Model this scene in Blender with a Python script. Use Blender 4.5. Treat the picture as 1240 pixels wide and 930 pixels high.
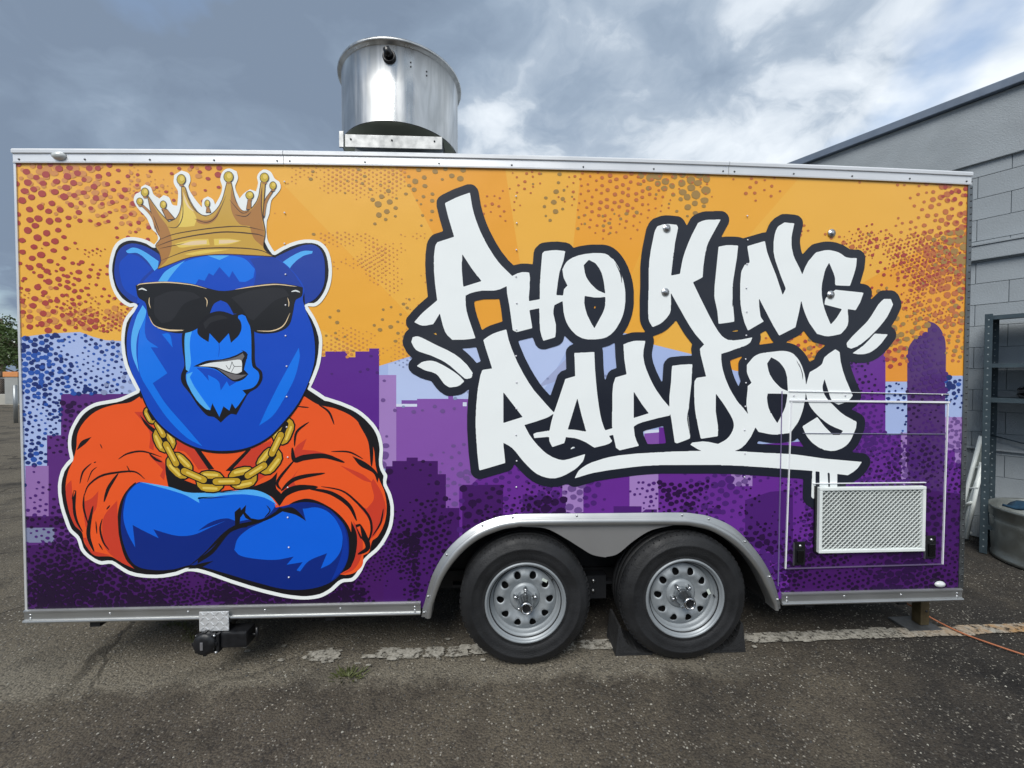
import bpy, bmesh, math, random
from mathutils import Vector, Matrix, noise
from mathutils.geometry import tessellate_polygon
R = math.radians
sc = bpy.context.scene
for o in list(bpy.data.objects): bpy.data.objects.remove(o)
col = sc.collection

# ------------------------------------------------------------------ camera
CAM_H, CAM_D, HEAD, PITCH = 1.555, 2.11, R(2.58), math.atan(10/480)
cd = bpy.data.cameras.new('camera'); cam = bpy.data.objects.new('camera', cd); col.objects.link(cam)
cd.sensor_width = 36; cd.lens = 36*480/1240; cd.clip_start = 0.02; cd.clip_end = 3000
cam.location = (0, -CAM_D, CAM_H); cam.rotation_euler = (R(90)-PITCH, 0, -HEAD)
sc.camera = cam
sc.render.resolution_x, sc.render.resolution_y = 1024, 768

# ------------------------------------------------------------------ sky
SUN_EL, SUN_AZ = R(48), R(205)          # azimuth from +Y, clockwise: behind the camera
world = bpy.data.worlds.new('World'); sc.world = world; world.use_nodes = True
nt = world.node_tree; nt.nodes.clear()
def N(t, **k):
    n = nt.nodes.new(t)
    for a, b in k.items(): setattr(n, a, b)
    return n
def L(a, b): nt.links.new(a, b)
wo = N('ShaderNodeOutputWorld'); sky = N('ShaderNodeTexSky', sky_type='NISHITA', sun_disc=False)
sky.sun_elevation = SUN_EL; sky.sun_rotation = SUN_AZ; sky.air_density = 1.2; sky.dust_density = 1.5
tc = N('ShaderNodeTexCoord'); mp = N('ShaderNodeMapping')
sep = N('ShaderNodeSeparateXYZ'); L(tc.outputs['Generated'], sep.inputs[0])
# cloud deck: project the view direction on a flat layer so clouds shrink towards the horizon
mx = N('ShaderNodeMath', operation='MAXIMUM'); mx.inputs[1].default_value = 0.0; L(sep.outputs['Z'], mx.inputs[0])
ad = N('ShaderNodeMath', operation='ADD'); ad.inputs[1].default_value = 0.42; L(mx.outputs[0], ad.inputs[0])
dv = N('ShaderNodeVectorMath', operation='DIVIDE'); cb = N('ShaderNodeCombineXYZ')
for i in range(3): L(ad.outputs[0], cb.inputs[i])
L(tc.outputs['Generated'], dv.inputs[0]); L(cb.outputs[0], dv.inputs[1])
L(dv.outputs[0], mp.inputs['Vector']); mp.inputs['Location'].default_value = (3.1, 1.7, 0.4)
n1 = N('ShaderNodeTexNoise'); n1.inputs['Scale'].default_value = 2.6; n1.inputs['Detail'].default_value = 9; n1.inputs['Roughness'].default_value = 0.56; n1.inputs['Distortion'].default_value = 0.12
n2 = N('ShaderNodeTexNoise'); n2.inputs['Scale'].default_value = 1.0; n2.inputs['Detail'].default_value = 3
nw = N('ShaderNodeTexNoise'); nw.inputs['Scale'].default_value = 3.2; nw.inputs['Detail'].default_value = 4; L(mp.outputs[0], nw.inputs['Vector'])
wsc = N('ShaderNodeVectorMath', operation='MULTIPLY_ADD'); wsc.inputs[1].default_value = (.34, .34, .34); L(nw.outputs['Color'], wsc.inputs[0]); L(mp.outputs[0], wsc.inputs[2])
L(wsc.outputs[0], n1.inputs['Vector']); L(mp.outputs[0], n2.inputs['Vector'])
# brightness of the deck: fine billows + broad patches, thinner (brighter) towards +X
def math_(op, a, b):
    n = N('ShaderNodeMath', operation=op)
    for i, v in enumerate((a, b)):
        if isinstance(v, (int, float)): n.inputs[i].default_value = v
        else: L(v, n.inputs[i])
    return n.outputs[0]
v = math_('ADD', math_('MULTIPLY', n1.outputs['Fac'], 1.18), math_('MULTIPLY', n2.outputs['Fac'], 0.30))
v = math_('ADD', math_('SUBTRACT', v, 0.225), math_('MULTIPLY', sep.outputs['X'], 0.30))
rp = N('ShaderNodeValToRGB'); L(v, rp.inputs[0])
els = rp.color_ramp.elements
els[0].position = 0.30; els[0].color = (0.175, 0.228, 0.310, 1)
els[1].position = 1.0; els[1].color = (0.88, 0.92, 0.95, 1)
for p, c in ((0.44, (0.215, 0.278, 0.368)), (0.56, (0.275, 0.345, 0.440)), (0.645, (0.36, 0.43, 0.52)), (0.72, (0.56, 0.62, 0.69)), (0.85, (0.74, 0.79, 0.84))):
    e = els.new(p); e.color = (*c, 1)
bg1 = N('ShaderNodeBackground'); bg1.inputs['Strength'].default_value = 0.09; L(sky.outputs[0], bg1.inputs['Color'])
bg2 = N('ShaderNodeBackground'); bg2.inputs['Strength'].default_value = 0.55; L(rp.outputs[0], bg2.inputs['Color'])
hole = N('ShaderNodeValToRGB'); hole.color_ramp.elements[0].position = 0.30; hole.color_ramp.elements[1].position = 0.40
n3 = N('ShaderNodeTexNoise'); n3.inputs['Scale'].default_value = 1.6; n3.inputs['Detail'].default_value = 6
mp3 = N('ShaderNodeMapping'); mp3.inputs['Location'].default_value = (7.3, 2.2, 5); L(dv.outputs[0], mp3.inputs[0]); L(mp3.outputs[0], n3.inputs['Vector']); L(n3.outputs['Fac'], hole.inputs[0])
ms = N('ShaderNodeMixShader'); L(hole.outputs[0], ms.inputs[0]); L(bg1.outputs[0], ms.inputs[1]); L(bg2.outputs[0], ms.inputs[2])
L(ms.outputs[0], wo.inputs[0])

# ------------------------------------------------------------------ sun through the cloud, exposure
sd = bpy.data.lights.new('sun', 'SUN'); so = bpy.data.objects.new('sun', sd); col.objects.link(so)
sd.energy = 1.5; sd.angle = R(35); sd.color = (1.0, 0.97, 0.92)
dirv = Vector((math.sin(SUN_AZ)*math.cos(SUN_EL), math.cos(SUN_AZ)*math.cos(SUN_EL), math.sin(SUN_EL)))
so.rotation_euler = dirv.to_track_quat('Z', 'Y').to_euler(); so.location = dirv*30
sc.view_settings.view_transform = 'Standard'; sc.view_settings.look = 'None'
sc.view_settings.exposure = 1.2; sc.view_settings.gamma = 1

# ================================================================== materials
def s2l(c): return tuple(((v/255)/12.92 if v/255 <= .04045 else ((v/255+.055)/1.055)**2.4) for v in c)
MATS = {}
def mat(name, rgb, rough=0.6, metal=0.0, spec=0.5, coat=0.0, lin=False, gain=1.0):
    if name in MATS: return MATS[name]
    m = bpy.data.materials.new(name); m.use_nodes = True; b = m.node_tree.nodes['Principled BSDF']
    c = rgb if lin else s2l(rgb)
    b.inputs['Base Color'].default_value = (*[min(x*gain, .9) for x in c], 1); b.inputs['Roughness'].default_value = rough
    b.inputs['Metallic'].default_value = metal; b.inputs['Specular IOR Level'].default_value = spec
    b.inputs['Coat Weight'].default_value = coat; b.inputs['Coat Roughness'].default_value = 0.12
    MATS[name] = m; return m
def nodes(m):
    t = m.node_tree
    def nn(ty, ins=None, **k):
        n = t.nodes.new(ty)
        for a, b in k.items(): setattr(n, a, b)
        for a, b in (ins or {}).items():
            if hasattr(b, 'node'): t.links.new(b, n.inputs[a])
            else: n.inputs[a].default_value = b
        return n
    return t, t.nodes['Principled BSDF'], nn
def ramp(nn, fac, stops):
    r = nn('ShaderNodeValToRGB', {0: fac}); e = r.color_ramp.elements
    e[0].position, e[0].color = stops[0][0], (*stops[0][1], 1); e[1].position, e[1].color = stops[-1][0], (*stops[-1][1], 1)
    for p, c in stops[1:-1]:
        x = e.new(p); x.color = (*c, 1)
    return r.outputs[0]
def worn(name, rgb, rough=.6, metal=0., amount=.25, scale=6., bump=0., bscale=60., spec=.5, coat=0., rvar=.15, lin=False):
    """base colour with soft blotches, roughness variation and fine relief"""
    m = mat(name, rgb, rough, metal, spec, coat, lin)
    t, b, nn = nodes(m)
    if t.nodes.get('done'): return m
    tcn = nn('ShaderNodeTexCoord'); tcn.name = 'done'
    n = nn('ShaderNodeTexNoise', {'Vector': tcn.outputs['Object'], 'Scale': scale, 'Detail': 6.0, 'Roughness': .6})
    c = b.inputs['Base Color'].default_value[:3]
    t.links.new(ramp(nn, n.outputs['Fac'], [(.3, tuple(x*(1-amount) for x in c)), (.7, tuple(min(x*(1+amount), .95) for x in c))]), b.inputs['Base Color'])
    n2 = nn('ShaderNodeTexNoise', {'Vector': tcn.outputs['Object'], 'Scale': scale*2.3, 'Detail': 5.0})
    mr = nn('ShaderNodeMapRange', {0: n2.outputs['Fac'], 1: .3, 2: .7, 3: max(rough-rvar, .03), 4: min(rough+rvar, 1)}); t.links.new(mr.outputs[0], b.inputs['Roughness'])
    if bump:
        n3 = nn('ShaderNodeTexNoise', {'Vector': tcn.outputs['Object'], 'Scale': bscale, 'Detail': 4.0})
        bp = nn('ShaderNodeBump', {'Strength': bump, 'Distance': .01, 'Height': n3.outputs['Fac']}); t.links.new(bp.outputs[0], b.inputs['Normal'])
    return m

M_ALU = worn('aluminium', (180, 182, 182), .38, .85, .04, 3, 0, rvar=.05)
M_ALU_W = worn('bright_aluminium', (222, 224, 226), .40, .5, .05, 3, 0, rvar=.05)
M_STEEL = mat('stainless', (196, 198, 198), .4, 1.0)
t, b, nn = nodes(M_STEEL)
tcn = nn('ShaderNodeTexCoord'); mpn = nn('ShaderNodeMapping', {0: tcn.outputs['Object'], 3: (7, 7, .25)})
n_ = nn('ShaderNodeTexNoise', {'Vector': mpn.outputs[0], 'Scale': 1.6, 'Detail': 5.0, 'Roughness': .6})
t.links.new(ramp(nn, n_.outputs['Fac'], [(.32, (.20, .20, .20)), (.5, (.42, .42, .42)), (.68, (.24, .24, .24))]), b.inputs['Roughness'])
n4 = nn('ShaderNodeTexNoise', {'Vector': tcn.outputs['Object'], 'Scale': 3.0, 'Detail': 2.0})
sm1 = nn('ShaderNodeTexNoise', {'Vector': nn('ShaderNodeMapping', {0: tcn.outputs['Object'], 3: (6, 6, 1.2)}).outputs[0], 'Scale': 1.1, 'Detail': 4.0, 'Distortion': .6})
t.links.new(ramp(nn, sm1.outputs['Fac'], [(.36, (.40, .41, .41)), (.47, (.56, .57, .57)), (.53, (.47, .48, .48)), (.66, (.66, .67, .67))]), b.inputs['Base Color'])
t.links.new(nn('ShaderNodeBump', {'Strength': .10, 'Distance': .03, 'Height': n4.outputs['Fac']}).outputs[0], b.inputs['Normal'])
M_PLATE = worn('plate_zinc', (170, 172, 172), .5, .5, .16, 12)
M_STEEL_D = worn('dull_steel', (120, 124, 126), .42, .9, .2, 8)
M_BLACK = worn('black_plastic', (22, 23, 26), .42, 0, .25, 20)
M_DARK = mat('underbody_black', (16, 17, 20), .7)
M_RUBBER = worn('tyre_rubber', (28, 29, 31), .60, 0, .42, 5, .25, 130, .4)
M_CHOCK = worn('chock_rubber', (30, 31, 33), .75, 0, .3, 15, .5, 160)
M_RIM = worn('rim_silver', (142, 148, 152), .45, .3, .05, 6, rvar=.05)
M_CHROME = mat('chrome', (190, 192, 194), .22, 1.0)
M_WHITE = worn('white_powdercoat', (222, 228, 226), .4, 0, .06, 8)
M_BOLT = mat('zinc_bolt', (190, 192, 194), .28, .9)
M_CLEAR = mat('clear_lens', (205, 210, 210), .12, 0, .6, .5)

# ================================================================== mesh builder
class MB:
    def __init__(s): s.v = []; s.f = []; s.m = []; s.sm = []
    def add(s, vs, fs, mi=0, smooth=False):
        k = len(s.v); s.v += [tuple(p) for p in vs]
        for f in fs: s.f.append(tuple(i+k for i in f)); s.m.append(mi); s.sm.append(smooth)
        return s
    def box(s, x0, x1, y0, y1, z0, z1, mi=0, M=None):
        vs = [Vector((x, y, z)) for x in (x0, x1) for y in (y0, y1) for z in (z0, z1)]
        if M: vs = [M @ p for p in vs]
        return s.add(vs, [(0, 1, 3, 2), (4, 6, 7, 5), (0, 4, 5, 1), (2, 3, 7, 6), (0, 2, 6, 4), (1, 5, 7, 3)], mi)
    def bbox(s, x0, x1, y0, y1, z0, z1, b=.004, mi=0, M=None):
        bm = bmesh.new(); bmesh.ops.create_cube(bm, size=1)
        for q in bm.verts: q.co = Vector(((x0+x1)/2+q.co.x*(x1-x0), (y0+y1)/2+q.co.y*(y1-y0), (z0+z1)/2+q.co.z*(z1-z0)))
        bmesh.ops.bevel(bm, geom=bm.edges[:], offset=b, segments=2, profile=.6, affect='EDGES')
        bm.verts.index_update(); k = [(M @ q.co if M else q.co.copy()) for q in bm.verts]; fs = [tuple(w.index for w in f.verts) for f in bm.faces]; bm.free()
        return s.add(k, fs, mi)
    def tube(s, pts, r, n=8, mi=0, caps=True):
        pts = [Vector(p) for p in pts]; rs = r if isinstance(r, (list, tuple)) else [r]*len(pts); vs = []; up = None
        for i, p in enumerate(pts):
            d = (pts[min(i+1, len(pts)-1)]-pts[max(i-1, 0)]).normalized()
            if up is None: up = Vector((0, 0, 1)) if abs(d.z) < .9 else Vector((1, 0, 0))
            a = d.cross(up).normalized(); up = a.cross(d).normalized()
            vs += [p+(a*math.cos(2*math.pi*k/n)+up*math.sin(2*math.pi*k/n))*rs[i] for k in range(n)]
        fs = [(i*n+k, i*n+(k+1) % n, (i+1)*n+(k+1) % n, (i+1)*n+k) for i in range(len(pts)-1) for k in range(n)]
        if caps: fs += [tuple(range(n-1, -1, -1)), tuple((len(pts)-1)*n+k for k in range(n))]
        return s.add(vs, fs, mi, True)
    def lathe(s, prof, c=(0, 0, 0), axis='Z', n=32, mi=0, close=False):
        """prof: (radius, along axis)"""
        vs = []
        for r, h in prof:
            for k in range(n):
                a = 2*math.pi*k/n; x, y = r*math.cos(a), r*math.sin(a)
                p = {'Z': (x, y, h), 'Y': (x, h, y), 'X': (h, x, y)}[axis]; vs.append((p[0]+c[0], p[1]+c[1], p[2]+c[2]))
        fs = [(i*n+k, i*n+(k+1) % n, (i+1)*n+(k+1) % n, (i+1)*n+k) for i in range(len(prof)-1) for k in range(n)]
        return s.add(vs, fs, mi, True)
    def prism(s, poly, y0, y1, mi=0, M=None):
        """outline in (x, z) extruded along y"""
        n = len(poly); vs = [Vector((x, y0, z)) for x, z in poly]+[Vector((x, y1, z)) for x, z in poly]
        if M: vs = [M @ p for p in vs]
        tr = tessellate_polygon([[Vector((x, z, 0)) for x, z in poly]])
        fs = [tuple(q) for q in tr]+[tuple(i+n for i in q[::-1]) for q in tr]+[(i, (i+1) % n, (i+1) % n+n, i+n) for i in range(n)]
        return s.add(vs, fs, mi)
    def mesh(s, name, mats):
        me = bpy.data.meshes.new(name); me.from_pydata(s.v, [], s.f)
        for m in (mats if isinstance(mats, (list, tuple)) else [mats]): me.materials.append(m)
        me.polygons.foreach_set('material_index', s.m); me.polygons.foreach_set('use_smooth', s.sm)
        bm = bmesh.new(); bm.from_mesh(me); bmesh.ops.recalc_face_normals(bm, faces=bm.faces[:]); bm.to_mesh(me); bm.free()
        me.update(); return me
    def build(s, name, mats, parent=None, loc=None, recalc=True):
        o = bpy.data.objects.new(name, s.mesh(name, mats)); col.objects.link(o)
        if parent: o.parent = parent
        if loc: o.location = loc
        return o
def copy_tree(o, parent=None):
    c = o.copy(); col.objects.link(c); c.parent = parent
    for ch in list(o.children): copy_tree(ch, c)
    return c
def thing(name, label, cat, loc=(0, 0, 0), rz=0, group=None):
    o = bpy.data.objects.new(name, None); col.objects.link(o); o.location = loc; o.rotation_euler.z = rz
    o.empty_display_size = .1; tag(o, label, cat, group); return o
def tag(o, label, cat, group=None):
    o['label'] = label; o['category'] = cat
    if group: o['group'] = group
    return o
def structure(o): o['kind'] = 'structure'; return o
def stuff(o): o['kind'] = 'stuff'; return o
def cam2w(X, Z):      # metres right of / ahead of the camera position -> ground coordinates
    return X*math.cos(HEAD)+Z*math.sin(HEAD), -CAM_D-X*math.sin(HEAD)+Z*math.cos(HEAD)

# ================================================================== ground
def asphalt():
    m = mat('asphalt', (70, 68, 66), .9, 0, .3); t, b, nn = nodes(m)
    tcn = nn('ShaderNodeTexCoord'); P = tcn.outputs['Object']
    big = nn('ShaderNodeTexNoise', {'Vector': P, 'Scale': .9, 'Detail': 5.0, 'Roughness': .62})
    mid = nn('ShaderNodeTexNoise', {'Vector': P, 'Scale': 5.0, 'Detail': 8.0, 'Roughness': .7})
    fine = nn('ShaderNodeTexNoise', {'Vector': P, 'Scale': 140.0, 'Detail': 3.0, 'Roughness': .7})
    sepn = nn('ShaderNodeSeparateXYZ', {0: P})
    # older, dustier tarmac to the left, newer and darker to the right
    gx = nn('ShaderNodeMapRange', {0: sepn.outputs['X'], 1: -2.5, 2: 2.6, 3: .22, 4: -.14})
    a = nn('ShaderNodeMath', {0: big.outputs['Fac'], 1: gx.outputs[0]}, operation='ADD')
    a2 = nn('ShaderNodeMath', {0: a.outputs[0], 1: nn('ShaderNodeMath', {0: mid.outputs['Fac'], 1: .45}, operation='MULTIPLY').outputs[0]}, operation='ADD')
    base = ramp(nn, a2.outputs[0], [(.44, (.024, .022, .020)), (.60, (.041, .036, .030)), (.76, (.074, .063, .048)), (.96, (.125, .107, .079))])
    # dusty strip where the old patch meets the newer tarmac (along the trailer side)
    dn = nn('ShaderNodeMath', {0: sepn.outputs['Y'], 1: nn('ShaderNodeMath', {0: mid.outputs['Fac'], 1: .35}, operation='MULTIPLY').outputs[0]}, operation='ADD')
    strip = ramp(nn, nn('ShaderNodeMapRange', {0: dn.outputs[0], 1: -.25, 2: .75}).outputs[0], [(.28, (0, 0, 0)), (.37, (1, 1, 1)), (.50, (.8, .8, .8)), (.75, (0, 0, 0))])
    lx = nn('ShaderNodeMapRange', {0: sepn.outputs['X'], 1: .9, 2: 1.6, 3: .9, 4: 0.0})
    st_ = nn('ShaderNodeMath', {0: strip, 1: lx.outputs[0]}, operation='MULTIPLY')
    mx1 = nn('ShaderNodeMix', {0: st_.outputs[0], 6: base, 7: (.185, .165, .128, 1)}, data_type='RGBA')
    # aggregate: pale and dark stones
    vor = nn('ShaderNodeTexVoronoi', {'Vector': P, 'Scale': 95.0, 'Randomness': 1.0})
    wn = nn('ShaderNodeSeparateColor', {0: vor.outputs['Color']})
    pick = nn('ShaderNodeMath', {0: wn.outputs[0], 1: .74}, operation='GREATER_THAN')
    core = nn('ShaderNodeMath', {0: vor.outputs['Distance'], 1: .42}, operation='LESS_THAN')
    pk = nn('ShaderNodeMath', {0: pick.outputs[0], 1: core.outputs[0]}, operation='MULTIPLY')
    patch = ramp(nn, nn('ShaderNodeTexNoise', {'Vector': P, 'Scale': 2.2, 'Detail': 4.0}).outputs['Fac'], [(.35, (.22, .22, .22)), (.60, (1, 1, 1))])
    pk2 = nn('ShaderNodeMath', {0: pk.outputs[0], 1: patch}, operation='MULTIPLY')
    stone = ramp(nn, wn.outputs[1], [(0, (.07, .066, .06)), (.6, (.14, .132, .115)), (1, (.42, .39, .33))])
    mx2 = nn('ShaderNodeMix', {0: pk2.outputs[0], 6: mx1.outputs[2], 7: stone}, data_type='RGBA')
    dk = nn('ShaderNodeMath', {0: wn.outputs[2], 1: .8}, operation='GREATER_THAN')
    dk2 = nn('ShaderNodeMath', {0: dk.outputs[0], 1: .45}, operation='MULTIPLY')
    mx3 = nn('ShaderNodeMix', {0: dk2.outputs[0], 6: mx2.outputs[2], 7: (.014, .014, .015, 1)}, data_type='RGBA')
    fm = nn('ShaderNodeMix', {0: 1.0, 6: mx3.outputs[2], 7: ramp(nn, fine.outputs['Fac'], [(.3, (.55, .55, .55)), (.7, (1.35, 1.35, 1.35))])}, data_type='RGBA', blend_type='MULTIPLY')
    # oil stains
    oil = ramp(nn, nn('ShaderNodeTexNoise', {'Vector': P, 'Scale': 1.7, 'Detail': 3.0, 'W': 3.0}, noise_dimensions='4D').outputs['Fac'], [(.56, (1, 1, 1)), (.68, (.42, .42, .43))])
    om_ = nn('ShaderNodeMix', {0: 1.0, 6: fm.outputs[2], 7: oil}, data_type='RGBA', blend_type='MULTIPLY')
    cv = nn('ShaderNodeTexNoise', {'Vector': P, 'Scale': 2.4, 'Detail': 5.0})
    cp_ = nn('ShaderNodeVectorMath', {0: cv.outputs['Color'], 1: (.5, .5, 0), 2: P}, operation='MULTIPLY_ADD')
    ce = nn('ShaderNodeTexVoronoi', {'Vector': cp_.outputs[0], 'Scale': .62}, feature='DISTANCE_TO_EDGE')
    cl = ramp(nn, ce.outputs['Distance'], [(.004, (.22, .21, .2)), (.012, (1, 1, 1))])
    cmk = nn('ShaderNodeMath', {0: nn('ShaderNodeMapRange', {0: sepn.outputs['X'], 1: -1.3, 2: -.8, 3: .7, 4: 0.0}).outputs[0], 1: nn('ShaderNodeMapRange', {0: sepn.outputs['Y'], 1: -.25, 2: .1, 3: 0.0, 4: 1.0}).outputs[0]}, operation='MULTIPLY')
    om2 = nn('ShaderNodeMix', {0: cmk.outputs[0], 6: om_.outputs[2], 7: cl}, data_type='RGBA', blend_type='MULTIPLY')
    t.links.new(om2.outputs[2], b.inputs['Base Color'])
    hgt = nn('ShaderNodeMath', {0: vor.outputs['Distance'], 1: -1.0}, operation='MULTIPLY')
    h2 = nn('ShaderNodeMath', {0: hgt.outputs[0], 1: fine.outputs['Fac']}, operation='ADD')
    bp = nn('ShaderNodeBump', {'Strength': .75, 'Distance': .006, 'Height': h2.outputs[0]}); t.links.new(bp.outputs[0], b.inputs['Normal'])
    return m
M_ASPH = asphalt()
g = MB()
xs = [-900, -120, -30]+[-8+i*.16 for i in range(101)]+[30, 120, 900]
ys = [-300, -30]+[-3.2+i*.16 for i in range(61)]+[20, 60, 200, 1500]
def gz(x, y):
    if not (-8 < x < 8 and -3.1 < y < 6.3): return 0
    return .006*noise.noise((x*1.3, y*1.3, 0))+.004*noise.noise((x*4, y*4, 3))-.006
g.add([(x, y, gz(x, y)) for y in ys for x in xs], [(j*len(xs)+i, j*len(xs)+i+1, (j+1)*len(xs)+i+1, (j+1)*len(xs)+i) for j in range(len(ys)-1) for i in range(len(xs)-1)], 0, True)
structure(g.build('ground', M_ASPH))

# worn parking line: flaky paint, ragged edges
def paint_mat():
    m = mat('line_paint', (190, 186, 172), .85, 0, .3); t, b, nn = nodes(m)
    P = nn('ShaderNodeTexCoord').outputs['Object']; sx = nn('ShaderNodeSeparateXYZ', {0: P})
    n = nn('ShaderNodeTexNoise', {'Vector': P, 'Scale': 9.0, 'Detail': 9.0, 'Roughness': .72})
    f = nn('ShaderNodeTexNoise', {'Vector': P, 'Scale': 60.0, 'Detail': 5.0, 'Roughness': .7})
    ye = nn('ShaderNodeMapRange', {0: sx.outputs['X'], 1: 2.3, 2: 3.2, 3: 0.0, 4: 1.0})
    ym = nn('ShaderNodeMath', {0: ye.outputs[0], 1: ramp(nn, n.outputs['Fac'], [(.4, (0, 0, 0)), (.6, (1, 1, 1))])}, operation='MULTIPLY')
    c0 = ramp(nn, f.outputs['Fac'], [(.3, (.16, .15, .125)), (.52, (.33, .315, .275)), (.75, (.46, .445, .40))])
    mx = nn('ShaderNodeMix', {0: ym.outputs[0], 6: c0, 7: (.38, .22, .09, 1)}, data_type='RGBA'); t.links.new(mx.outputs[2], b.inputs['Base Color'])
    h = nn('ShaderNodeTexNoise', {'Vector': P, 'Scale': 26.0, 'Detail': 8.0, 'Roughness': .75})
    t.links.new(ramp(nn, h.outputs['Fac'], [(.40, (.05, .05, .05)), (.50, (1, 1, 1))]), b.inputs['Alpha'])
    return m
M_LINE = paint_mat()
rnd = random.Random(5)
def line_y(x): return .095+.013*(x+1)
lm = MB()
def flake(cx, cy, lx, ly):
    n = 64; pts = []
    for k in range(n):
        a = 2*math.pi*k/n; q = 1+.45*noise.noise((cx*3+math.cos(a)*2.2, cy*7+math.sin(a)*2.2, 4))+.35*noise.noise((cx*3+math.cos(a)*9, cy*7+math.sin(a)*9, 9))+rnd.uniform(-.07, .07)
        ex = abs(math.cos(a))**.5*math.copysign(1, math.cos(a)); ey = abs(math.sin(a))**.5*math.copysign(1, math.sin(a))
        pts.append((cx+lx*ex*q, cy+ly*ey*(1+.35*(q-1)), .005+rnd.uniform(0, .0004)))
    lm.add([(cx, cy, .0056)]+pts, [(0, k+1, (k+1) % n+1) for k in range(n)])
x = -1.05
while x < 4.6:
    lx = rnd.uniform(.05, .13) if x < 1.6 else rnd.uniform(.1, .16)
    gap = rnd.uniform(-.02, .05) if x < 1.4 else -.06
    dens = .9 if x < 0 else 1
    if rnd.random() < dens: flake(x+lx, line_y(x+lx)+rnd.uniform(-.008, .008), lx, .042)
    if rnd.random() < (.9 if x > 1.4 else .5): flake(x+lx+.04, line_y(x)+rnd.uniform(-.035, .035), rnd.uniform(.02, .06), rnd.uniform(.012, .028))
    x += 2*lx+gap
for i in range(26): flake(rnd.uniform(-1.6, 1.6), .1+rnd.uniform(-.1, .12), rnd.uniform(.006, .02), rnd.uniform(.005, .012))
# lay every flake at its own tiny height so none is coplanar with its neighbour
k = 65
lm.v = [(a, b_, c+.00025*((i//k) % 12)) for i, (a, b_, c) in enumerate(lm.v)]
structure(lm.build('parking_line', M_LINE))

# loose grit
gr = MB(); rnd = random.Random(11)
for i in range(4200):
    u = rnd.random()
    y = -1.25+rnd.random()**.8*2.2; x = rnd.uniform(-3.2, 3.6)
    r = rnd.choice((.0018, .0024, .003, .004, .0052))*rnd.uniform(.7, 1.25); mi = rnd.randrange(3)
    vs = [(x+r*rnd.uniform(.7, 1.3)*cx_, y+r*rnd.uniform(.7, 1.3)*cy_, max(gz(x, y), -.01)+.001+r*.8*cz_) for cx_, cy_, cz_ in ((1, 0, 0), (0, 1, 0), (-1, 0, 0), (0, -1, 0), (.1, .1, 1))]
    gr.add(vs, [(0, 1, 4), (1, 2, 4), (2, 3, 4), (3, 0, 4)], mi)
stuff(tag(gr.build('loose_grit', [mat('grit_pale', (.30, .29, .25), .9, lin=True), mat('grit_mid', (.16, .15, .13), .9, lin=True), mat('grit_dark', (.05, .05, .05), .9, lin=True)]), 'loose pale grit scattered over the asphalt before the trailer', 'grit'))

# ================================================================== trailer
TR = thing('food_trailer', 'tandem axle food trailer wrapped in orange and purple graffiti graphics', 'trailer')
XL, XR, ZB, DEP = -2.385, 2.640, 0.345, 2.13
def ztop(x): return 2.700-.030*((x-.13)/2.5)**2        # crown of the side
ARCH_OUT = [(-0.3878,0.2720),(-0.3815,0.3165),(-0.3682,0.3608),(-0.3283,0.4979),(-0.2464,0.6341),(-0.1214,0.7429),(0.0021,0.7965),(0.0951,0.8115),(0.1840,0.8155),(0.6335,0.8120),(0.9901,0.8092),(1.0917,0.8017),(1.1939,0.7795),(1.3251,0.7132),(1.4487,0.5821),(1.5258,0.4604),(1.5651,0.3575),(1.5801,0.3014),(1.5854,0.2641)]
ARCH_IN = [(-0.3358,0.2706),(-0.3290,0.3151),(-0.3179,0.3595),(-0.2671,0.4876),(-0.1833,0.6017),(-0.0819,0.6843),(0.0330,0.7313),(0.1128,0.7456),(0.1974,0.7508),(0.6338,0.7488),(0.9768,0.7430),(1.0831,0.7334),(1.2041,0.6970),(1.3405,0.6027),(1.4406,0.4854),(1.4985,0.3823),(1.5277,0.3213),(1.5424,0.2884),(1.5475,0.2604)]
SKIRT = [(0.1503,0.7413),(0.2769,0.7306),(0.3831,0.6756),(0.4685,0.6206),(0.5328,0.5819),(0.6026,0.5666),(0.6083,0.5686),(0.6728,0.5844),(0.7587,0.6525),(0.8557,0.7098),(0.9750,0.7346)]
ARCH_MID = [((a[0]+b_[0])/2, (a[1]+b_[1])/2) for a, b_ in zip(ARCH_OUT, ARCH_IN)]

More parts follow.
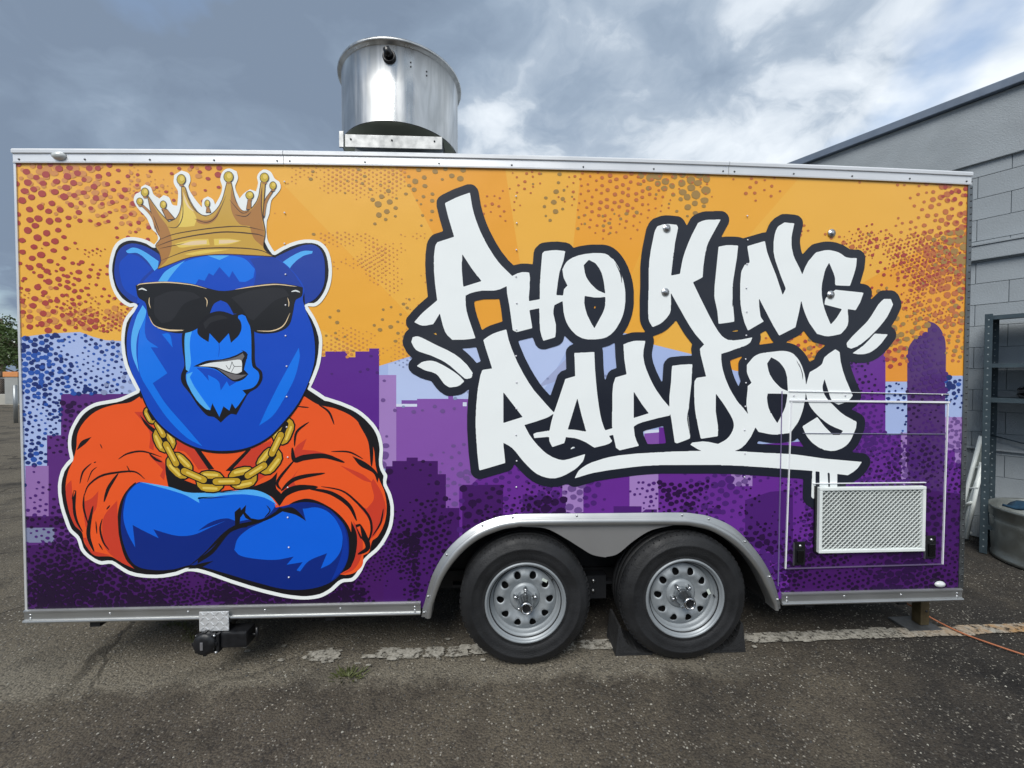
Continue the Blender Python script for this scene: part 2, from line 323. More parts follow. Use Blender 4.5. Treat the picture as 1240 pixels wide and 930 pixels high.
WRAP = dict(ray_lt=(243, 182, 68), ray_dk=(241, 166, 48), ray_mid=(242, 174, 56), orange_lo=(236, 152, 48), mount=(172, 190, 234), mount2=(188, 204, 242), mount3=(166, 176, 214),
 pur_mid=(92, 42, 124), pink_dim=(150, 112, 176), slate=(128, 134, 166), pur_deep=(68, 20, 96), pur=(92, 36, 142), pink=(166, 130, 196), lilac=(136, 84, 172), white_lav=(216, 222, 242),
 pur_mid2=(126, 80, 166), pur2=(106, 43, 148), pur_dark=(68, 20, 100), pur_dark2=(76, 28, 114), plum=(82, 46, 112),
 dot_red=(172, 66, 58), dot_tan=(212, 142, 74), dot_brown=(196, 112, 60), dot_olive=(164, 130, 70), dot_navy=(22, 44, 112), dot_blue=(40, 84, 172), dot_purple=(42, 10, 64), dot_violet=(76, 32, 116), dot_grey=(140, 152, 190), dot_mauve=(112, 80, 146), dot_night=(30, 6, 46),
 halo=(242, 247, 245), ink=(16, 14, 20), orange_shirt=(242, 90, 34), orange_shade=(208, 62, 40), navy=(0, 38, 128), mid_navy=(0, 52, 160), arm_blue=(0, 98, 224), light_blue=(84, 180, 252),
 ear_blue=(20, 62, 164), head_blue=(0, 72, 194), bright_blue=(0, 118, 238), muzzle_blue=(0, 120, 246), gum=(112, 108, 110), teeth=(232, 236, 236), lens=(20, 20, 23), lens2=(36, 36, 40), cream=(240, 212, 168),
 gold=(206, 164, 66), gold_dark=(176, 122, 62), gold_light=(236, 206, 96), gold_ink=(74, 52, 36), gold_ball=(204, 176, 48), chain_gold=(196, 158, 40), chain_light=(232, 204, 96), letter_ink=(26, 31, 44), letter_white=(244, 249, 249))
GAIN = 0.92
def wmat(k):
    n = 'vinyl_'+k
    if n in MATS: return MATS[n]
    m = mat(n, WRAP[k], .45, 0, .28, .42, gain=GAIN); t, b, nn = nodes(m)
    # print film: faint orange-peel relief, so the sky does not mirror perfectly
    P = nn('ShaderNodeTexCoord').outputs['Object']
    n1_ = nn('ShaderNodeTexNoise', {'Vector': P, 'Scale': 2.5, 'Detail': 2.0}); bp = nn('ShaderNodeBump', {'Strength': .14, 'Distance': .05, 'Height': n1_.outputs['Fac']})
    t.links.new(bp.outputs[0], b.inputs['Normal']); t.links.new(bp.outputs[0], b.inputs['Coat Normal'])
    return m

# --- side panel: sheet with the wheel opening cut out
def top_pts(x0, x1, n=24): return [(x0+(x1-x0)*i/n, ztop(x0+(x1-x0)*i/n)) for i in range(n+1)]
pts = [(XL+.001, ZB-.04)]+[p for p in ARCH_MID if p[1] > ZB-.04]+[(XR, ZB-.04)]+[(x, z-.022) for x, z in top_pts(XR, XL)]
sp = MB(); sp.prism(pts, 0, .004); side = sp.build('side_panel', wmat('ray_mid'), TR)

# --- flat print on the panel
def clip(poly, a, b_, c):           # keep a*x+b*z+c >= 0
    out = []
    for i in range(len(poly)):
        p, q = poly[i-1], poly[i]; dp_, dq = a*p[0]+b_*p[1]+c, a*q[0]+b_*q[1]+c
        if (dp_ >= 0) != (dq >= 0):
            u = dp_/(dp_-dq); out.append((p[0]+(q[0]-p[0])*u, p[1]+(q[1]-p[1])*u))
        if dq >= 0: out.append(q)
    return out
def hull(ps):
    ps = sorted(ps)
    def half(s):
        h = []
        for p in s:
            while len(h) > 1 and (h[-1][0]-h[-2][0])*(p[1]-h[-2][1])-(h[-1][1]-h[-2][1])*(p[0]-h[-2][0]) <= 0: h.pop()
            h.append(p)
        return h[:-1]
    return half(ps)+half(ps[::-1])
OPEN = hull(ARCH_MID+[(ARCH_MID[0][0], -.2), (ARCH_MID[-1][0], -.2)])          # counter-clockwise
def planes(h): return [((p[1]-q[1]), (q[0]-p[0]), -((p[1]-q[1])*p[0]+(q[0]-p[0])*p[1])) for p, q in zip(h, h[1:]+h[:1])]
OPL = planes(OPEN); RECT = [(1, 0, -XL-.001), (-1, 0, XR-.001), (0, 1, -ZB+.03), (0, -1, 2.652)]
def cut(tri):
    for pl in RECT:
        tri = clip(tri, *pl)
        if len(tri) < 3: return []
    if min(p[1] for p in tri) > .86 or max(p[0] for p in tri) < -.45 or min(p[0] for p in tri) > 1.65: return [tri]
    res = []; piece = tri
    for a, b_, c in OPL:
        o = clip(piece, -a, -b_, -c)
        if len(o) > 2: res.append(o)
        piece = clip(piece, a, b_, c)
        if len(piece) < 3: break
    return res
class Print:
    def __init__(s): s.mb = MB(); s.keys = []
    def put(s, key, tri, y):
        if key not in s.keys: s.keys.append(key)
        for t_ in cut(tri):
            a = sum(t_[i-1][0]*t_[i][1]-t_[i][0]*t_[i-1][1] for i in range(len(t_)))
            if abs(a) < 1e-9: continue
            if a < 0: t_ = t_[::-1]
            s.mb.add([(p[0], y, p[1]) for p in t_], [tuple(range(len(t_)))], s.keys.index(key))
    def build(s, name, parent):
        me = bpy.data.meshes.new(name); me.from_pydata(s.mb.v, [], s.mb.f)
        for k in s.keys: me.materials.append(wmat(k))
        me.polygons.foreach_set('material_index', s.mb.m); me.update()
        o = bpy.data.objects.new(name, me); col.objects.link(o); o.parent = parent; return o
ART = {
 'wrap_background': [
  ('ray_dk',['3084,10889 39071,15587 37087,22256 33837,28341']),
  ('ray_lt',['3084,10889 33837,28341 30149,32945 25792,36819']),
  ('ray_mid',['3084,10889 25792,36819 21183,39737 16243,41875']),
  ('ray_dk',['3084,10889 16243,41875 11306,43173 6300,43725']),
  ('ray_lt',['3084,10889 6300,43725 2072,43617 -2067,42996']),
  ('ray_dk',['3084,10889 -2067,42996 -7033,41530 -11668,39347']),
  ('ray_lt',['3084,10889 -11668,39347 -15490,36816 -18910,33805']),
  ('ray_mid',['3084,10889 -18910,33805 -21776,30503 -24181,26863']),
  ('ray_lt',['3084,10889 -24181,26863 -26672,21410 -28153,15582']),
  ('mount',['-24016,17462 -22470,17677 -20955,17767 -20321,17520 -19723,17355 -18999,17316 -16822,16818 -12725,15977 -8540,15679 -5988,16070 -4614,16505 -1672,17296 1831,17880 5386,17986 7184,17818 8546,17246 10740,16716 13147,15821 16419,15414 21695,15274 23573,15412 25269,15550 27078,15550 27418,2380 -24580,2695']),
  ('mount2',['-5559,16157 -1672,17253 1831,17836 4492,17937 2720,14887 69,12688 -5581,12723']),
  ('mount3',['2277,14888 4050,16656 5166,16880 4499,15993 3253,15241']),
  ('pur_mid',['-21943,14629 -15633,14616 -15832,2441 -24181,2683 -24042,8376 -22765,8356 -22668,12533 -21990,12529']),
  ('pink_dim',['-23740,10986 -22625,10975 -22684,8397 -24080,8419 -24063,9137 -23784,9133']),
  ('slate',['-24095,7827 -22418,7798 -22435,7033 -24114,7066']),
  ('pur_deep',['-24117,6938 -1700,6504 -1712,2032 -24221,2684']),
  ('pur_deep',['-24080,8419 -21843,8383 -21856,7788 -24095,7827']),
  ('pur',['-10081,16488 -8786,16550 -8784,16815 -7660,16818 -7663,16517 -7247,16518 -7245,16819 -6531,16821 -6530,16978 -6017,16980 -6080,7833 -10175,7902']),
  ('pink',['-6027,15588 -5140,15588 -5169,10769 -6060,10778']),
  ('lilac',['-5150,13922 -4066,13918 -4064,14333 -2429,14329 -2428,14488 -2173,14487 -2173,14328 -500,14299 -509,7740 -5187,7818']),
  ('white_lav',['-5150,14068 -4065,14064 -4066,13918 -5150,13922']),
  ('pur_mid2',['-4872,14262 -4064,14260 -4065,14064 -4873,14067']),
  ('white_lav',['-1662,14143 -1455,14142 -1455,13933 -1663,13934']),
  ('pur2',['68,10919 27058,12523 27318,2383 -1710,2705 -1868,9171']),
  ('pur2',['-1867,9613 951,9800 951,2632 -1886,2710']),
  ('pink',['3665,9759 4806,9745 4812,8116 3669,8134']),
  ('pink',['7332,10324 8924,10307 8941,8082 7346,8107']),
  ('pink',['12990,10262 14192,10249 14202,9474 13000,9489']),
  ('white_lav',['8134,12603 8937,12628 8938,12445 8135,12374']),
  ('lilac',['8135,12420 8938,12476 8944,11759 8140,11765']),
  ('pur2',['8936,12750 9369,12747 9378,11755 8944,11759']),
  ('pur_dark',['-5735,10775 -5374,10771 -5372,11053 -4625,11045 -4624,11229 -4043,11224 -4044,11040 -2988,11030 -2991,10327 -2564,10323 -2570,8518 -1860,8507 -1877,2395 -5911,2509']),
  ('pur_dark',['-1698,9744 480,9717 479,6474 -1706,6516']),
  ('pur_dark2',['1520,9181 3865,8906 3868,7933 1521,7971']),
  ('pur_dark2',['6466,8472 8008,8449 8011,8097 8242,8277 8862,8268 8865,7853 6469,7891']),
  ('pur_dark2',['10033,7988 10494,8751 10970,8050']),
  ('pur_dark2',['11756,7961 12223,8495 12623,7947']),
  ('pur_dark2',['13800,8704 15224,9151 17302,9279 17367,5205 13831,6216']),
  ('pur2',['18753,16963 21705,17155 21837,10704 18863,10733']),
  ('orange_lo',['21709,16972 23007,16976 23045,15228 21744,15228']),
  ('pur2',['21757,12279 27334,11352 27567,2376 16614,2667 16490,10757']),
  ('pink',['22720,12365 23059,12363 23124,9388 22784,9392']),
  ('pink',['25276,13232 27040,13223 27106,10652 25925,10664 25908,11365 25320,11370']),
  ('plum',['23031,14574 22994,16021 22998,16502 23025,16981 23048,17097 23091,17209 23150,17316 23294,17515 23354,17582 23423,17642 23578,17743 23756,17817 24155,17892 24139,18586 24414,18524 24501,18496 24583,18455 24760,18317 24838,18236 24968,18057 25105,17782 25159,17639 25198,17493 25220,17344 25252,16791 25262,16237 25258,14570 25329,11600 25433,2496 23198,2555']),
  ('pur_deep',['16329,5784 21353,5963 26973,6184 27070,2389 16376,2673']),
  ('pur_dark',['21296,8854 23126,9295 27154,8774 27227,5943 21355,5870']),
 ],
 'figure_print': [
  ('halo',['-18257,19085 -18417,19041 -18469,19036 -18518,19046 -18628,19098 -18734,19161 -18833,19233 -18925,19314 -19009,19404 -19095,19514 -19171,19633 -19238,19757 -19345,20020 -19391,20180 -19454,20508 -19477,20843 -19473,21009 -19458,21175 -19401,21505 -19361,21667 -19284,21908 -19234,22024 -19174,22134 -19102,22236 -19027,22315 -18942,22384 -18849,22443 -18751,22492 -18650,22530 -18543,22557 -18434,22570 -18212,22569 -17991,22543 -17880,22519 -17771,22489 -17557,22413 -17427,22341 -17242,22212 -17116,22361 -17081,22414 -17057,22472 -17050,22586 -17079,22699 -17102,22750 -17140,22802 -17287,22932 -17328,22983 -17385,23092 -17527,23437 -17586,23545 -17667,23652 -17941,23945 -18025,24050 -18113,24183 -18180,24328 -18197,24405 -18199,24469 -18172,24598 -18112,24714 -18069,24754 -17904,24833 -17860,24873 -17840,24913 -17832,24957 -17826,25099 -17625,25216 -17455,25154 -17403,25127 -17359,25089 -17320,25024 -17252,24799 -17216,24733 -17170,24683 -17116,24642 -16940,24533 -16738,24711 -16567,24655 -16514,24630 -16470,24594 -16428,24529 -16349,24300 -16306,24237 -16268,24212 -16223,24200 -16076,24190 -16031,24624 -16025,24768 -16034,24911 -16059,24997 -16197,25233 -16227,25318 -16236,25399 -16232,25481 -16200,25729 -15846,25963 -15624,25902 -15555,25872 -15497,25827 -15457,25771 -15430,25707 -15413,25636 -15403,25490 -15417,25416 -15507,25200 -15509,25128 -15473,25006 -15420,24891 -15356,24781 -15217,24567 -15085,24388 -14871,24130 -14857,24373 -14844,24451 -14815,24523 -14777,24569 -14728,24603 -14560,24683 -14402,24604 -14310,24533 -14260,24438 -14213,24277 -13998,24650 -13921,24828 -13869,24993 -13846,25163 -13856,25247 -13935,25490 -13941,25574 -13908,25751 -13877,25837 -13835,25917 -13783,25990 -13734,26037 -13676,26073 -13612,26100 -13545,26116 -13478,26121 -13404,26111 -13333,26085 -13125,25984 -13071,25782 -13059,25714 -13059,25645 -13082,25549 -13198,25272 -13208,25176 -13187,25058 -13147,24944 -12992,24611 -12874,24774 -12786,24875 -12667,24966 -12478,25088 -12173,24991 -12099,25240 -12066,25408 -12069,25470 -12112,25655 -12113,25718 -12104,25768 -12067,25864 -12040,25908 -11965,25993 -11865,26071 -11809,26097 -11751,26109 -11681,26108 -11612,26094 -11482,26034 -11426,25992 -11376,25934 -11270,25720 -11226,25654 -11182,25616 -11030,25526 -10993,25483 -10946,25365 -10936,25300 -10935,25235 -10945,25172 -10972,25102 -11011,25037 -11207,24793 -11325,24674 -11376,24610 -11414,24539 -11451,24407 -11524,23860 -11646,23527 -11662,23441 -11678,23107 -11674,22940 -11642,22608 -11625,22531 -11566,22385 -11417,22117 -11292,21934 -11047,22100 -10878,22201 -10511,22378 -10257,22472 -10012,22538 -9763,22579 -9510,22586 -9256,22565 -9133,22536 -9017,22491 -8916,22431 -8823,22358 -8739,22273 -8667,22178 -8606,22076 -8541,21929 -8489,21774 -8451,21615 -8406,21289 -8396,21100 -8396,20908 -8408,20717 -8431,20527 -8467,20339 -8509,20183 -8563,20030 -8628,19881 -8703,19736 -8854,19497 -8929,19400 -9013,19311 -9105,19234 -9206,19171 -9289,19143 -9377,19137 -9650,19153 -9322,18623 -9251,18484 -9109,18161 -8995,17828 -8953,17657 -8932,17513 -8923,17368 -8930,17076 -8974,16595 -9031,16262 -9071,16098 -9122,15928 -9248,15595 -9413,15202 -9541,14953 -9136,14692 -8628,14325 -8838,14472 -8018,14200 -7487,13977 -7169,13809 -7019,13710 -6870,13597 -6590,13344 -6335,13065 -6176,12844 -6046,12603 -5994,12477 -5948,12341 -5882,12059 -5848,11772 -5847,11608 -5887,11115 -5881,10877 -5848,10735 -5799,10596 -5658,10363 -5639,10300 -5638,10218 -5691,9970 -5688,9888 -5651,9765 -5482,9416 -5437,9295 -5362,9014 -5312,8728 -5302,8584 -5308,8203 -5352,7824 -5389,7638 -5430,7490 -5544,7205 -5755,6808 -5913,6569 -6094,6347 -6217,6226 -6617,5894 -6735,5767 -6806,5658 -6964,5295 -7028,5180 -7170,4971 -7248,4872 -7336,4785 -7436,4715 -7545,4679 -7903,4666 -8013,4634 -8140,4554 -8473,4241 -8593,4150 -8858,3994 -8996,3927 -9138,3873 -9285,3836 -9512,3804 -9741,3787 -9971,3784 -10201,3795 -10429,3818 -10751,3867 -11070,3931 -11388,4006 -12016,4176 -12696,4389 -13700,4745 -14855,5205 -15291,5346 -15582,5405 -15730,5419 -15877,5418 -15987,5398 -16305,5263 -16413,5229 -16752,5160 -17094,5115 -17457,5100 -17839,5115 -18219,5159 -18476,5210 -18727,5289 -18848,5340 -18958,5398 -19063,5465 -19368,5684 -19548,5826 -19611,5865 -19679,5890 -19783,5898 -20100,5858 -20204,5868 -20315,5905 -20423,5955 -20625,6083 -20813,6233 -20986,6406 -21062,6502 -21128,6605 -21179,6721 -21274,7098 -21323,7214 -21385,7300 -21616,7520 -21678,7606 -21742,7731 -21841,7996 -22011,8573 -22085,8881 -22113,9037 -22159,9386 -22173,9561 -22176,9913 -22163,10068 -22110,10376 -22024,10675 -21984,10769 -21934,10858 -21718,11155 -21544,11324 -21609,11650 -21636,11869 -21640,12131 -21634,12262 -21601,12522 -21541,12746 -21454,12961 -21251,13339 -21168,13472 -21077,13598 -20975,13714 -20862,13820 -20742,13916 -20614,14003 -20481,14080 -20344,14146 -20203,14196 -20058,14231 -19298,14365 -19090,14415 -18836,14519 -18241,14811 -18433,15177 -18620,15592 -18750,15919 -18804,16087 -18844,16246 -18901,16571 -18934,16900 -18946,17225 -18934,17550 -18901,17858 -18852,18148 -18812,18288 -18758,18423 -18676,18567 -18578,18701']),
  ('ink',['-13554,25933 -13622,25902 -13684,25831 -13721,25761 -13767,25607 -13765,25538 -13681,25219 -13686,25052 -13731,24856 -13801,24673 -13929,24420 -14067,24194 -14153,24137 -14262,24131 -14329,24161 -14372,24216 -14445,24410 -14529,24467 -14583,24475 -14638,24448 -14679,24391 -14700,24294 -14708,24098 -14752,24014 -14808,23976 -14876,23963 -14944,23974 -15002,24009 -15332,24420 -15493,24667 -15623,24914 -15673,25080 -15676,25204 -15657,25288 -15581,25470 -15580,25595 -15596,25650 -15635,25704 -15795,25763 -15849,25754 -16019,25640 -16045,25598 -16061,25515 -16059,25363 -15900,25061 -15872,24965 -15859,24812 -15862,24646 -15913,24159 -15945,24089 -16000,24043 -16054,24026 -16176,24024 -16297,24040 -16391,24080 -16485,24190 -16592,24451 -16653,24498 -16707,24499 -16857,24388 -16938,24368 -17032,24384 -17192,24479 -17298,24558 -17364,24643 -17489,24959 -17584,25013 -17628,25011 -17661,24983 -17681,24872 -17750,24742 -17818,24688 -17953,24618 -18003,24561 -18029,24450 -17979,24299 -17847,24108 -17461,23674 -17190,23095 -17011,22918 -16962,22849 -16912,22739 -16884,22628 -16885,22489 -16913,22377 -16974,22265 -17099,22117 -17168,22065 -17249,22045 -17356,22075 -17622,22248 -17876,22336 -18049,22375 -18263,22404 -18424,22401 -18586,22367 -18761,22295 -18885,22209 -18983,22110 -19118,21873 -19247,21428 -19297,21136 -19317,20872 -19280,20484 -19193,20110 -19103,19874 -18973,19650 -18836,19473 -18631,19307 -18472,19222 -18310,19247 -18216,19241 -18148,19200 -18108,19117 -18109,19033 -18140,18963 -18532,18471 -18653,18233 -18712,17995 -18747,17757 -18782,17421 -18786,17211 -18741,16637 -18641,16147 -18450,15627 -18093,14895 -18078,14839 -18085,14755 -18113,14698 -18168,14653 -18958,14275 -19256,14193 -19958,14071 -20268,13988 -20485,13878 -20634,13779 -20775,13666 -20911,13526 -21047,13344 -21242,13008 -21353,12770 -21439,12476 -21476,12223 -21481,12012 -21467,11829 -21390,11420 -21397,11265 -21439,11190 -21674,10930 -21838,10677 -21955,10299 -22005,10003 -22014,9623 -21943,9042 -21847,8617 -21622,7891 -21551,7733 -21490,7648 -21267,7433 -21193,7330 -21110,7143 -21013,6772 -20936,6628 -20842,6508 -20724,6391 -20447,6176 -20271,6082 -20123,6035 -19838,6070 -19608,6055 -19447,5971 -19048,5674 -18790,5509 -18438,5387 -17948,5300 -17401,5271 -17072,5296 -16479,5400 -15994,5580 -15884,5597 -15649,5592 -15374,5552 -15029,5457 -14644,5320 -13718,4945 -12759,4604 -12006,4363 -11108,4126 -10685,4040 -10106,3963 -9880,3958 -9567,3981 -9212,4046 -8997,4130 -8724,4288 -8591,4388 -8266,4693 -8108,4791 -7950,4844 -7707,4846 -7564,4871 -7478,4916 -7362,5030 -7158,5325 -6985,5710 -6883,5879 -6652,6114 -6358,6352 -6212,6496 -6028,6727 -5854,7003 -5736,7222 -5591,7586 -5517,7923 -5483,8216 -5479,8626 -5525,8920 -5638,9317 -5844,9773 -5856,10051 -5822,10270 -5978,10563 -6049,10798 -6064,11133 -6018,11686 -6050,11977 -6133,12327 -6219,12548 -6315,12720 -6482,12953 -6755,13252 -6981,13450 -7222,13625 -7448,13757 -8012,14003 -8632,14213 -8829,14246 -9639,14800 -9681,14840 -9708,14898 -9702,15027 -9575,15270 -9418,15643 -9241,16145 -9139,16675 -9087,17276 -9118,17576 -9240,18004 -9443,18473 -9780,19026 -9807,19097 -9808,19168 -9774,19254 -9690,19311 -9354,19313 -9270,19344 -9171,19411 -9054,19530 -8929,19702 -8827,19874 -8729,20088 -8613,20502 -8579,20730 -8561,21014 -8604,21468 -8657,21708 -8724,21906 -8782,22021 -8873,22145 -8975,22247 -9100,22328 -9253,22382 -9420,22410 -9727,22408 -10117,22330 -10493,22194 -10842,22021 -11233,21773 -11330,21768 -11412,21808 -11604,22077 -11791,22469 -11846,22946 -11841,23353 -11809,23578 -11688,23917 -11618,24451 -11586,24564 -11500,24734 -11328,24919 -11141,25161 -11107,25260 -11132,25357 -11370,25548 -11514,25811 -11578,25879 -11692,25927 -11774,25919 -11885,25821 -11933,25731 -11933,25662 -11898,25495 -11901,25355 -11985,25018 -12049,24887 -12118,24838 -12201,24824 -12433,24883 -12474,24879 -12668,24744 -12877,24496 -12946,24464 -13055,24465 -13110,24492 -13153,24547 -13285,24823 -13363,25059 -13359,25324 -13238,25633 -13239,25730 -13263,25813 -13298,25868 -13404,25923 -13485,25942']),
  ('halo',['-13538,26074 -13634,26044 -13730,25989 -13789,25913 -13844,25800 -13891,25646 -13894,25521 -13804,25203 -13821,25007 -13922,24713 -14147,24304 -14192,24260 -14235,24261 -14261,24288 -14296,24413 -14351,24516 -14540,24621 -14581,24624 -14718,24560 -14776,24501 -14822,24347 -14827,24138 -14861,24094 -14888,24094 -14915,24116 -15154,24406 -15382,24739 -15502,24958 -15539,25069 -15555,25179 -15522,25291 -15461,25417 -15442,25542 -15470,25694 -15495,25749 -15538,25806 -15632,25859 -15847,25910 -16133,25724 -16166,25678 -16199,25429 -16183,25318 -16145,25222 -16021,25017 -15993,24921 -15981,24782 -16032,24198 -16065,24155 -16241,24161 -16308,24187 -16390,24289 -16462,24495 -16501,24564 -16597,24620 -16731,24656 -16936,24494 -17136,24604 -17208,24660 -17270,24742 -17366,25016 -17422,25087 -17622,25160 -17774,25077 -17790,25049 -17798,24911 -17829,24851 -17910,24781 -18045,24715 -18089,24670 -18148,24531 -18148,24379 -18084,24214 -17951,24020 -17555,23574 -17302,23024 -17253,22955 -17071,22778 -17020,22653 -17002,22515 -16971,22494 -11698,22583 -11685,22625 -11722,22976 -11718,23327 -11701,23482 -11560,23891 -11493,24425 -11408,24637 -11231,24823 -11013,25116 -10978,25221 -10976,25291 -11020,25444 -11050,25485 -11204,25580 -11274,25648 -11387,25869 -11485,25985 -11621,26048 -11704,26065 -11786,26059 -11897,26000 -11980,25918 -12032,25841 -12068,25742 -12071,25672 -12021,25408 -12055,25226 -12138,24986 -12199,24952 -12445,25029 -12500,25024 -12749,24854 -12937,24621 -12999,24586 -13042,24619 -13150,24840 -13243,25117 -13238,25284 -13120,25566 -13102,25650 -13114,25775 -13156,25927 -13198,25972 -13361,26050 -13470,26078']),
  ('orange_shirt',['-18004,14409 -10023,14905 -9770,11017 -10935,8643 -15313,8924 -18373,9909']),
  ('orange_shirt',['-18096,14488 -18375,14295 -18471,14238 -18573,14195 -18737,14153 -19244,14090 -19410,14056 -19733,13963 -19892,13907 -20047,13842 -20196,13765 -20324,13685 -20447,13596 -20564,13498 -20777,13278 -20956,13036 -21033,12905 -21099,12769 -21153,12628 -21189,12480 -21206,12327 -21223,12018 -21243,11866 -21303,11602 -21423,11214 -21467,11104 -21622,10782 -21662,10671 -21741,10369 -21771,10217 -21803,9908 -21803,9732 -21772,9381 -21696,8898 -21635,8632 -21558,8372 -21423,8032 -21310,7819 -21263,7759 -21096,7603 -21056,7539 -21026,7444 -20988,7140 -20962,7042 -20924,6947 -20827,6765 -20711,6597 -20603,6461 -20544,6400 -20477,6349 -20404,6315 -20261,6287 -19816,6288 -19671,6266 -19582,6232 -19499,6183 -19256,6014 -18527,5610 -18795,5901 -18875,6004 -18939,6118 -19022,6332 -19090,6552 -19193,7003 -19264,7450 -19287,7671 -19301,7893 -19304,8114 -19294,8335 -19276,8515 -19246,8695 -19204,8872 -19152,9045 -19088,9213 -19021,9357 -18943,9494 -18855,9625 -18656,9868 -18503,10008 -18417,10066 -18326,10110 -18231,10138 -17980,10170 -17727,10181 -16964,10178 -16887,10580 -16879,10711 -16900,10839 -16991,11028 -17118,11199 -17255,11364 -17378,11535 -17465,11725 -17494,11917 -17487,12115 -17444,12515 -17447,12713 -17471,12849 -17509,12981 -17645,13372 -17725,13704 -17792,13919 -17905,14152']),
  ('orange_shirt',['-9858,14475 -9428,14192 -9281,14105 -9126,14032 -8961,13979 -8443,13882 -8275,13832 -7895,13676 -7710,13585 -7532,13481 -7365,13362 -7220,13231 -7087,13085 -6964,12928 -6741,12599 -6554,12284 -6473,12119 -6402,11950 -6344,11776 -6305,11592 -6284,11404 -6259,11024 -6236,10836 -6180,10550 -6067,10128 -6014,9985 -5830,9563 -5783,9418 -5714,9090 -5677,8757 -5673,8589 -5693,8255 -5750,7924 -5794,7763 -5909,7469 -5981,7328 -6147,7059 -6198,7006 -6390,6884 -6438,6828 -6485,6715 -6566,6350 -6615,6239 -6659,6189 -6716,6153 -6906,6067 -6919,5741 -6934,5635 -6968,5535 -7018,5449 -7081,5372 -7154,5303 -7317,5187 -7403,5142 -7493,5105 -7683,5057 -7860,5041 -8182,5088 -7764,5291 -7641,5375 -7545,5488 -7475,5649 -7438,5824 -7424,6006 -7423,6565 -7431,6757 -7449,6949 -7481,7137 -7530,7321 -7594,7489 -7674,7652 -7766,7808 -7870,7956 -7983,8095 -8125,8247 -8277,8389 -8438,8521 -8605,8643 -8951,8851 -9128,8940 -9311,9016 -9497,9077 -9688,9118 -9825,9127 -9963,9115 -10237,9051 -10465,8973 -10733,8819 -10827,8784 -10905,8772 -10984,8771 -11223,8790 -11103,9372 -11216,9484 -11458,9699 -11552,9819 -11605,9961 -11668,10401 -11705,10847 -11707,11294 -11667,11736 -11577,12167 -11441,12523 -11249,12855 -11023,13170 -10544,13782 -10420,13932 -10285,14072']),
  ('orange_shade',['-20918,9130 -20691,9213 -20550,9289 -20405,9430 -20209,9668 -20266,9139 -20292,8964 -20331,8792 -20368,8700 -20476,8531 -20529,8447 -20570,8356 -20605,8227 -20688,7698 -20873,7811 -20934,8273 -20961,8582 -20952,8801']),
  ('orange_shade',['-19964,8346 -19860,8529 -19731,8694 -19299,9161 -19298,8501 -19284,7892 -19260,7450 -19232,7231 -19147,6776 -19090,6552 -19022,6332 -18939,6118 -18875,6004 -18795,5901 -18527,5610 -18974,5837 -19119,5919 -19256,6014 -19555,6255 -19694,6388 -19819,6532 -19925,6692 -19987,6834 -20027,6987 -20050,7146 -20066,7467 -20068,7827 -20054,8006 -20022,8180']),
  ('orange_shade',['-21783,9908 -21756,9985 -21707,10052 -21517,10232 -21483,9444 -21445,9070 -21358,8542 -21319,8368 -21223,8047 -21055,7572 -21286,7773 -21356,7846 -21412,7930 -21491,8098 -21559,8271 -21617,8449 -21704,8812 -21774,9249 -21795,9469 -21799,9689']),
  ('orange_shade',['-20854,7261 -20607,6595 -19670,6333 -20114,6289 -20261,6289 -20404,6315 -20492,6354 -20571,6413 -20642,6486 -20705,6568 -20825,6767 -20876,6889 -21010,7264']),
  ('orange_shade',['-17796,13701 -17562,13116 -17494,12918 -17447,12713 -17427,12518 -17428,12321 -17465,11725 -17673,11837 -17617,12373 -17619,12547 -17657,12714 -17764,12934 -17903,13135 -18373,13703']),
  ('orange_shade',['-17680,11452 -17421,11402 -17338,11377 -17261,11338 -17171,11278 -17082,11211 -17003,11135 -16939,11048 -16898,10949 -16878,10798 -16888,10644 -16913,10489 -16964,10178 -17172,10401 -17008,10730']),
  ('orange_shade',['-6356,10132 -6062,9643 -5973,9476 -5900,9301 -5780,8928 -5738,8737 -5719,8545 -5732,8354 -5796,8105 -5891,7865 -6008,7633 -6298,7126 -6495,6947 -6509,7525 -6531,7713 -6580,7895 -6670,8078 -6785,8247 -7173,8730 -6714,8546 -6452,8845 -6382,8952 -6341,9071 -6335,9236 -6365,9401 -6453,9731 -6473,9898 -6465,9948 -6444,9995']),
  ('orange_shade',['-10460,11228 -10418,11590 -10390,11704 -10340,11809 -10247,11921 -10135,12015 -9769,12270 -10002,11690 -9456,11649 -9321,11626 -8955,11526 -8412,11349 -8868,11357 -9188,11344 -10006,11282']),
  ('orange_shade',['-11222,8906 -11101,9334 -11052,9473 -10988,9603 -10831,9846 -10661,10078 -10125,10759 -10359,10423 -10425,10306 -10471,10180 -10475,10109 -10457,10039 -10362,9829 -10935,9253']),
  ('orange_shade',['-7410,7909 -7103,7349 -7017,7157 -6957,6956 -6931,6768 -6927,6576 -6943,6385 -6975,6195 -7022,6010 -7074,5853 -7140,5700 -7221,5555 -7318,5423 -7431,5308 -7553,5229 -7690,5176 -8125,5063 -7743,5287 -7631,5376 -7545,5488 -7481,5652 -7447,5827 -7433,6008 -7411,6680']),
  ('orange_shade',['-8074,10855 -7380,10584 -7152,10486 -6930,10373 -6806,10293 -6691,10199 -6358,9896 -6709,9990 -6824,10029 -6932,10080 -7169,10222 -7399,10375']),
  ('orange_shade',['-12650,11712 -12454,11836 -12242,11931 -11577,12167 -11566,11863 -11522,11250 -11533,10950 -11596,10658 -11682,10507 -11812,10388 -12130,10190 -12279,10085 -13504,10679 -13020,11330 -12846,11533']),
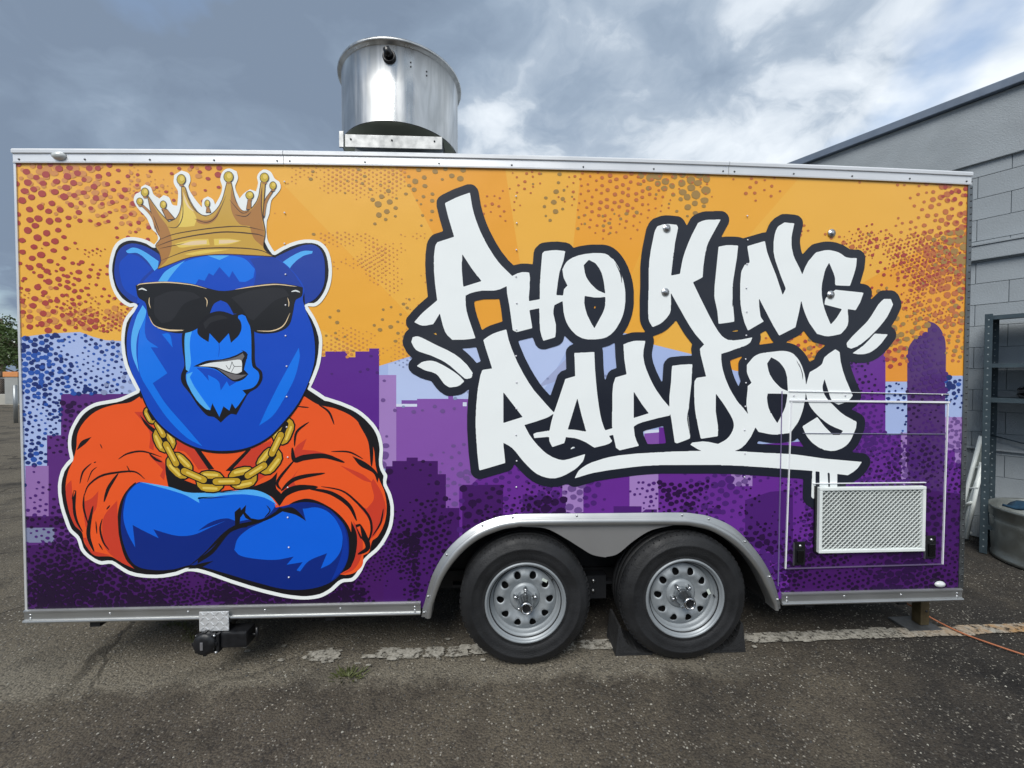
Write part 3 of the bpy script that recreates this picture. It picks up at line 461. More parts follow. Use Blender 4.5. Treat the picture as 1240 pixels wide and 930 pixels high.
  ('orange_shade',['-16292,12376 -15711,11995 -15524,11859 -15348,11707 -15186,11534 -15038,11346 -14617,10760 -15258,10711 -15610,11266 -15737,11442 -15881,11601 -15952,11649 -16035,11675 -16303,11715']),
  ('ink',['-20079,12073 -20078,12039 -20048,11944 -20003,11856 -19980,11832 -19973,11835 -19973,11870 -20004,11965 -20048,12053 -20072,12076']),
  ('ink',['-19201,11274 -19146,11298 -18907,11446 -18812,11494 -18715,11531 -18382,11614 -18130,11638 -17997,11632 -17845,11605 -17669,11557 -17160,11390 -17051,11363 -17047,11376 -17465,11558 -17826,11683 -17986,11717 -18128,11728 -18265,11724 -18519,11680 -18741,11612 -18844,11567 -18941,11509 -19105,11383 -19208,11286']),
  ('ink',['-18796,10945 -18789,10894 -18732,10751 -18659,10617 -18625,10580 -18617,10584 -18625,10635 -18681,10778 -18755,10912 -18789,10949']),
  ('ink',['-21099,10040 -21070,10107 -20979,10435 -20941,10546 -20899,10639 -20843,10722 -20770,10806 -20548,11033 -20508,11090 -20516,11101 -20650,11014 -20827,10867 -20909,10780 -20975,10686 -21022,10579 -21083,10333 -21111,10116 -21112,10043']),
  ('ink',['-20904,9401 -20876,9459 -20771,9740 -20722,9838 -20662,9923 -20589,10003 -20405,10165 -20196,10307 -20089,10364 -19870,10445 -19633,10498 -19056,10581 -18722,10611 -18570,10611 -18441,10596 -18330,10557 -18226,10495 -18131,10421 -17976,10279 -17918,10238 -17908,10251 -18095,10465 -18189,10550 -18299,10624 -18422,10675 -18563,10698 -18723,10704 -19065,10682 -19649,10606 -19897,10551 -20016,10512 -20131,10461 -20244,10398 -20461,10242 -20647,10064 -20722,9974 -20783,9875 -20829,9766 -20864,9656 -20908,9469 -20919,9406']),
  ('ink',['-19937,9090 -19888,9162 -19689,9664 -19633,9787 -19243,10452 -19209,10549 -19229,10564 -19306,10501 -19500,10278 -19699,10000 -19776,9865 -19835,9728 -19920,9435 -19962,9185 -19961,9097']),
  ('ink',['-20917,9514 -20960,9338 -20995,9079 -21001,8936 -20994,8795 -20969,8643 -20881,8304 -20783,8010 -20742,7917 -20728,7921 -20739,8024 -20843,8499 -20897,8807 -20906,9075 -20893,9435 -20902,9513']),
  ('ink',['-21497,9244 -21463,9302 -21348,9601 -21323,9650 -21410,9669 -21482,8960 -21485,8806 -21466,8559 -21447,8446 -21394,8232 -21313,8017 -21256,7905 -21133,7700 -21034,7566 -21014,7577 -21034,7647 -21213,8064 -21272,8269 -21311,8473 -21341,8810 -21338,8953 -21289,9608 -21295,9698 -21412,9713 -21466,9534 -21512,9318 -21518,9251']),
  ('ink',['-20500,8908 -20550,8803 -20603,8650 -20761,8093 -20836,7687 -20848,7469 -20820,7240 -20783,7108 -20731,6968 -20670,6830 -20550,6600 -20497,6531 -20468,6543 -20475,6633 -20617,7159 -20637,7277 -20647,7473 -20637,7665 -20613,7902 -20472,8783 -20470,8900']),
  ('ink',['-20057,8239 -20149,8014 -20202,7798 -20211,7688 -20190,7458 -20166,7336 -20102,7106 -20064,7006 -20018,6915 -19962,6830 -19845,6691 -19754,6606 -19743,6615 -19765,6666 -19900,6875 -19982,7043 -20043,7246 -20095,7476 -20121,7689 -20119,7788 -20105,7892 -20047,8173 -20043,8235']),
  ('ink',['-20371,8110 -20383,8029 -20379,7778 -20354,7527 -20333,7449 -20323,7450 -20311,7530 -20315,7782 -20340,8033 -20361,8111']),
  ('ink',['-20258,6971 -20250,6920 -20187,6779 -20105,6649 -20067,6614 -20058,6619 -20067,6671 -20130,6812 -20212,6942 -20250,6976']),
  ('ink',['-19827,8703 -19790,8713 -19715,8782 -19660,8870 -19655,8909 -19664,8918 -19701,8908 -19776,8838 -19831,8751 -19836,8711']),
  ('ink',['-20737,10112 -20706,10172 -20584,10469 -20499,10643 -20411,10750 -20278,10863 -20254,10893 -20258,10899 -20336,10861 -20442,10788 -20495,10736 -20543,10673 -20586,10591 -20667,10379 -20729,10181 -20744,10115']),
  ('ink',['-17685,11555 -17665,11506 -17578,11384 -17462,11258 -17402,11209 -17341,11172 -17210,11122 -17098,11102 -17057,11107 -17050,11125 -17077,11159 -17120,11189 -17333,11315 -17624,11550 -17672,11569']),
  ('ink',['-20406,11112 -20387,11104 -20337,11111 -20292,11136 -20283,11163 -20302,11171 -20352,11164 -20398,11139']),
  ('ink',['-21224,11757 -21101,12047 -21051,12136 -20986,12213 -20897,12277 -20798,12325 -20484,12438 -20670,12218 -20803,12081 -20967,11946']),
  ('ink',['-18114,13571 -17841,13250 -17651,13043 -17551,12959 -17392,12844 -17449,12603 -17706,12860 -17861,13044 -17921,13144']),
  ('ink',['-9131,14025 -9082,13972 -8819,13777 -8732,13701 -8662,13624 -8605,13531 -8548,13414 -8403,13061 -8359,12991 -8343,12997 -8376,13189 -8455,13454 -8509,13583 -8575,13693 -8659,13783 -8759,13860 -8865,13926 -9055,14018 -9122,14039']),
  ('ink',['-10226,13949 -10158,13921 -9936,13886 -9712,13876 -9639,13889 -9638,13900 -9706,13928 -9928,13963 -10153,13973 -10225,13960']),
  ('ink',['-10387,11867 -10358,11950 -10300,12350 -10267,12482 -10221,12588 -10147,12684 -10043,12785 -9703,13061 -9641,13132 -9651,13148 -9851,13051 -10116,12877 -10236,12771 -10328,12655 -10384,12520 -10414,12370 -10426,12217 -10419,11954 -10405,11868']),
  ('ink',['-10532,11808 -10555,11728 -10574,11474 -10571,11333 -10549,11199 -10487,11079 -10366,11014 -10250,11017 -9974,11110 -9869,11131 -9398,11202 -9048,11233 -8885,11230 -8713,11205 -8520,11158 -7974,10997 -7851,10983 -7835,11026 -7936,11098 -8083,11179 -8458,11353 -8658,11426 -8852,11476 -9042,11499 -9236,11501 -9427,11490 -9916,11431 -10050,11402 -10167,11358 -10314,11288 -10330,11276 -10321,11260 -10343,11282 -10375,11370 -10451,11736 -10488,11812']),
  ('ink',['-8524,11577 -8422,11564 -7937,11550 -7767,11536 -7620,11510 -7482,11465 -7339,11401 -6956,11198 -6870,11165 -6863,11177 -7038,11308 -7304,11473 -7452,11545 -7599,11595 -7758,11621 -7934,11630 -8114,11627 -8423,11605 -8524,11590']),
  ('ink',['-7128,13153 -7086,13024 -6783,12485 -6686,12287 -6617,12099 -6575,11892 -6547,11647 -6497,10930 -6460,10779 -6428,10779 -6394,10930 -6370,11140 -6354,11391 -6351,11659 -6367,11922 -6411,12159 -6496,12376 -6613,12586 -6747,12780 -6881,12949 -7002,13083 -7102,13171']),
  ('ink',['-11090,9535 -10993,9583 -10629,9894 -10481,9996 -10320,10078 -10109,10145 -9841,10209 -9020,10376 -8852,10437 -8856,10470 -9034,10479 -9573,10443 -9876,10405 -10160,10351 -10397,10280 -10588,10177 -10750,10048 -10883,9909 -10988,9773 -11066,9655 -11112,9558']),
  ('ink',['-11200,8780 -11134,8830 -10955,9111 -10891,9194 -10827,9254 -10753,9304 -10568,9404 -10345,9492 -10222,9530 -10074,9561 -9342,9651 -9226,9695 -9226,9747 -9341,9790 -9504,9818 -9901,9855 -10101,9858 -10278,9844 -10431,9815 -10574,9774 -10707,9720 -10830,9655 -10940,9577 -11041,9484 -11125,9368 -11185,9237 -11225,9106 -11250,8984 -11259,8881 -11247,8800']),
  ('ink',['-9057,9744 -8937,9712 -8359,9592 -8159,9535 -7989,9465 -7843,9380 -7705,9278 -7574,9165 -7214,8805 -6893,8452 -6723,8216 -6659,8102 -6610,7989 -6574,7877 -6533,7652 -6527,7425 -6538,7311 -6596,7073 -6746,6625 -6896,6250 -6914,6190 -6896,6181 -6772,6392 -6673,6593 -6496,7038 -6425,7289 -6409,7415 -6405,7539 -6424,7786 -6450,7910 -6490,8036 -6544,8161 -6615,8286 -6797,8534 -7131,8890 -7506,9246 -7645,9359 -7794,9461 -7953,9545 -8136,9612 -8344,9663 -8558,9701 -8931,9751 -9053,9763']),
  ('ink',['-9685,9629 -9563,9579 -8967,9436 -8760,9374 -8581,9303 -8421,9218 -8104,9014 -7957,8900 -7708,8671 -7610,8548 -7522,8404 -7314,7983 -7252,7900 -7223,7912 -7235,8014 -7312,8308 -7374,8479 -7456,8649 -7559,8802 -7682,8938 -7824,9068 -7981,9192 -8150,9305 -8326,9405 -8507,9488 -8709,9553 -8932,9601 -9371,9655 -9550,9665 -9680,9661']),
  ('ink',['-5854,8534 -5883,8452 -6004,7911 -6047,7786 -6176,7537 -6394,7185 -6430,7104 -6418,7096 -6279,7250 -6102,7488 -6022,7619 -5959,7748 -5915,7884 -5860,8185 -5838,8445 -5840,8532']),
  ('ink',['-6993,6963 -6986,7062 -7067,7629 -7250,7564 -7080,7231 -6867,6773 -6822,6659 -6789,6516 -6805,6473 -6866,6409 -7151,6215 -7204,6153 -7184,6111 -7106,6116 -7001,6140 -6879,6179 -6753,6235 -6637,6316 -6554,6438 -6534,6587 -6556,6734 -6600,6879 -6813,7365 -6941,7594 -7005,7686 -7070,7757 -7296,7714 -7289,7593 -7144,7167 -7089,7035 -7036,6951']),
  ('ink',['-11092,9611 -11105,9672 -11191,9802 -11220,9870 -11226,9943 -11198,10040 -11105,10196 -10952,10405 -10432,11070 -10338,11220 -10355,11235 -10486,11118 -10662,10936 -11057,10493 -11222,10282 -11331,10106 -11370,9956 -11348,9827 -11289,9731 -11219,9666 -11110,9598']),
  ('ink',['-7439,11340 -6983,11128 -6835,11050 -6696,10958 -6559,10853 -6426,10741 -6302,10619 -6192,10486 -6101,10341 -6079,10262 -6085,10178 -6150,9917 -6247,10240 -6290,10340 -6354,10426 -6478,10523 -6910,10732 -7042,10821 -7134,10912 -7215,11014']),
  ('ink',['-7525,7910 -7331,7490 -7278,7346 -7243,7198 -7225,7009 -7222,6819 -7233,6629 -7255,6440 -7316,6104 -7354,5956 -7404,5812 -7466,5675 -7545,5548 -7642,5437 -7756,5342 -8125,5087 -7819,5493 -7728,5634 -7658,5787 -7606,5969 -7574,6156 -7556,6347 -7525,6966']),
  ('ink',['-16895,11115 -16575,10657 -16459,10515 -16326,10391 -16151,10273 -15966,10175 -15772,10090 -14918,9752 -14686,9669 -14449,9604 -14208,9567 -13928,9566 -13648,9595 -12809,9738 -14190,9587 -13517,9595 -13293,9606 -13071,9630 -12909,9662 -12750,9706 -12141,9930 -11864,10047 -11730,10115 -11602,10193 -11529,10251 -11282,10539 -11357,10049 -11369,9887 -11359,9725 -11326,9646 -11267,9579 -11137,9450 -11103,9372 -11096,9244 -11110,9116 -11190,8731 -11424,9073 -11511,9177 -11613,9262 -11737,9328 -11869,9375 -12147,9430 -12623,9476 -12960,9499 -13632,9514 -13968,9503 -14238,9479 -14506,9438 -15307,9290 -14211,9367 -14855,9308 -15069,9304 -15280,9326 -15584,9401 -15881,9501 -16759,9844 -16834,10242 -16874,10508 -16889,10750']),
  ('ink',['-15474,11841 -15198,11816 -14458,10725 -14746,10706']),
  ('ink',['-12594,11735 -12795,11736 -13895,10625 -13616,10622']),
  ('navy',['-18444,9953 -18640,9764 -18729,9661 -18808,9550 -18874,9431 -18943,9264 -18999,9091 -19075,8733 -19125,8333 -19145,7891 -19140,7670 -19123,7450 -19096,7245 -19058,7042 -19009,6841 -18950,6643 -18820,6304 -18752,6160 -18674,6024 -18581,5901 -18471,5798 -18329,5709 -18176,5643 -18014,5596 -17848,5562 -17472,5513 -17259,5503 -17046,5505 -16621,5535 -16448,5564 -15938,5707 -15765,5739 -15684,5744 -15524,5729 -15141,5636 -14696,5506 -13917,5255 -12912,4908 -11565,4494 -11224,4410 -10878,4348 -10606,4319 -10331,4308 -10055,4313 -9781,4335 -9509,4374 -9291,4419 -9077,4479 -8867,4556 -8665,4651 -8473,4763 -8331,4870 -8203,4995 -8087,5133 -7983,5282 -7891,5437 -7816,5591 -7754,5752 -7706,5918 -7673,6088 -7654,6260 -7643,6499 -7644,6739 -7661,6978 -7698,7214 -7759,7443 -7837,7629 -7938,7805 -8058,7971 -8326,8277 -8446,8394 -8576,8503 -8713,8600 -8857,8685 -9008,8757 -9183,8822 -9363,8874 -9547,8912 -9732,8936 -9917,8946 -10101,8936 -10284,8907 -10827,8784 -11394,8676 -11442,8896 -11466,8966 -11503,9027 -11661,9191 -11751,9261 -11848,9318 -11950,9360 -12170,9419 -12393,9464 -12619,9495 -12846,9511 -13072,9514 -13522,9496 -13970,9458 -15307,9313 -13675,9304 -14642,9285 -14962,9293 -15280,9326 -15583,9392 -15879,9485 -16464,9696 -16760,9789 -17303,9940 -17575,10009 -17849,10065 -18126,10104 -18195,10100 -18262,10079 -18327,10044']),
  ('mid_navy',['-8554,8398 -8191,8057 -8079,7936 -7986,7800 -7910,7646 -7850,7483 -7805,7314 -7769,7143 -7714,6782 -7687,6402 -7692,6212 -7714,6025 -7746,5875 -7794,5728 -7854,5586 -7926,5450 -8007,5321 -8109,5192 -8223,5075 -8588,4742 -8299,5396 -8178,5724 -8072,6050 -8030,6217 -7975,6550 -7950,6884 -7960,7049 -7991,7211 -8076,7459 -8186,7698']),
  ('arm_blue',['-18714,9594 -18512,9840 -18395,9946 -18267,10024 -18127,10060 -17849,10052 -17575,9998 -17302,9916 -16465,9630 -15882,9389 -15586,9285 -15282,9215 -14964,9189 -14643,9195 -13676,9271 -15308,9255 -14238,9437 -13678,9494 -13094,9530 -12802,9529 -12511,9507 -12346,9478 -12184,9430 -12026,9368 -11873,9292 -11727,9205 -11646,9139 -11578,9059 -11393,8792 -11522,8577 -11623,8446 -11790,8282 -11880,8209 -11975,8147 -12079,8103 -12233,8070 -12390,8060 -12709,8064 -12868,8057 -13227,7984 -13318,7983 -13431,8009 -13651,8101 -13762,8140 -13875,8155 -14036,8145 -14197,8120 -14355,8082 -14509,8031 -14660,7971 -14804,7897 -14940,7808 -15335,7518 -13909,8026 -14664,7704 -15174,7457 -15347,7384 -15525,7329 -15694,7295 -15865,7273 -16037,7265 -16208,7270 -16378,7289 -16615,7338 -16848,7407 -17538,7643 -17282,7172 -18067,7597 -18557,7882 -18453,6718 -18677,7149 -18808,7444 -18910,7748 -18951,7904 -18983,8061 -19003,8220 -19009,8375 -19004,8530 -18988,8685 -18935,8991 -18875,9245 -18834,9369 -18782,9486']),
  ('light_blue',['-18231,10116 -17347,9964 -16759,9844 -16568,9787 -16003,9578 -15809,9533 -15577,9506 -15108,9496 -14273,9514 -12811,9571 -14637,9454 -13744,9558 -12913,9635 -12711,9639 -12510,9623 -12344,9592 -12181,9546 -12022,9486 -11870,9411 -11725,9322 -11624,9235 -11537,9131 -11303,8791 -11365,8840 -11487,8939 -11616,9029 -11790,9130 -11970,9215 -12264,9292 -12465,9331 -12870,9385 -13074,9398 -13523,9392 -13970,9355 -14418,9306 -15309,9174 -14211,9312 -15281,9271 -15222,8970 -15773,9318 -15918,9390 -16124,9477 -16546,9625 -16972,9758']),
  ('arm_blue',['-13507,6495 -13424,6855 -13386,6969 -13330,7075 -13236,7196 -13128,7307 -13011,7408 -12761,7589 -12609,7679 -12124,7899 -11968,7984 -11829,8086 -11571,8322 -11435,8426 -11283,8499 -11151,8524 -11015,8522 -10876,8500 -10605,8430 -10508,8397 -10326,8302 -10153,8188 -10027,8089 -9849,7926 -10012,8596 -9545,8655 -9390,8661 -9237,8643 -9088,8602 -8943,8544 -8804,8470 -8674,8381 -8555,8280 -8441,8157 -8341,8020 -8175,7722 -8057,7454 -8020,7337 -7975,7096 -7970,6975 -7992,6685 -8020,6541 -8060,6402 -8114,6269 -8185,6137 -8270,6013 -8365,5896 -8579,5688 -8677,5618 -8784,5562 -9120,5416 -8780,6224 -9359,6013 -9546,5932 -9722,5831 -9831,5741 -9925,5635 -10184,5287 -10355,5350 -10042,5778 -10863,5655 -10495,6082 -11053,5971 -11240,5941 -11428,5925 -11836,5933 -12242,5976 -12605,6030 -12924,6092 -13080,6138 -13230,6197 -13297,6240 -13354,6297']),
  ('navy',['-10941,8762 -10602,8852 -10372,8894 -10009,8919 -9644,8918 -9462,8904 -9369,8888 -9008,8757 -9372,8685 -9737,8618 -9921,8595 -9945,8599 -10034,8655 -10489,8662 -10671,8695']),
  ('ink',['-15359,6031 -14944,6325 -14809,6429 -14682,6541 -14515,6717 -14050,7279 -13886,7458 -13718,7615 -13533,7749 -13432,7799 -13280,7851 -13123,7888 -12233,8048 -12098,8080 -11966,8124 -11845,8178 -11615,8312 -11397,8465 -11350,8505 -11269,8599 -11191,8696 -10886,8574 -11325,8290 -11627,8119 -11939,7988 -12260,7880 -12601,7776 -13145,7634 -13323,7576 -13516,7502 -13697,7405 -13775,7339 -13945,7149 -14402,6529 -14573,6341 -14719,6218 -14875,6110 -15363,5810']),
  ('ink',['-13456,7718 -13468,8474 -13173,8737 -13141,8562 -12879,8849 -12930,8443 -12642,8135 -12147,8034 -12476,7923 -12922,8151 -13032,8374 -13180,8179 -13242,7772']),
  ('ink',['-11283,8534 -10876,8663 -10739,8689 -10602,8687 -10498,8656 -10403,8599 -10315,8526 -10151,8364 -10021,8206 -9848,7949 -10162,8161 -10379,8286 -10557,8346 -10832,8410']),
  ('ink',['-11849,8796 -11834,8757 -11734,8602 -11714,8552 -11712,8512 -11732,8464 -11775,8401 -11940,8209 -11969,8163 -11962,8156 -11859,8234 -11728,8360 -11676,8428 -11646,8498 -11650,8569 -11680,8633 -11768,8740 -11841,8802']),
  ('ink',['-15895,5630 -15422,6016 -15114,6284 -14845,6557 -14325,7129 -14052,7397 -13753,7632 -13587,7714 -13405,7759 -12835,7829 -12837,7672 -13192,7632 -13369,7613 -13540,7576 -13701,7508 -13895,7375 -14071,7216 -14402,6865 -14572,6698 -15088,6232 -15528,5867']),
  ('ink',['-15874,5552 -15555,5710 -15336,5797 -15030,5865 -14562,5937 -14957,5712 -15092,5645 -15232,5593 -15358,5567 -15486,5556']),
  ('ink',['-17187,13553 -17151,13376 -17205,13203 -17334,13080 -17505,13040 -17670,13094 -17786,13227 -17929,13518 -17964,13694 -17910,13867 -17781,13990 -17611,14030 -17446,13977 -17330,13844']),
  ('chain_gold',['-17252,13518 -17224,13379 -17266,13244 -17367,13148 -17501,13117 -17630,13159 -17721,13263 -17863,13553 -17891,13692 -17849,13827 -17748,13923 -17615,13954 -17486,13912 -17395,13808']),
  ('chain_light',['-17594,13283 -17596,13250 -17608,13238 -17624,13235 -17650,13252 -17831,13620 -17829,13653 -17817,13665 -17801,13668 -17775,13651']),
  ('chain_light',['-17285,13451 -17286,13418 -17298,13407 -17314,13403 -17341,13420 -17522,13788 -17520,13821 -17508,13833 -17492,13837 -17466,13819']),
  ('ink',['-17389,13360 -17381,13321 -17392,13283 -17421,13256 -17458,13248 -17494,13259 -17520,13289 -17727,13711 -17735,13750 -17723,13788 -17695,13814 -17658,13823 -17621,13812 -17596,13782']),
  ('ink',['-16333,12359 -16293,12061 -16402,11780 -16630,11592 -16917,11547 -17186,11657 -17363,11893 -17499,12225 -17538,12523 -17430,12803 -17202,12991 -16916,13036 -16648,12927 -16470,12692']),
  ('chain_gold',['-16401,12329 -16366,12069 -16461,11825 -16659,11662 -16908,11623 -17141,11719 -17296,11924 -17431,12256 -17466,12514 -17371,12758 -17174,12921 -16925,12960 -16692,12865 -16538,12661']),
  ('chain_light',['-17039,11892 -17035,11861 -17047,11832 -17070,11812 -17100,11808 -17128,11819 -17147,11844 -17384,12425 -17388,12456 -17376,12485 -17353,12505 -17323,12509 -17295,12498 -17277,12473']),
  ('chain_light',['-16449,12159 -16445,12128 -16456,12099 -16480,12079 -16510,12075 -16538,12086 -16556,12111 -16794,12692 -16798,12723 -16787,12752 -16763,12772 -16733,12777 -16705,12765 -16687,12741']),
  ('ink',['-16659,12025 -16649,11953 -16676,11884 -16731,11839 -16801,11828 -16866,11855 -16910,11912 -17174,12559 -17184,12631 -17157,12699 -17102,12745 -17032,12756 -16967,12729 -16924,12672']),
  ('ink',['-15627,11160 -15485,10896 -15490,10593 -15640,10332 -15895,10183 -16186,10187 -16435,10341 -16751,10680 -16892,10944 -16886,11246 -16737,11506 -16483,11655 -16193,11652 -15944,11499']),
  ('chain_gold',['-15680,11106 -15557,10877 -15561,10614 -15692,10387 -15913,10258 -16166,10261 -16382,10395 -16698,10734 -16820,10963 -16815,11225 -16686,11451 -16465,11580 -16213,11578 -15997,11445']),
  ('chain_light',['-16146,10479 -16131,10451 -16132,10420 -16148,10392 -16174,10377 -16204,10377 -16230,10393 -16695,10892 -16710,10919 -16709,10951 -16694,10978 -16667,10993 -16637,10993 -16611,10977']),
  ('chain_light',['-15683,10948 -15668,10921 -15668,10889 -15684,10862 -15710,10846 -15741,10847 -15767,10863 -16233,11361 -16247,11388 -16247,11420 -16231,11447 -16205,11462 -16174,11462 -16149,11446']),
  ('ink',['-15828,10738 -15793,10674 -15795,10600 -15831,10536 -15893,10500 -15964,10501 -16025,10539 -16550,11102 -16585,11166 -16583,11239 -16547,11303 -16485,11339 -16415,11338 -16354,11301']),
  ('ink',['-14439,10680 -14151,10580 -13950,10343 -13891,10033 -13990,9733 -14220,9524 -14519,9463 -14881,9487 -15168,9589 -15367,9826 -15426,10135 -15327,10433 -15099,10642 -14801,10704']),
  ('chain_gold',['-14444,10603 -14192,10515 -14017,10308 -13966,10038 -14052,9776 -14253,9594 -14513,9540 -14876,9564 -15127,9653 -15301,9860 -15351,10130 -15265,10391 -15066,10573 -14806,10627']),
  ('chain_light',['-14359,9775 -14329,9765 -14308,9740 -14302,9707 -14312,9676 -14336,9654 -14367,9648 -15007,9691 -15037,9701 -15058,9726 -15064,9759 -15053,9790 -15029,9812 -14998,9818']),
  ('chain_light',['-14313,10477 -14283,10467 -14262,10442 -14256,10409 -14266,10378 -14290,10356 -14321,10350 -14960,10392 -14990,10402 -15011,10427 -15017,10460 -15007,10491 -14983,10513 -14952,10519']),
  ('ink',['-14294,10209 -14224,10184 -14175,10126 -14161,10051 -14185,9977 -14241,9926 -14314,9911 -15025,9959 -15095,9984 -15144,10041 -15158,10117 -15134,10190 -15078,10241 -15005,10256']),
  ('ink',['-12945,10896 -12640,10876 -12386,10702 -12250,10418 -12270,10102 -12441,9838 -12716,9698 -13112,9616 -13417,9636 -13670,9812 -13804,10095 -13784,10410 -13614,10673 -13340,10814']),
  ('chain_gold',['-12931,10820 -12664,10803 -12442,10650 -12324,10403 -12342,10127 -12490,9897 -12730,9774 -13126,9692 -13392,9710 -13614,9863 -13731,10110 -13713,10386 -13565,10615 -13326,10738']),
  ('chain_light',['-12648,10041 -12616,10039 -12589,10021 -12575,9991 -12577,9958 -12595,9931 -12624,9916 -13277,9781 -13309,9783 -13335,9801 -13349,9831 -13347,9864 -13329,9892 -13301,9906']),
  ('chain_light',['-12780,10732 -12748,10730 -12722,10712 -12707,10682 -12710,10649 -12727,10621 -12756,10607 -13408,10471 -13440,10473 -13467,10491 -13481,10521 -13479,10554 -13461,10581 -13432,10596']),
  ('ink',['-12691,10479 -12617,10474 -12554,10431 -12521,10362 -12526,10284 -12568,10220 -12635,10186 -13365,10034 -13440,10039 -13502,10082 -13534,10151 -13529,10228 -13488,10293 -13421,10327']),
  ('ink',['-11977,11680 -11739,11861 -11446,11896 -11175,11775 -11000,11530 -10967,11227 -11086,10947 -11383,10566 -11621,10385 -11915,10351 -12185,10473 -12360,10718 -12392,11021 -12273,11299']),
  ('chain_gold',['-11919,11632 -11712,11789 -11457,11819 -11222,11714 -11070,11502 -11042,11239 -11145,10996 -11442,10614 -11649,10457 -11904,10428 -12138,10534 -12289,10747 -12317,11009 -12214,11251']),
  ('chain_light',['-11257,11229 -11232,11247 -11201,11251 -11173,11238 -11155,11213 -11151,11181 -11164,11152 -11593,10598 -11618,10580 -11649,10576 -11677,10589 -11695,10614 -11699,10646 -11686,10675']),
  ('chain_light',['-11767,11648 -11742,11667 -11712,11671 -11684,11658 -11665,11633 -11662,11601 -11674,11572 -12103,11019 -12128,11000 -12159,10997 -12187,11009 -12205,11035 -12208,11066 -12196,11095']),
  ('ink',['-11546,11526 -11488,11570 -11416,11578 -11351,11549 -11308,11489 -11300,11416 -11329,11348 -11815,10721 -11873,10678 -11944,10669 -12010,10699 -12052,10758 -12060,10832 -12031,10900']),
  ('ink',['-11339,13130 -11173,13353 -10921,13461 -10651,13426 -10434,13256 -10331,12997 -10367,12719 -10563,12236 -10730,12013 -10982,11906 -11253,11942 -11468,12112 -11571,12371 -11535,12648']),
  ('chain_gold',['-11270,13101 -11127,13291 -10911,13384 -10680,13354 -10495,13208 -10406,12987 -10437,12749 -10633,12266 -10776,12075 -10992,11983 -11223,12014 -11408,12160 -11496,12381 -11465,12619']),
  ('chain_light',['-10598,12906 -10581,12929 -10555,12940 -10527,12936 -10505,12919 -10494,12892 -10498,12864 -10755,12229 -10773,12206 -10798,12195 -10826,12199 -10848,12216 -10859,12243 -10855,12271']),
  ('chain_light',['-11147,13138 -11130,13161 -11104,13172 -11077,13168 -11054,13151 -11044,13124 -11048,13096 -11305,12462 -11322,12439 -11348,12428 -11376,12432 -11398,12449 -11408,12476 -11404,12504']),
  ('ink',['-10921,13095 -10881,13149 -10821,13175 -10756,13166 -10704,13125 -10679,13064 -10688,12997 -10982,12272 -11022,12219 -11083,12193 -11147,12201 -11199,12242 -11224,12304 -11215,12371']),
  ('ink',['-16794,12606 -16773,12504 -16804,12403 -16879,12333 -16978,12310 -17073,12341 -17140,12418 -17422,12991 -17443,13093 -17411,13193 -17337,13264 -17239,13287 -17143,13256 -17076,13179']),
  ('chain_gold',['-16845,12578 -16830,12506 -16852,12435 -16905,12385 -16975,12369 -17042,12391 -17089,12446 -17371,13019 -17386,13091 -17364,13162 -17311,13212 -17242,13228 -17174,13206 -17127,13152']),
  ('chain_light',['-16965,12618 -16960,12593 -16968,12568 -16986,12551 -17011,12545 -17034,12553 -17051,12572 -17251,12979 -17256,13004 -17248,13029 -17230,13047 -17206,13052 -17182,13045 -17165,13026']),
  ('ink',['-16164,11130 -16142,11022 -16174,10916 -16254,10841 -16358,10817 -16459,10851 -16530,10933 -17019,11929 -17041,12037 -17008,12143 -16929,12217 -16825,12242 -16725,12208 -16653,12127']),
  ('chain_gold',['-16215,11103 -16199,11025 -16223,10948 -16280,10895 -16355,10877 -16428,10901 -16479,10960 -16968,11957 -16984,12035 -16960,12111 -16903,12165 -16829,12182 -16756,12158 -16705,12099']),
  ('chain_light',['-16382,11222 -16376,11195 -16385,11168 -16405,11149 -16431,11143 -16457,11151 -16475,11172 -16802,11838 -16807,11866 -16799,11892 -16779,11911 -16753,11917 -16727,11909 -16709,11888']),
  ('ink',['-14901,10379 -14814,10304 -14776,10194 -14795,10078 -14868,9988 -14974,9947 -15085,9967 -16049,10429 -16135,10503 -16173,10613 -16154,10728 -16082,10818 -15976,10859 -15866,10839']),
  ('chain_gold',['-14925,10324 -14862,10269 -14833,10188 -14848,10104 -14901,10037 -14979,10007 -15060,10022 -16025,10483 -16088,10538 -16116,10618 -16102,10703 -16049,10769 -15971,10799 -15890,10785']),
  ('chain_light',['-15126,10301 -15104,10282 -15094,10253 -15099,10224 -15118,10201 -15145,10190 -15173,10195 -15825,10507 -15847,10526 -15857,10554 -15852,10583 -15833,10607 -15806,10617 -15777,10612']),
  ('ink',['-13306,10306 -13198,10277 -13119,10196 -13090,10085 -13119,9974 -13197,9892 -13305,9861 -14388,9855 -14495,9884 -14573,9965 -14602,10076 -14574,10187 -14496,10269 -14389,10299']),
  ('chain_gold',['-13306,10246 -13227,10225 -13170,10166 -13149,10085 -13169,10004 -13226,9944 -13305,9922 -14388,9915 -14466,9937 -14523,9996 -14544,10076 -14524,10157 -14467,10217 -14389,10239']),
  ('chain_light',['-13483,10140 -13456,10132 -13436,10111 -13428,10083 -13436,10055 -13456,10034 -13483,10026 -14211,10022 -14238,10029 -14258,10050 -14266,10078 -14259,10106 -14239,10127 -14211,10135']),
  ('ink',['-12055,11085 -11948,11118 -11839,11091 -11759,11011 -11727,10900 -11754,10788 -11831,10704 -12667,10179 -12774,10146 -12883,10173 -12963,10253 -12994,10363 -12968,10475 -12891,10559']),
  ('chain_gold',['-12025,11033 -11947,11057 -11868,11037 -11809,10979 -11786,10899 -11805,10817 -11862,10756 -12698,10230 -12776,10206 -12855,10226 -12913,10284 -12936,10365 -12917,10447 -12860,10507']),
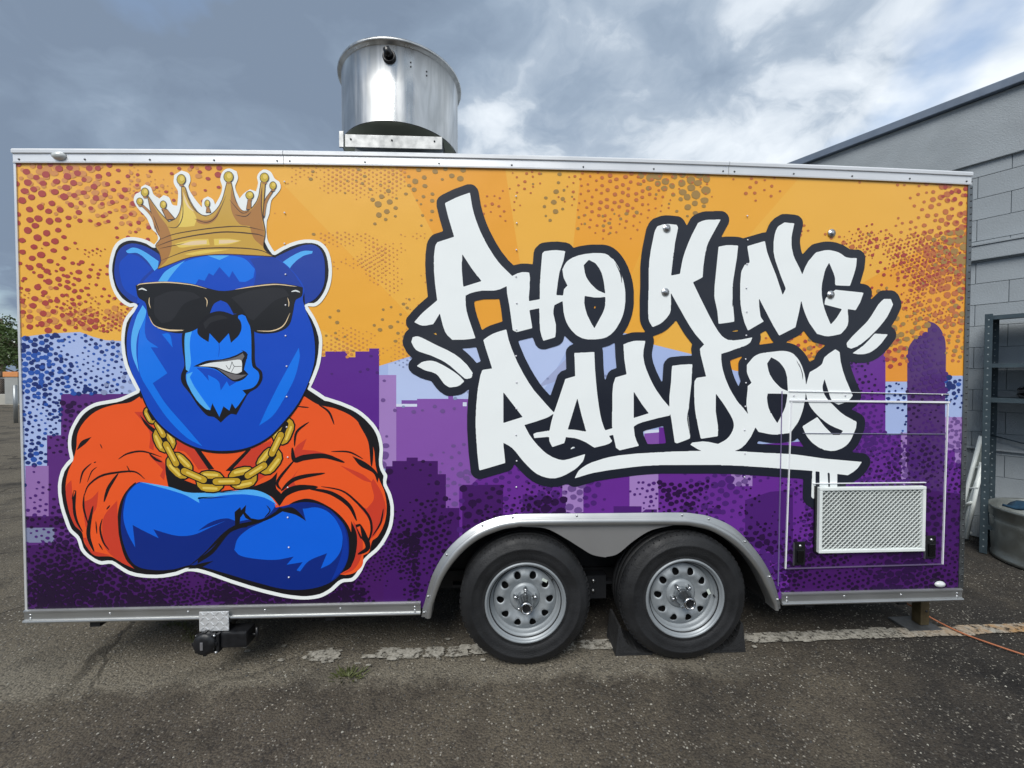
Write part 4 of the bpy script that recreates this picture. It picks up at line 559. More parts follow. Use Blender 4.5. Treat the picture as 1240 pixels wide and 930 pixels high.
  ('chain_light',['-12106,10859 -12078,10867 -12050,10861 -12030,10840 -12022,10812 -12029,10783 -12048,10762 -12617,10404 -12644,10396 -12672,10403 -12693,10423 -12701,10451 -12694,10480 -12674,10501']),
  ('ink',['-11270,12567 -11195,12654 -11089,12691 -10979,12668 -10895,12592 -10860,12482 -10883,12369 -11349,11414 -11423,11327 -11530,11291 -11640,11314 -11723,11390 -11758,11499 -11735,11612']),
  ('chain_gold',['-11217,12540 -11163,12603 -11085,12630 -11005,12614 -10944,12558 -10919,12479 -10935,12396 -11401,11441 -11456,11378 -11533,11351 -11613,11368 -11674,11423 -11700,11503 -11683,11585']),
  ('chain_light',['-11201,12339 -11182,12361 -11155,12370 -11127,12365 -11106,12345 -11097,12317 -11102,12288 -11417,11642 -11436,11620 -11464,11611 -11492,11617 -11513,11636 -11522,11664 -11516,11693']),
  ('ink',['-18094,14760 -17882,14200 -17805,14016 -17718,13837 -17512,13469 -17399,13292 -17277,13122 -17143,12961 -16978,12791 -16804,12630 -16621,12479 -16431,12337 -16045,12084 -15849,11973 -15647,11872 -15440,11784 -15229,11709 -14995,11645 -14758,11593 -14517,11556 -14275,11532 -14032,11523 -13788,11527 -13544,11545 -13300,11577 -13060,11625 -12823,11689 -12584,11772 -12349,11871 -12120,11985 -11898,12112 -11684,12253 -11499,12397 -11325,12556 -11000,12903 -10535,13449 -10251,13836 -10121,14038 -9999,14255 -9889,14479 -9580,15161 -9925,15270 -10038,15286 -10148,15266 -10926,14869 -12423,13907 -13192,13549 -14004,13409 -14794,13547 -15532,13891 -16238,14353 -16935,14842 -17643,15271']),
  ('ear_blue',['-16923,21597 -16970,21676 -17034,21743 -17188,21853 -17380,21970 -17614,22092 -17861,22182 -18097,22234 -18218,22246 -18339,22244 -18457,22225 -18567,22189 -18674,22139 -18774,22075 -18864,21998 -18940,21909 -19009,21792 -19060,21665 -19098,21531 -19174,21115 -19199,20825 -19198,20680 -19185,20537 -19132,20280 -19091,20155 -19040,20035 -18979,19920 -18901,19805 -18813,19697 -18616,19500 -18439,19354 -18117,19184 -18073,19638 -18048,19787 -18003,19930 -17943,20048 -17867,20158 -17781,20260 -17594,20451 -17317,20692 -16883,21028 -16880,21377 -16891,21490']),
  ('head_blue',['-18923,21261 -18861,21374 -18773,21470 -18467,21731 -18160,21662 -18062,21630 -17972,21583 -17833,21476 -17704,21356 -17334,20971 -17728,20616 -17847,20488 -17945,20344 -18011,20189 -18051,20025 -18130,19515 -18493,19737 -18605,19822 -18701,19923 -18768,20032 -18819,20152 -18856,20279 -18932,20684 -18954,20831 -18965,20977 -18957,21122']),
  ('light_blue',['-18613,21862 -18407,21995 -18337,22029 -18262,22042 -18158,22034 -18056,22008 -17957,21970 -17767,21874 -17613,21783 -17027,21368 -17062,21092 -17083,21026 -17134,20957 -17236,20869 -17459,21217 -17538,21328 -17625,21433 -17786,21591 -17874,21661 -17968,21721 -18068,21767 -18154,21783 -18426,21756 -18516,21761 -18561,21790']),
  ('ear_blue',['-11244,21652 -10625,21958 -10184,22156 -9893,22266 -9743,22301 -9510,22326 -9393,22321 -9280,22300 -9175,22257 -9083,22194 -9003,22113 -8935,22019 -8880,21917 -8837,21810 -8793,21648 -8764,21481 -8742,21140 -8755,20627 -8773,20456 -8805,20288 -8854,20124 -8910,19994 -8980,19869 -9062,19752 -9155,19642 -9254,19540 -9347,19467 -9450,19407 -9776,19251 -9802,19777 -9824,19949 -9870,20114 -9945,20277 -10038,20429 -10145,20573 -10378,20845 -10472,20937 -10889,21258 -11035,21411']),
  ('light_blue',['-11095,21235 -10726,21511 -10472,21683 -10231,21823 -9981,21942 -9850,21985 -9753,22003 -9654,22006 -9354,21992 -9386,21866 -9672,21795 -9765,21765 -9853,21723 -10077,21574 -10183,21488 -10373,21296 -10455,21189 -10526,21074 -10720,20715']),
  ('head_blue',['-17083,21026 -16853,21299 -16770,21381 -16675,21445 -16502,21520 -16322,21577 -16139,21621 -15767,21685 -15243,21741 -14453,21775 -13845,21777 -12194,21734 -11705,21698 -11451,21665 -11326,21639 -11205,21602 -11091,21549 -10933,21451 -10783,21340 -10640,21218 -10377,20950 -10116,20640 -9998,20475 -9897,20301 -9818,20115 -9799,19993 -9813,19867 -9869,19610 -9877,19482 -9865,19385 -9757,19008 -9802,19100 -9490,18280 -9428,18069 -9385,17886 -9325,17513 -9295,17137 -9290,16762 -9316,16387 -9345,16202 -9390,15989 -9510,15570 -9583,15365 -9751,14947 -9951,14525 -10181,14121 -10451,13733 -10749,13365 -11212,12833 -11373,12662 -11542,12502 -11723,12358 -11929,12220 -12142,12096 -12363,11987 -12590,11892 -12821,11814 -13058,11754 -13299,11711 -13542,11684 -14029,11668 -14272,11676 -14514,11695 -14755,11727 -14993,11773 -15227,11834 -15430,11903 -15629,11988 -15822,12085 -16011,12192 -16382,12435 -16742,12717 -16912,12871 -17072,13033 -17205,13184 -17327,13344 -17549,13682 -17649,13857 -17736,14032 -18026,14760 -18294,15330 -18462,15756 -18552,16042 -18616,16349 -18654,16675 -18664,16839 -18668,17166 -18651,17492 -18631,17654 -18604,17815 -18520,18147 -18408,18470 -18286,18755 -18010,19239 -18116,19204 -18092,19646 -18073,19790 -18033,19930 -17967,20068 -17885,20197 -17693,20439 -17496,20656']),
  ('ear_blue',['-11603,21668 -11495,21660 -11389,21641 -11285,21610 -11185,21569 -11091,21518 -10935,21412 -10785,21296 -10642,21171 -10378,20897 -10263,20751 -10160,20596 -9870,20114 -9973,20113 -10775,20253 -11042,20291 -11311,20310 -11518,20303 -11724,20279 -12339,20173 -12241,20627 -12222,20778 -12227,20928 -12260,21062 -12316,21187 -12525,21551 -11972,21641 -11788,21662']),
  ('bright_blue',['-16995,20334 -16824,20611 -16761,20697 -16687,20772 -16340,21036 -16157,21154 -15967,21261 -15772,21353 -15537,21445 -15296,21522 -15052,21586 -14804,21639 -14556,21680 -14334,21705 -14111,21717 -13887,21718 -13304,21684 -13032,21643 -12902,21604 -12780,21548 -12664,21465 -12561,21365 -12373,21141 -12276,21032 -12354,20592 -12663,20411 -12745,20379 -12805,20367 -13051,20375 -13400,20914 -13558,20579 -14038,21115 -14348,20674 -14569,20796 -14778,20409 -15080,20479 -15288,20144 -16695,20274']),
  ('head_blue',['-14682,20066 -14524,20485 -14353,20362 -14041,20907 -13561,20370 -13354,20602 -13054,20187 -13293,20008 -13376,19957 -13465,19922 -13586,19899 -13708,19890 -13954,19902 -14199,19936']),
  ('light_blue',['-17065,20353 -16854,20684 -16776,20787 -16685,20876 -16504,21004 -16313,21117 -15721,21426 -15909,21260 -16027,21143 -16310,20802 -16523,20519 -16644,20316']),
  ('light_blue',['-14606,21690 -14032,21469 -13541,21704']),
  ('bright_blue',['-17676,18836 -17924,18171 -17993,17946 -18039,17717 -18085,17331 -18118,16942 -18132,16553 -18119,16165 -18075,15781 -18013,15540 -17914,15311 -17793,15090 -17249,14150 -16939,13658 -16769,13422 -16595,13200 -16413,12984 -16222,12776 -16023,12576 -15815,12386 -15669,12275 -15513,12179 -15187,12005 -15026,11915 -15904,13006 -16469,13680 -16652,13907 -16826,14142 -16957,14340 -17079,14545 -17428,15168 -16700,15680 -17493,17006 -17120,16987 -17252,17085 -17533,17267 -17646,17377 -17719,17515 -17764,17770 -17762,18034 -17698,18570']),
  ('light_blue',['-17846,19139 -18117,18656 -18170,18528 -18239,18329 -18357,17925 -18402,17719 -18434,17512 -18450,17328 -18455,17144 -18449,16960 -18431,16777 -18403,16596 -18359,16418 -18299,16244 -18096,15730 -18196,16504 -18205,16699 -18198,17068 -18183,17252 -18157,17434 -18119,17615 -18041,17852 -17835,18312 -17741,18545 -17676,18785 -17680,18861 -17710,18933']),
  ('bright_blue',['-10109,17009 -10067,16611 -10074,16512 -10108,16301 -10200,15882 -10259,15676 -10329,15474 -10416,15259 -10515,15048 -10733,14637 -11074,14038 -11194,13843 -11323,13656 -11467,13481 -11593,13360 -11732,13254 -12171,12964 -11786,13815 -11292,14812 -11043,15289']),
  ('bright_blue',['-16931,17671 -16411,16989 -16484,17499 -16519,17622 -16562,17680 -16629,17716 -16718,17724']),
  ('ink',['-15946,17625 -15895,17843 -15855,17948 -15804,18047 -15740,18136 -15671,18204 -15592,18259 -15505,18304 -15321,18363 -15261,18367 -15202,18355 -15025,18294 -14740,18628 -14638,18728 -14521,18808 -14409,18854 -14291,18881 -14168,18892 -13923,18884 -13802,18862 -13449,18738 -13328,18714 -13247,18721 -13085,18777 -13005,18796 -12927,18789 -12838,18749 -12758,18692 -12685,18622 -12619,18544 -12505,18369 -12419,18165 -12367,17950 -12346,17766 -12329,17023 -12335,16461 -12324,16276 -12291,16094 -12253,16021 -12052,15853 -12003,15784 -11975,15706 -11957,15623 -11954,15453 -11968,15371 -11997,15279 -12085,15107 -12205,14957 -12290,14886 -12579,14718 -12662,14647 -12737,14553 -12801,14452 -13300,13530 -13485,13574 -13544,13578 -13601,13563 -13710,13494 -13809,13410 -14088,13130 -14270,13310 -14404,13411 -14471,13435 -14688,13465 -14752,13495 -14853,13578 -14945,13671 -15193,13982 -15276,14102 -15580,14601 -15920,15045 -15987,15167 -16015,15244 -16040,15409 -16030,15577 -16003,15682 -15874,15985 -15853,16090 -15853,16255 -15870,16418 -15921,16745 -15958,17196 -15961,17482']),
  ('muzzle_blue',['-15810,17523 -15752,17786 -15708,17913 -15649,18032 -15572,18137 -15499,18201 -15413,18248 -15318,18279 -15220,18294 -15124,18293 -15000,18265 -14883,18213 -14653,18088 -14533,18041 -14298,17981 -14179,17960 -13937,17941 -13797,17950 -13657,17969 -13237,18048 -13129,18644 -12995,18687 -12951,18693 -12908,18686 -12790,18619 -12695,18521 -12661,18462 -12615,18345 -12580,18224 -12534,17973 -12506,17682 -12502,17518 -12500,16825 -12508,16430 -12497,16234 -12463,16042 -12423,15969 -12215,15802 -12165,15733 -12140,15660 -12125,15583 -12123,15504 -12131,15425 -12150,15350 -12231,15171 -12287,15089 -12352,15017 -12427,14957 -12529,14905 -12639,14871 -12982,14803 -12804,14595 -13193,14027 -13346,13852 -13523,14132 -13648,13749 -13945,13978 -14154,13431 -14493,14135 -14618,13753 -15084,14116 -15189,14219 -15269,14317 -15405,14531 -15583,14855 -15689,15056 -15734,15161 -15783,15350 -15789,15517 -15779,15599 -15761,15680 -15743,15715 -15610,15813 -15733,16114 -15770,16314 -15792,16807 -15823,17238 -15824,17381']),
  ('light_blue',['-15810,17523 -15791,17655 -15759,17787 -15713,17914 -15651,18032 -15572,18137 -15493,18199 -15400,18238 -15094,18314 -15299,18096 -15359,18019 -15407,17934 -15459,17796 -15532,17510 -15567,17217 -15570,17012 -15525,16398 -15524,16193 -15557,16019 -15641,15762 -15778,15865 -15823,16861 -15826,17192']),
  ('light_blue',['-15762,15629 -15442,15752 -15596,15475 -15460,15162 -15356,14961 -15053,14494 -14578,13805 -14758,13808 -14797,13826 -14907,13912 -15111,14104 -15287,14323 -15485,14646 -15572,14816 -15720,15167 -15743,15255 -15753,15347']),
  ('head_blue',['-15260,15968 -14719,15932 -14541,15909 -14367,15866 -14239,15808 -14120,15731 -13892,15555 -13774,15474 -13277,15216 -13630,15010 -13757,15268 -14063,14794 -14080,14892 -14105,15092 -14130,15186 -14176,15268 -14262,15354 -14362,15423 -14690,15598 -14654,15289 -14967,15680']),
  ('ink',['-15408,16029 -15023,16218 -14893,16274 -14758,16317 -14601,16347 -14119,16380 -13960,16401 -13595,16493 -13264,16618 -12904,16815 -12685,16661 -12843,16065 -12887,15867 -12669,15629 -12831,15449 -12889,15394 -12954,15350 -13117,15277 -13204,15253 -13290,15242 -13377,15247 -13464,15275 -13545,15321 -13890,15582 -14117,15768 -14236,15848 -14366,15907 -14569,15957 -14777,15985']),
  ('gum',['-14560,16277 -13920,16354 -13658,16402 -13456,16456 -13258,16526 -13063,16633 -12935,16712 -12857,16558 -13011,16279 -13461,16309 -13761,16319 -14081,16308']),
  ('gum',['-14266,15958 -13792,15746 -13670,15701 -13474,15647 -13273,15610 -13087,15593 -12750,15609 -12897,15520 -13046,15436 -13189,15379 -13323,15345 -13390,15341 -13455,15351 -13526,15380 -13591,15423 -13772,15577']),
  ('teeth',['-15160,16040 -14802,16154 -14561,16215 -14242,16257 -13762,16298 -13241,16378 -13110,16382 -13049,16360 -13002,16310 -12991,16279 -12980,16177 -12980,16074 -12998,15763 -13159,15686 -13214,15667 -13271,15660 -13352,15667 -13512,15708 -13789,15808 -14143,15957 -14265,15989 -14442,16014 -14621,16026']),
  ('ink',['-13794,16086 -13688,15909 -13652,15876 -13610,15874 -13579,15915 -13526,16066 -13471,16275 -13493,16282 -13578,15992 -13625,15899 -13639,15902 -13666,15928 -13775,16099']),
  ('ink',['-13493,16274 -13440,16105 -13412,16060 -13372,16028 -13316,16013 -13172,16013 -12994,16030 -12995,16054 -13247,16039 -13312,16043 -13359,16055 -13390,16080 -13415,16119 -13471,16282']),
  ('ink',['-13376,16047 -13530,15737 -13510,15727 -13355,16036']),
  ('ink',['-13005,16863 -12842,16761 -12776,16699 -12755,16608 -12750,16439 -12743,16403 -12735,16403 -12718,16488 -12709,16611 -12715,16672 -12733,16726 -12769,16768 -12817,16801 -12923,16848 -13002,16870']),
  ('head_blue',['-14129,17274 -14118,16915 -14159,16550 -14155,16503 -14115,16685 -14085,16914 -14097,17121 -14115,17236']),
  ('lens',['-18169,20135 -17913,20247 -17847,20262 -17387,20316 -16925,20344 -16694,20347 -16211,20331 -15969,20312 -15488,20256 -15204,20195 -14362,19960 -14220,19928 -14076,19905 -13832,19896 -13709,19903 -13465,19932 -13280,19969 -12729,20111 -12053,20239 -11559,20305 -11311,20320 -11105,20318 -10693,20276 -10199,20200 -9870,20114 -9880,19841 -9894,19753 -9926,19671 -9977,19617 -10189,19512 -10239,19458 -10287,19343 -10317,19221 -10355,18969 -10467,18456 -10507,18330 -10563,18211 -10618,18131 -10685,18058 -10761,17995 -10928,17893 -11169,17800 -11295,17769 -11549,17731 -11841,17717 -11987,17722 -12130,17742 -12268,17781 -12341,17820 -12404,17877 -12458,17945 -12551,18095 -12669,18340 -12819,18723 -13380,18740 -13868,18821 -13990,18819 -14247,18771 -14372,18730 -14492,18675 -14603,18606 -14698,18515 -14924,18175 -15017,18081 -15148,17988 -15286,17905 -15430,17835 -15579,17780 -15731,17743 -15912,17721 -16095,17719 -16278,17732 -16459,17757 -16766,17820 -16893,17859 -17015,17909 -17131,17971 -17237,18048 -17326,18137 -17403,18239 -17470,18350 -17578,18586 -17614,18718 -17670,19132 -17715,19259 -17771,19328 -18004,19478 -18060,19546 -18102,19656 -18127,19773']),
  ('lens2',['-13471,19556 -12800,19827 -12573,19905 -12342,19964 -12056,20015 -11768,20055 -11478,20078 -11189,20079 -10903,20051 -10813,20015 -10739,19947 -10546,19687 -10959,19579 -11093,19533 -11219,19471 -11377,19361 -11525,19237 -12032,18752 -12362,18411 -12524,18459 -12574,18482 -12617,18514 -12696,18611 -12894,18935 -12968,19036 -13163,19250']),
  ('lens2',['-17260,19522 -16812,19742 -16660,19802 -16502,19841 -16281,19864 -16058,19870 -15835,19860 -15613,19836 -15394,19799 -15306,19769 -15225,19720 -14994,19542 -15500,19385 -15661,19317 -15808,19223 -15950,19075 -16067,18901 -16289,18540 -16426,18386 -16515,18328 -16614,18293 -16932,18226 -17167,18491 -17232,18586 -17275,18692 -17300,18854 -17300,19020']),
  ('head_blue',['-14551,18711 -14442,19024 -14398,19123 -14340,19214 -14284,19269 -14218,19311 -14002,19415 -13784,19327 -13716,19290 -13658,19240 -13585,19143 -13523,19036 -13360,18698 -13738,18554 -13865,18518 -13995,18505 -14111,18521 -14223,18559']),
  ('cream',['-18097,20112 -18001,20166 -17941,20184 -17531,20233 -16900,20275 -16494,20273 -16073,20247 -15493,20182 -15165,20119 -14769,20017 -14684,20000 -14682,20008 -15156,20155 -15485,20226 -16067,20299 -16490,20328 -16694,20333 -17117,20319 -17710,20262 -17948,20223 -18013,20200 -18076,20153 -18101,20118']),
  ('cream',['-13260,19972 -12336,20117 -11779,20190 -11393,20226 -11210,20233 -11022,20229 -10292,20156 -10180,20149 -10179,20157 -10441,20204 -10818,20257 -11209,20284 -11395,20279 -11784,20245 -12519,20139 -13032,20036 -13261,19980']),
  ('cream',['-17550,18585 -17468,18355 -17424,18259 -17367,18168 -17296,18096 -17210,18041 -17110,17997 -16883,17931 -16639,17888 -16503,17875 -16193,17871 -15919,17881 -15830,17886 -15830,17891 -16500,17907 -16634,17922 -16874,17968 -17097,18032 -17193,18074 -17275,18124 -17343,18190 -17399,18274 -17517,18534 -17545,18587']),
  ('cream',['-17138,17981 -16884,17898 -16652,17846 -16540,17830 -16424,17824 -16171,17830 -15952,17849 -15881,17862 -15881,17872 -15953,17882 -16532,17898 -17069,17987 -17136,17991']),
  ('cream',['-12215,17861 -11866,17831 -11569,17829 -11440,17844 -11328,17869 -11121,17942 -11026,17993 -10937,18054 -10856,18129 -10781,18227 -10713,18348 -10653,18479 -10532,18790 -10540,18793 -10750,18368 -10819,18253 -10892,18164 -10969,18097 -11053,18040 -11239,17953 -11448,17894 -11571,17876 -11715,17869 -12128,17873 -12215,17869']),
  ('cream',['-17513,19541 -17544,19420 -17555,19258 -17515,19098 -17479,19008 -17463,18980 -17457,18982 -17515,19263 -17504,19509 -17507,19541']),
  ('cream',['-14793,19563 -14721,19453 -14692,19384 -14690,19284 -14703,19112 -14700,19076 -14694,19075 -14652,19282 -14652,19393 -14690,19475 -14745,19534 -14789,19567']),
  ('cream',['-10654,19580 -10602,19316 -10611,19131 -10601,19107 -10572,19194 -10561,19321 -10598,19468 -10633,19555 -10648,19582']),
  ('teeth',['-18031,19904 -18007,19902 -17913,19928 -17856,19935 -17658,19868 -17627,19866 -17622,19877 -17641,19901 -17713,19954 -17803,20000 -17848,20010 -17892,20007 -17968,19975 -18021,19934 -18035,19914']),
  ('teeth',['-10460,19882 -10431,19878 -10237,19904 -10049,19854 -10020,19855 -10015,19865 -10033,19887 -10099,19933 -10185,19972 -10231,19981 -10277,19978 -10369,19950 -10442,19913 -10463,19893']),
  ('ink',['-15182,17781 -15181,17876 -15169,17971 -15115,18156 -15020,18337 -14887,18513 -14808,18588 -14722,18653 -14611,18718 -14494,18773 -14373,18816 -14248,18846 -14123,18862 -14001,18861 -13879,18845 -13642,18777 -13428,18690 -13240,18584 -13155,18517 -13082,18439 -13038,18372 -13007,18296 -12977,18132 -12987,17962 -13008,17876 -13077,17713 -13123,17637 -13191,17550 -13518,17245 -13621,17738 -14107,17202 -14577,17733 -14634,17282 -14882,17432 -15037,17547 -15115,17629 -15148,17676 -15171,17727']),
  ('lens2',['-14877,18243 -14675,18444 -14604,18504 -14525,18552 -14430,18593 -14230,18646 -14026,18658 -13943,18644 -13864,18616 -13630,18507 -13931,18449 -14129,18401 -14296,18353 -14456,18290 -14529,18245 -14589,18194 -14783,17937']),
  ('gold_ink',['-11890,25498 -11934,25452 -12033,24863 -12062,24736 -12154,24497 -12325,24241 -12467,24099 -12527,24053 -12623,24009 -12761,23988 -12856,24011 -12970,24117 -13034,24214 -13153,24491 -13232,24741 -13368,25393 -13397,25429 -13438,25440 -13588,25433 -13632,25387 -13800,24743 -13872,24533 -13998,24265 -14126,24078 -14221,23968 -14334,23866 -14455,23783 -14526,23751 -14622,23731 -14731,23729 -14866,23759 -15014,23864 -15100,23952 -15256,24172 -15389,24405 -15492,24639 -15641,25108 -15668,25149 -15711,25168 -15819,25162 -15863,25117 -15865,24396 -15883,24243 -15944,23964 -15987,23838 -16085,23642 -16184,23526 -16456,23397 -16497,23406 -16841,23774 -17005,23972 -17225,24286 -17442,24628 -17470,24650 -17511,24640 -17520,24585 -17410,24006 -17305,23551 -17102,22861 -17037,22723 -16955,22599 -16938,22544 -16956,22460 -17008,22390 -17099,22305 -17156,22207 -17173,22151 -17169,22109 -17132,22012 -17017,21819 -16957,21625 -16930,21458 -16950,21305 -17087,21024 -17079,20983 -17053,20966 -17026,20967 -15922,21418 -15635,21520 -15308,21597 -14831,21673 -14517,21707 -14367,21709 -14298,21724 -14093,21727 -14025,21742 -13368,21751 -13299,21737 -13080,21740 -12750,21717 -12035,21698 -11538,21663 -11400,21669 -11364,21700 -11371,21742 -11577,21864 -11693,21978 -11770,22089 -11800,22187 -11797,22356 -11727,22709 -11709,22934 -11722,23074 -11810,23564 -11806,23971 -11744,24519 -11742,24645 -11728,24715 -11669,25458 -11684,25485 -11725,25504']),
  ('gold_ink',['-17922,24236 -17539,23841 -17420,23701 -17317,23549 -17253,23412 -17207,23266 -17101,22812 -17100,23115 -17100,23267 -17115,23413 -17158,23552 -17242,23705 -17347,23844 -17466,23972 -17724,24209 -17757,24229 -17796,24236']),
  ('gold_dark',['-17816,24158 -17517,23816 -17425,23696 -17345,23566 -17295,23447 -17259,23321 -17178,22932 -17177,23192 -17176,23322 -17188,23448 -17221,23569 -17285,23698 -17366,23817 -17459,23928 -17661,24135 -17717,24157']),
  ('gold_ink',['-16850,23990 -16590,23439 -16138,23488 -16580,24026']),
  ('gold_dark',['-16782,23955 -16579,23480 -16227,23522 -16570,23985']),
  ('gold_ink',['-14674,23855 -14401,23860 -14497,24168 -14619,24166']),
  ('gold_dark',['-14646,23877 -14434,23881 -14508,24146 -14603,24144']),
  ('gold_ink',['-12675,24047 -12410,24031 -12404,24519 -12587,24547']),
  ('gold_dark',['-12641,24081 -12434,24067 -12429,24486 -12571,24510']),
  ('gold_ink',['-11854,23646 -11816,24183 -11793,24359 -11751,24532 -11702,24647 -11636,24753 -11407,25059 -11275,25030 -11498,24678 -11565,24557 -11619,24431 -11664,24278 -11694,24122 -11762,23648']),
  ('gold_dark',['-11801,23751 -11772,24211 -11753,24363 -11720,24513 -11682,24610 -11630,24701 -11451,24965 -11348,24940 -11523,24637 -11575,24533 -11618,24425 -11652,24293 -11676,24159 -11730,23752']),
  ('gold',['-17063,20995 -16946,21215 -16915,21291 -16897,21370 -16894,21458 -16921,21632 -16969,21803 -17002,21876 -17092,22014 -17125,22085 -17133,22162 -17104,22237 -16926,22430 -16896,22506 -16903,22576 -16933,22641 -17018,22767 -17051,22833 -17165,23199 -17267,23569 -17353,23928 -17487,24624 -17220,24212 -17031,23945 -16821,23697 -16492,23337 -16230,23456 -16151,23505 -16087,23571 -16012,23693 -15953,23825 -15907,23963 -15871,24104 -15845,24246 -15825,24420 -15820,24595 -15830,25121 -15690,25124 -15544,24675 -15488,24528 -15341,24244 -15256,24101 -15161,23966 -15053,23846 -14928,23747 -14835,23705 -14732,23686 -14624,23689 -14519,23713 -14423,23756 -14295,23847 -14180,23957 -14077,24081 -13986,24215 -13908,24355 -13822,24555 -13756,24762 -13700,24973 -13590,25396 -13407,25400 -13268,24720 -13172,24430 -13123,24305 -13065,24185 -12992,24078 -12899,23991 -12826,23957 -12741,23947 -12653,23958 -12567,23987 -12492,24030 -12386,24117 -12291,24219 -12208,24332 -12136,24452 -12077,24578 -12019,24749 -11979,24925 -11892,25463 -11708,25467 -11853,23813 -11854,23646 -11841,23496 -11762,23049 -11751,22898 -11762,22755 -11841,22329 -11842,22187 -11826,22116 -11794,22050 -11751,21988 -11651,21876 -11548,21798 -11377,21702 -13032,21776 -13642,21790 -14252,21765 -14863,21708 -15165,21664 -15466,21606 -15673,21550 -15877,21478']),
  ('gold_dark',['-13390,25172 -13264,24657 -13217,24534 -13155,24413 -13083,24298 -12849,23961 -12592,23974 -12512,23992 -12441,24031 -12335,24130 -12242,24244 -12160,24367 -12088,24497 -12025,24631 -11970,24782 -11929,24937 -11832,25413 -11886,23999 -11885,23646 -11871,23495 -11843,23346 -11784,23048 -11772,22898 -11777,22755 -11793,22613 -11862,22187 -12147,22418 -12234,22502 -12307,22597 -12365,22712 -12406,22836 -12503,23219 -12825,23240 -12925,23263 -13010,23314 -13124,23433 -13221,23568 -13301,23716 -13364,23872 -13407,24033 -13434,24257 -13435,24485']),
  ('gold_dark',['-17063,20995 -16946,21215 -16915,21291 -16897,21370 -16894,21458 -16921,21632 -16969,21803 -17027,21949 -17133,22162 -16896,22506 -17025,22765 -17166,23199 -17314,23755 -17378,24081 -17458,24574 -16936,23659 -16610,23220 -16546,23099 -16433,22801 -16392,22646 -16366,22488 -16359,22328 -16370,22157 -16398,21986 -16442,21818 -16500,21654 -16574,21498 -16651,21382 -16747,21279']),
  ('gold_dark',['-15232,23586 -14934,23499 -14833,23478 -14730,23471 -14644,23476 -14557,23490 -14473,23514 -14394,23551 -14324,23602 -14224,23713 -14139,23837 -13910,24231 -13980,23974 -14015,23845 -14060,23722 -14122,23606 -14186,23522 -14260,23445 -14344,23379 -14435,23326 -14531,23288 -14632,23268 -14735,23263 -14838,23274 -14939,23297 -15035,23331 -15087,23366 -15128,23415']),
  ('gold_light',['-15805,24195 -15771,24442 -15735,24814 -15474,24201 -15404,24079 -15245,23843 -15178,23720 -15132,23588 -15127,23505 -15146,23422 -15239,23173 -15642,23114 -16044,23108 -15895,23759']),
  ('gold_light',['-16210,22248 -15757,22391 -15452,22466 -15098,22504 -14563,22531 -14497,22231 -14882,22193 -15457,22134 -15761,22080 -15861,22070 -15961,22075 -16017,22094 -16068,22126']),
  ('gold_light',['-14290,22536 -13833,22558 -13529,22558 -13285,22529 -12920,22463 -13286,22334 -13533,22266 -13825,22230 -14265,22204']),
  ('gold_light',['-15766,21737 -15161,21883 -14958,21926 -14754,21958 -14512,21980 -14269,21991 -13537,22006 -13863,21947 -14958,21753 -15364,21701 -15525,21705']),
  ('cream',['-15959,22210 -15597,22338 -15352,22405 -15071,22438 -14645,22457 -14648,22271 -15456,22197']),
  ('cream',['-14037,22487 -13429,22497 -13022,22451 -13328,22372 -13533,22329 -13735,22307 -14040,22290']),
  ('cream',['-15763,24917 -15632,24512 -15582,24379 -15523,24252 -15474,24173 -15416,24101 -15227,23896 -15354,23969 -15475,24047 -15526,24097 -15578,24170 -15660,24332 -15720,24506 -15738,24586']),
  ('gold_ink',['-17057,22396 -16548,22616 -16359,22683 -16146,22744 -15892,22800 -15271,22915 -14620,23017 -14066,23091 -13347,23160 -12912,23169 -12696,23154 -12477,23125 -11911,23016 -11792,22997 -11790,23006 -12258,23119 -12470,23161 -12691,23195 -12909,23213 -13348,23210 -13579,23196 -14071,23145 -14626,23071 -15278,22966 -15900,22847 -16155,22787 -16370,22722 -16560,22650 -16862,22508 -17060,22404']),
  ('gold_ink',['-17132,22105 -16446,22367 -16206,22445 -15948,22514 -15323,22646 -14966,22711 -14252,22817 -13929,22850 -13624,22865 -13320,22864 -13027,22853 -12150,22782 -12032,22759 -11824,22694 -11776,22684 -11772,22694 -11930,22773 -12141,22832 -12747,22897 -13317,22930 -13623,22932 -13932,22917 -14257,22884 -14975,22774 -15332,22707 -15959,22567 -16219,22493 -16459,22409 -16864,22240 -17135,22115']),
  ('gold_ink',['-16925,21386 -16016,21753 -15731,21851 -15456,21925 -15184,21974 -14900,22010 -14609,22035 -14023,22061 -13452,22070 -12864,22057 -12331,22020 -12115,21992 -11936,21954 -11786,21902 -11660,21844 -11469,21739 -11399,21709 -11395,21717 -11643,21875 -11770,21939 -11923,21996 -12105,22040 -12324,22071 -12860,22113 -13451,22129 -14024,22120 -14611,22090 -14904,22063 -15190,22025 -15465,21971 -15742,21893 -16028,21790 -16307,21675 -16928,21394']),
  ('gold_ink',['-16546,23096 -16340,23052 -16250,23044 -16161,23054 -16084,23089 -16018,23149 -15957,23226 -15902,23319 -15853,23426 -15813,23545 -15784,23676 -15767,23836 -15767,24232 -15785,24593 -15793,24710 -15800,24710 -15798,24027 -15805,23837 -15824,23682 -15855,23556 -15894,23441 -15941,23339 -15993,23251 -16049,23179 -16106,23124 -16170,23092 -16250,23080 -16493,23103 -16545,23103']),
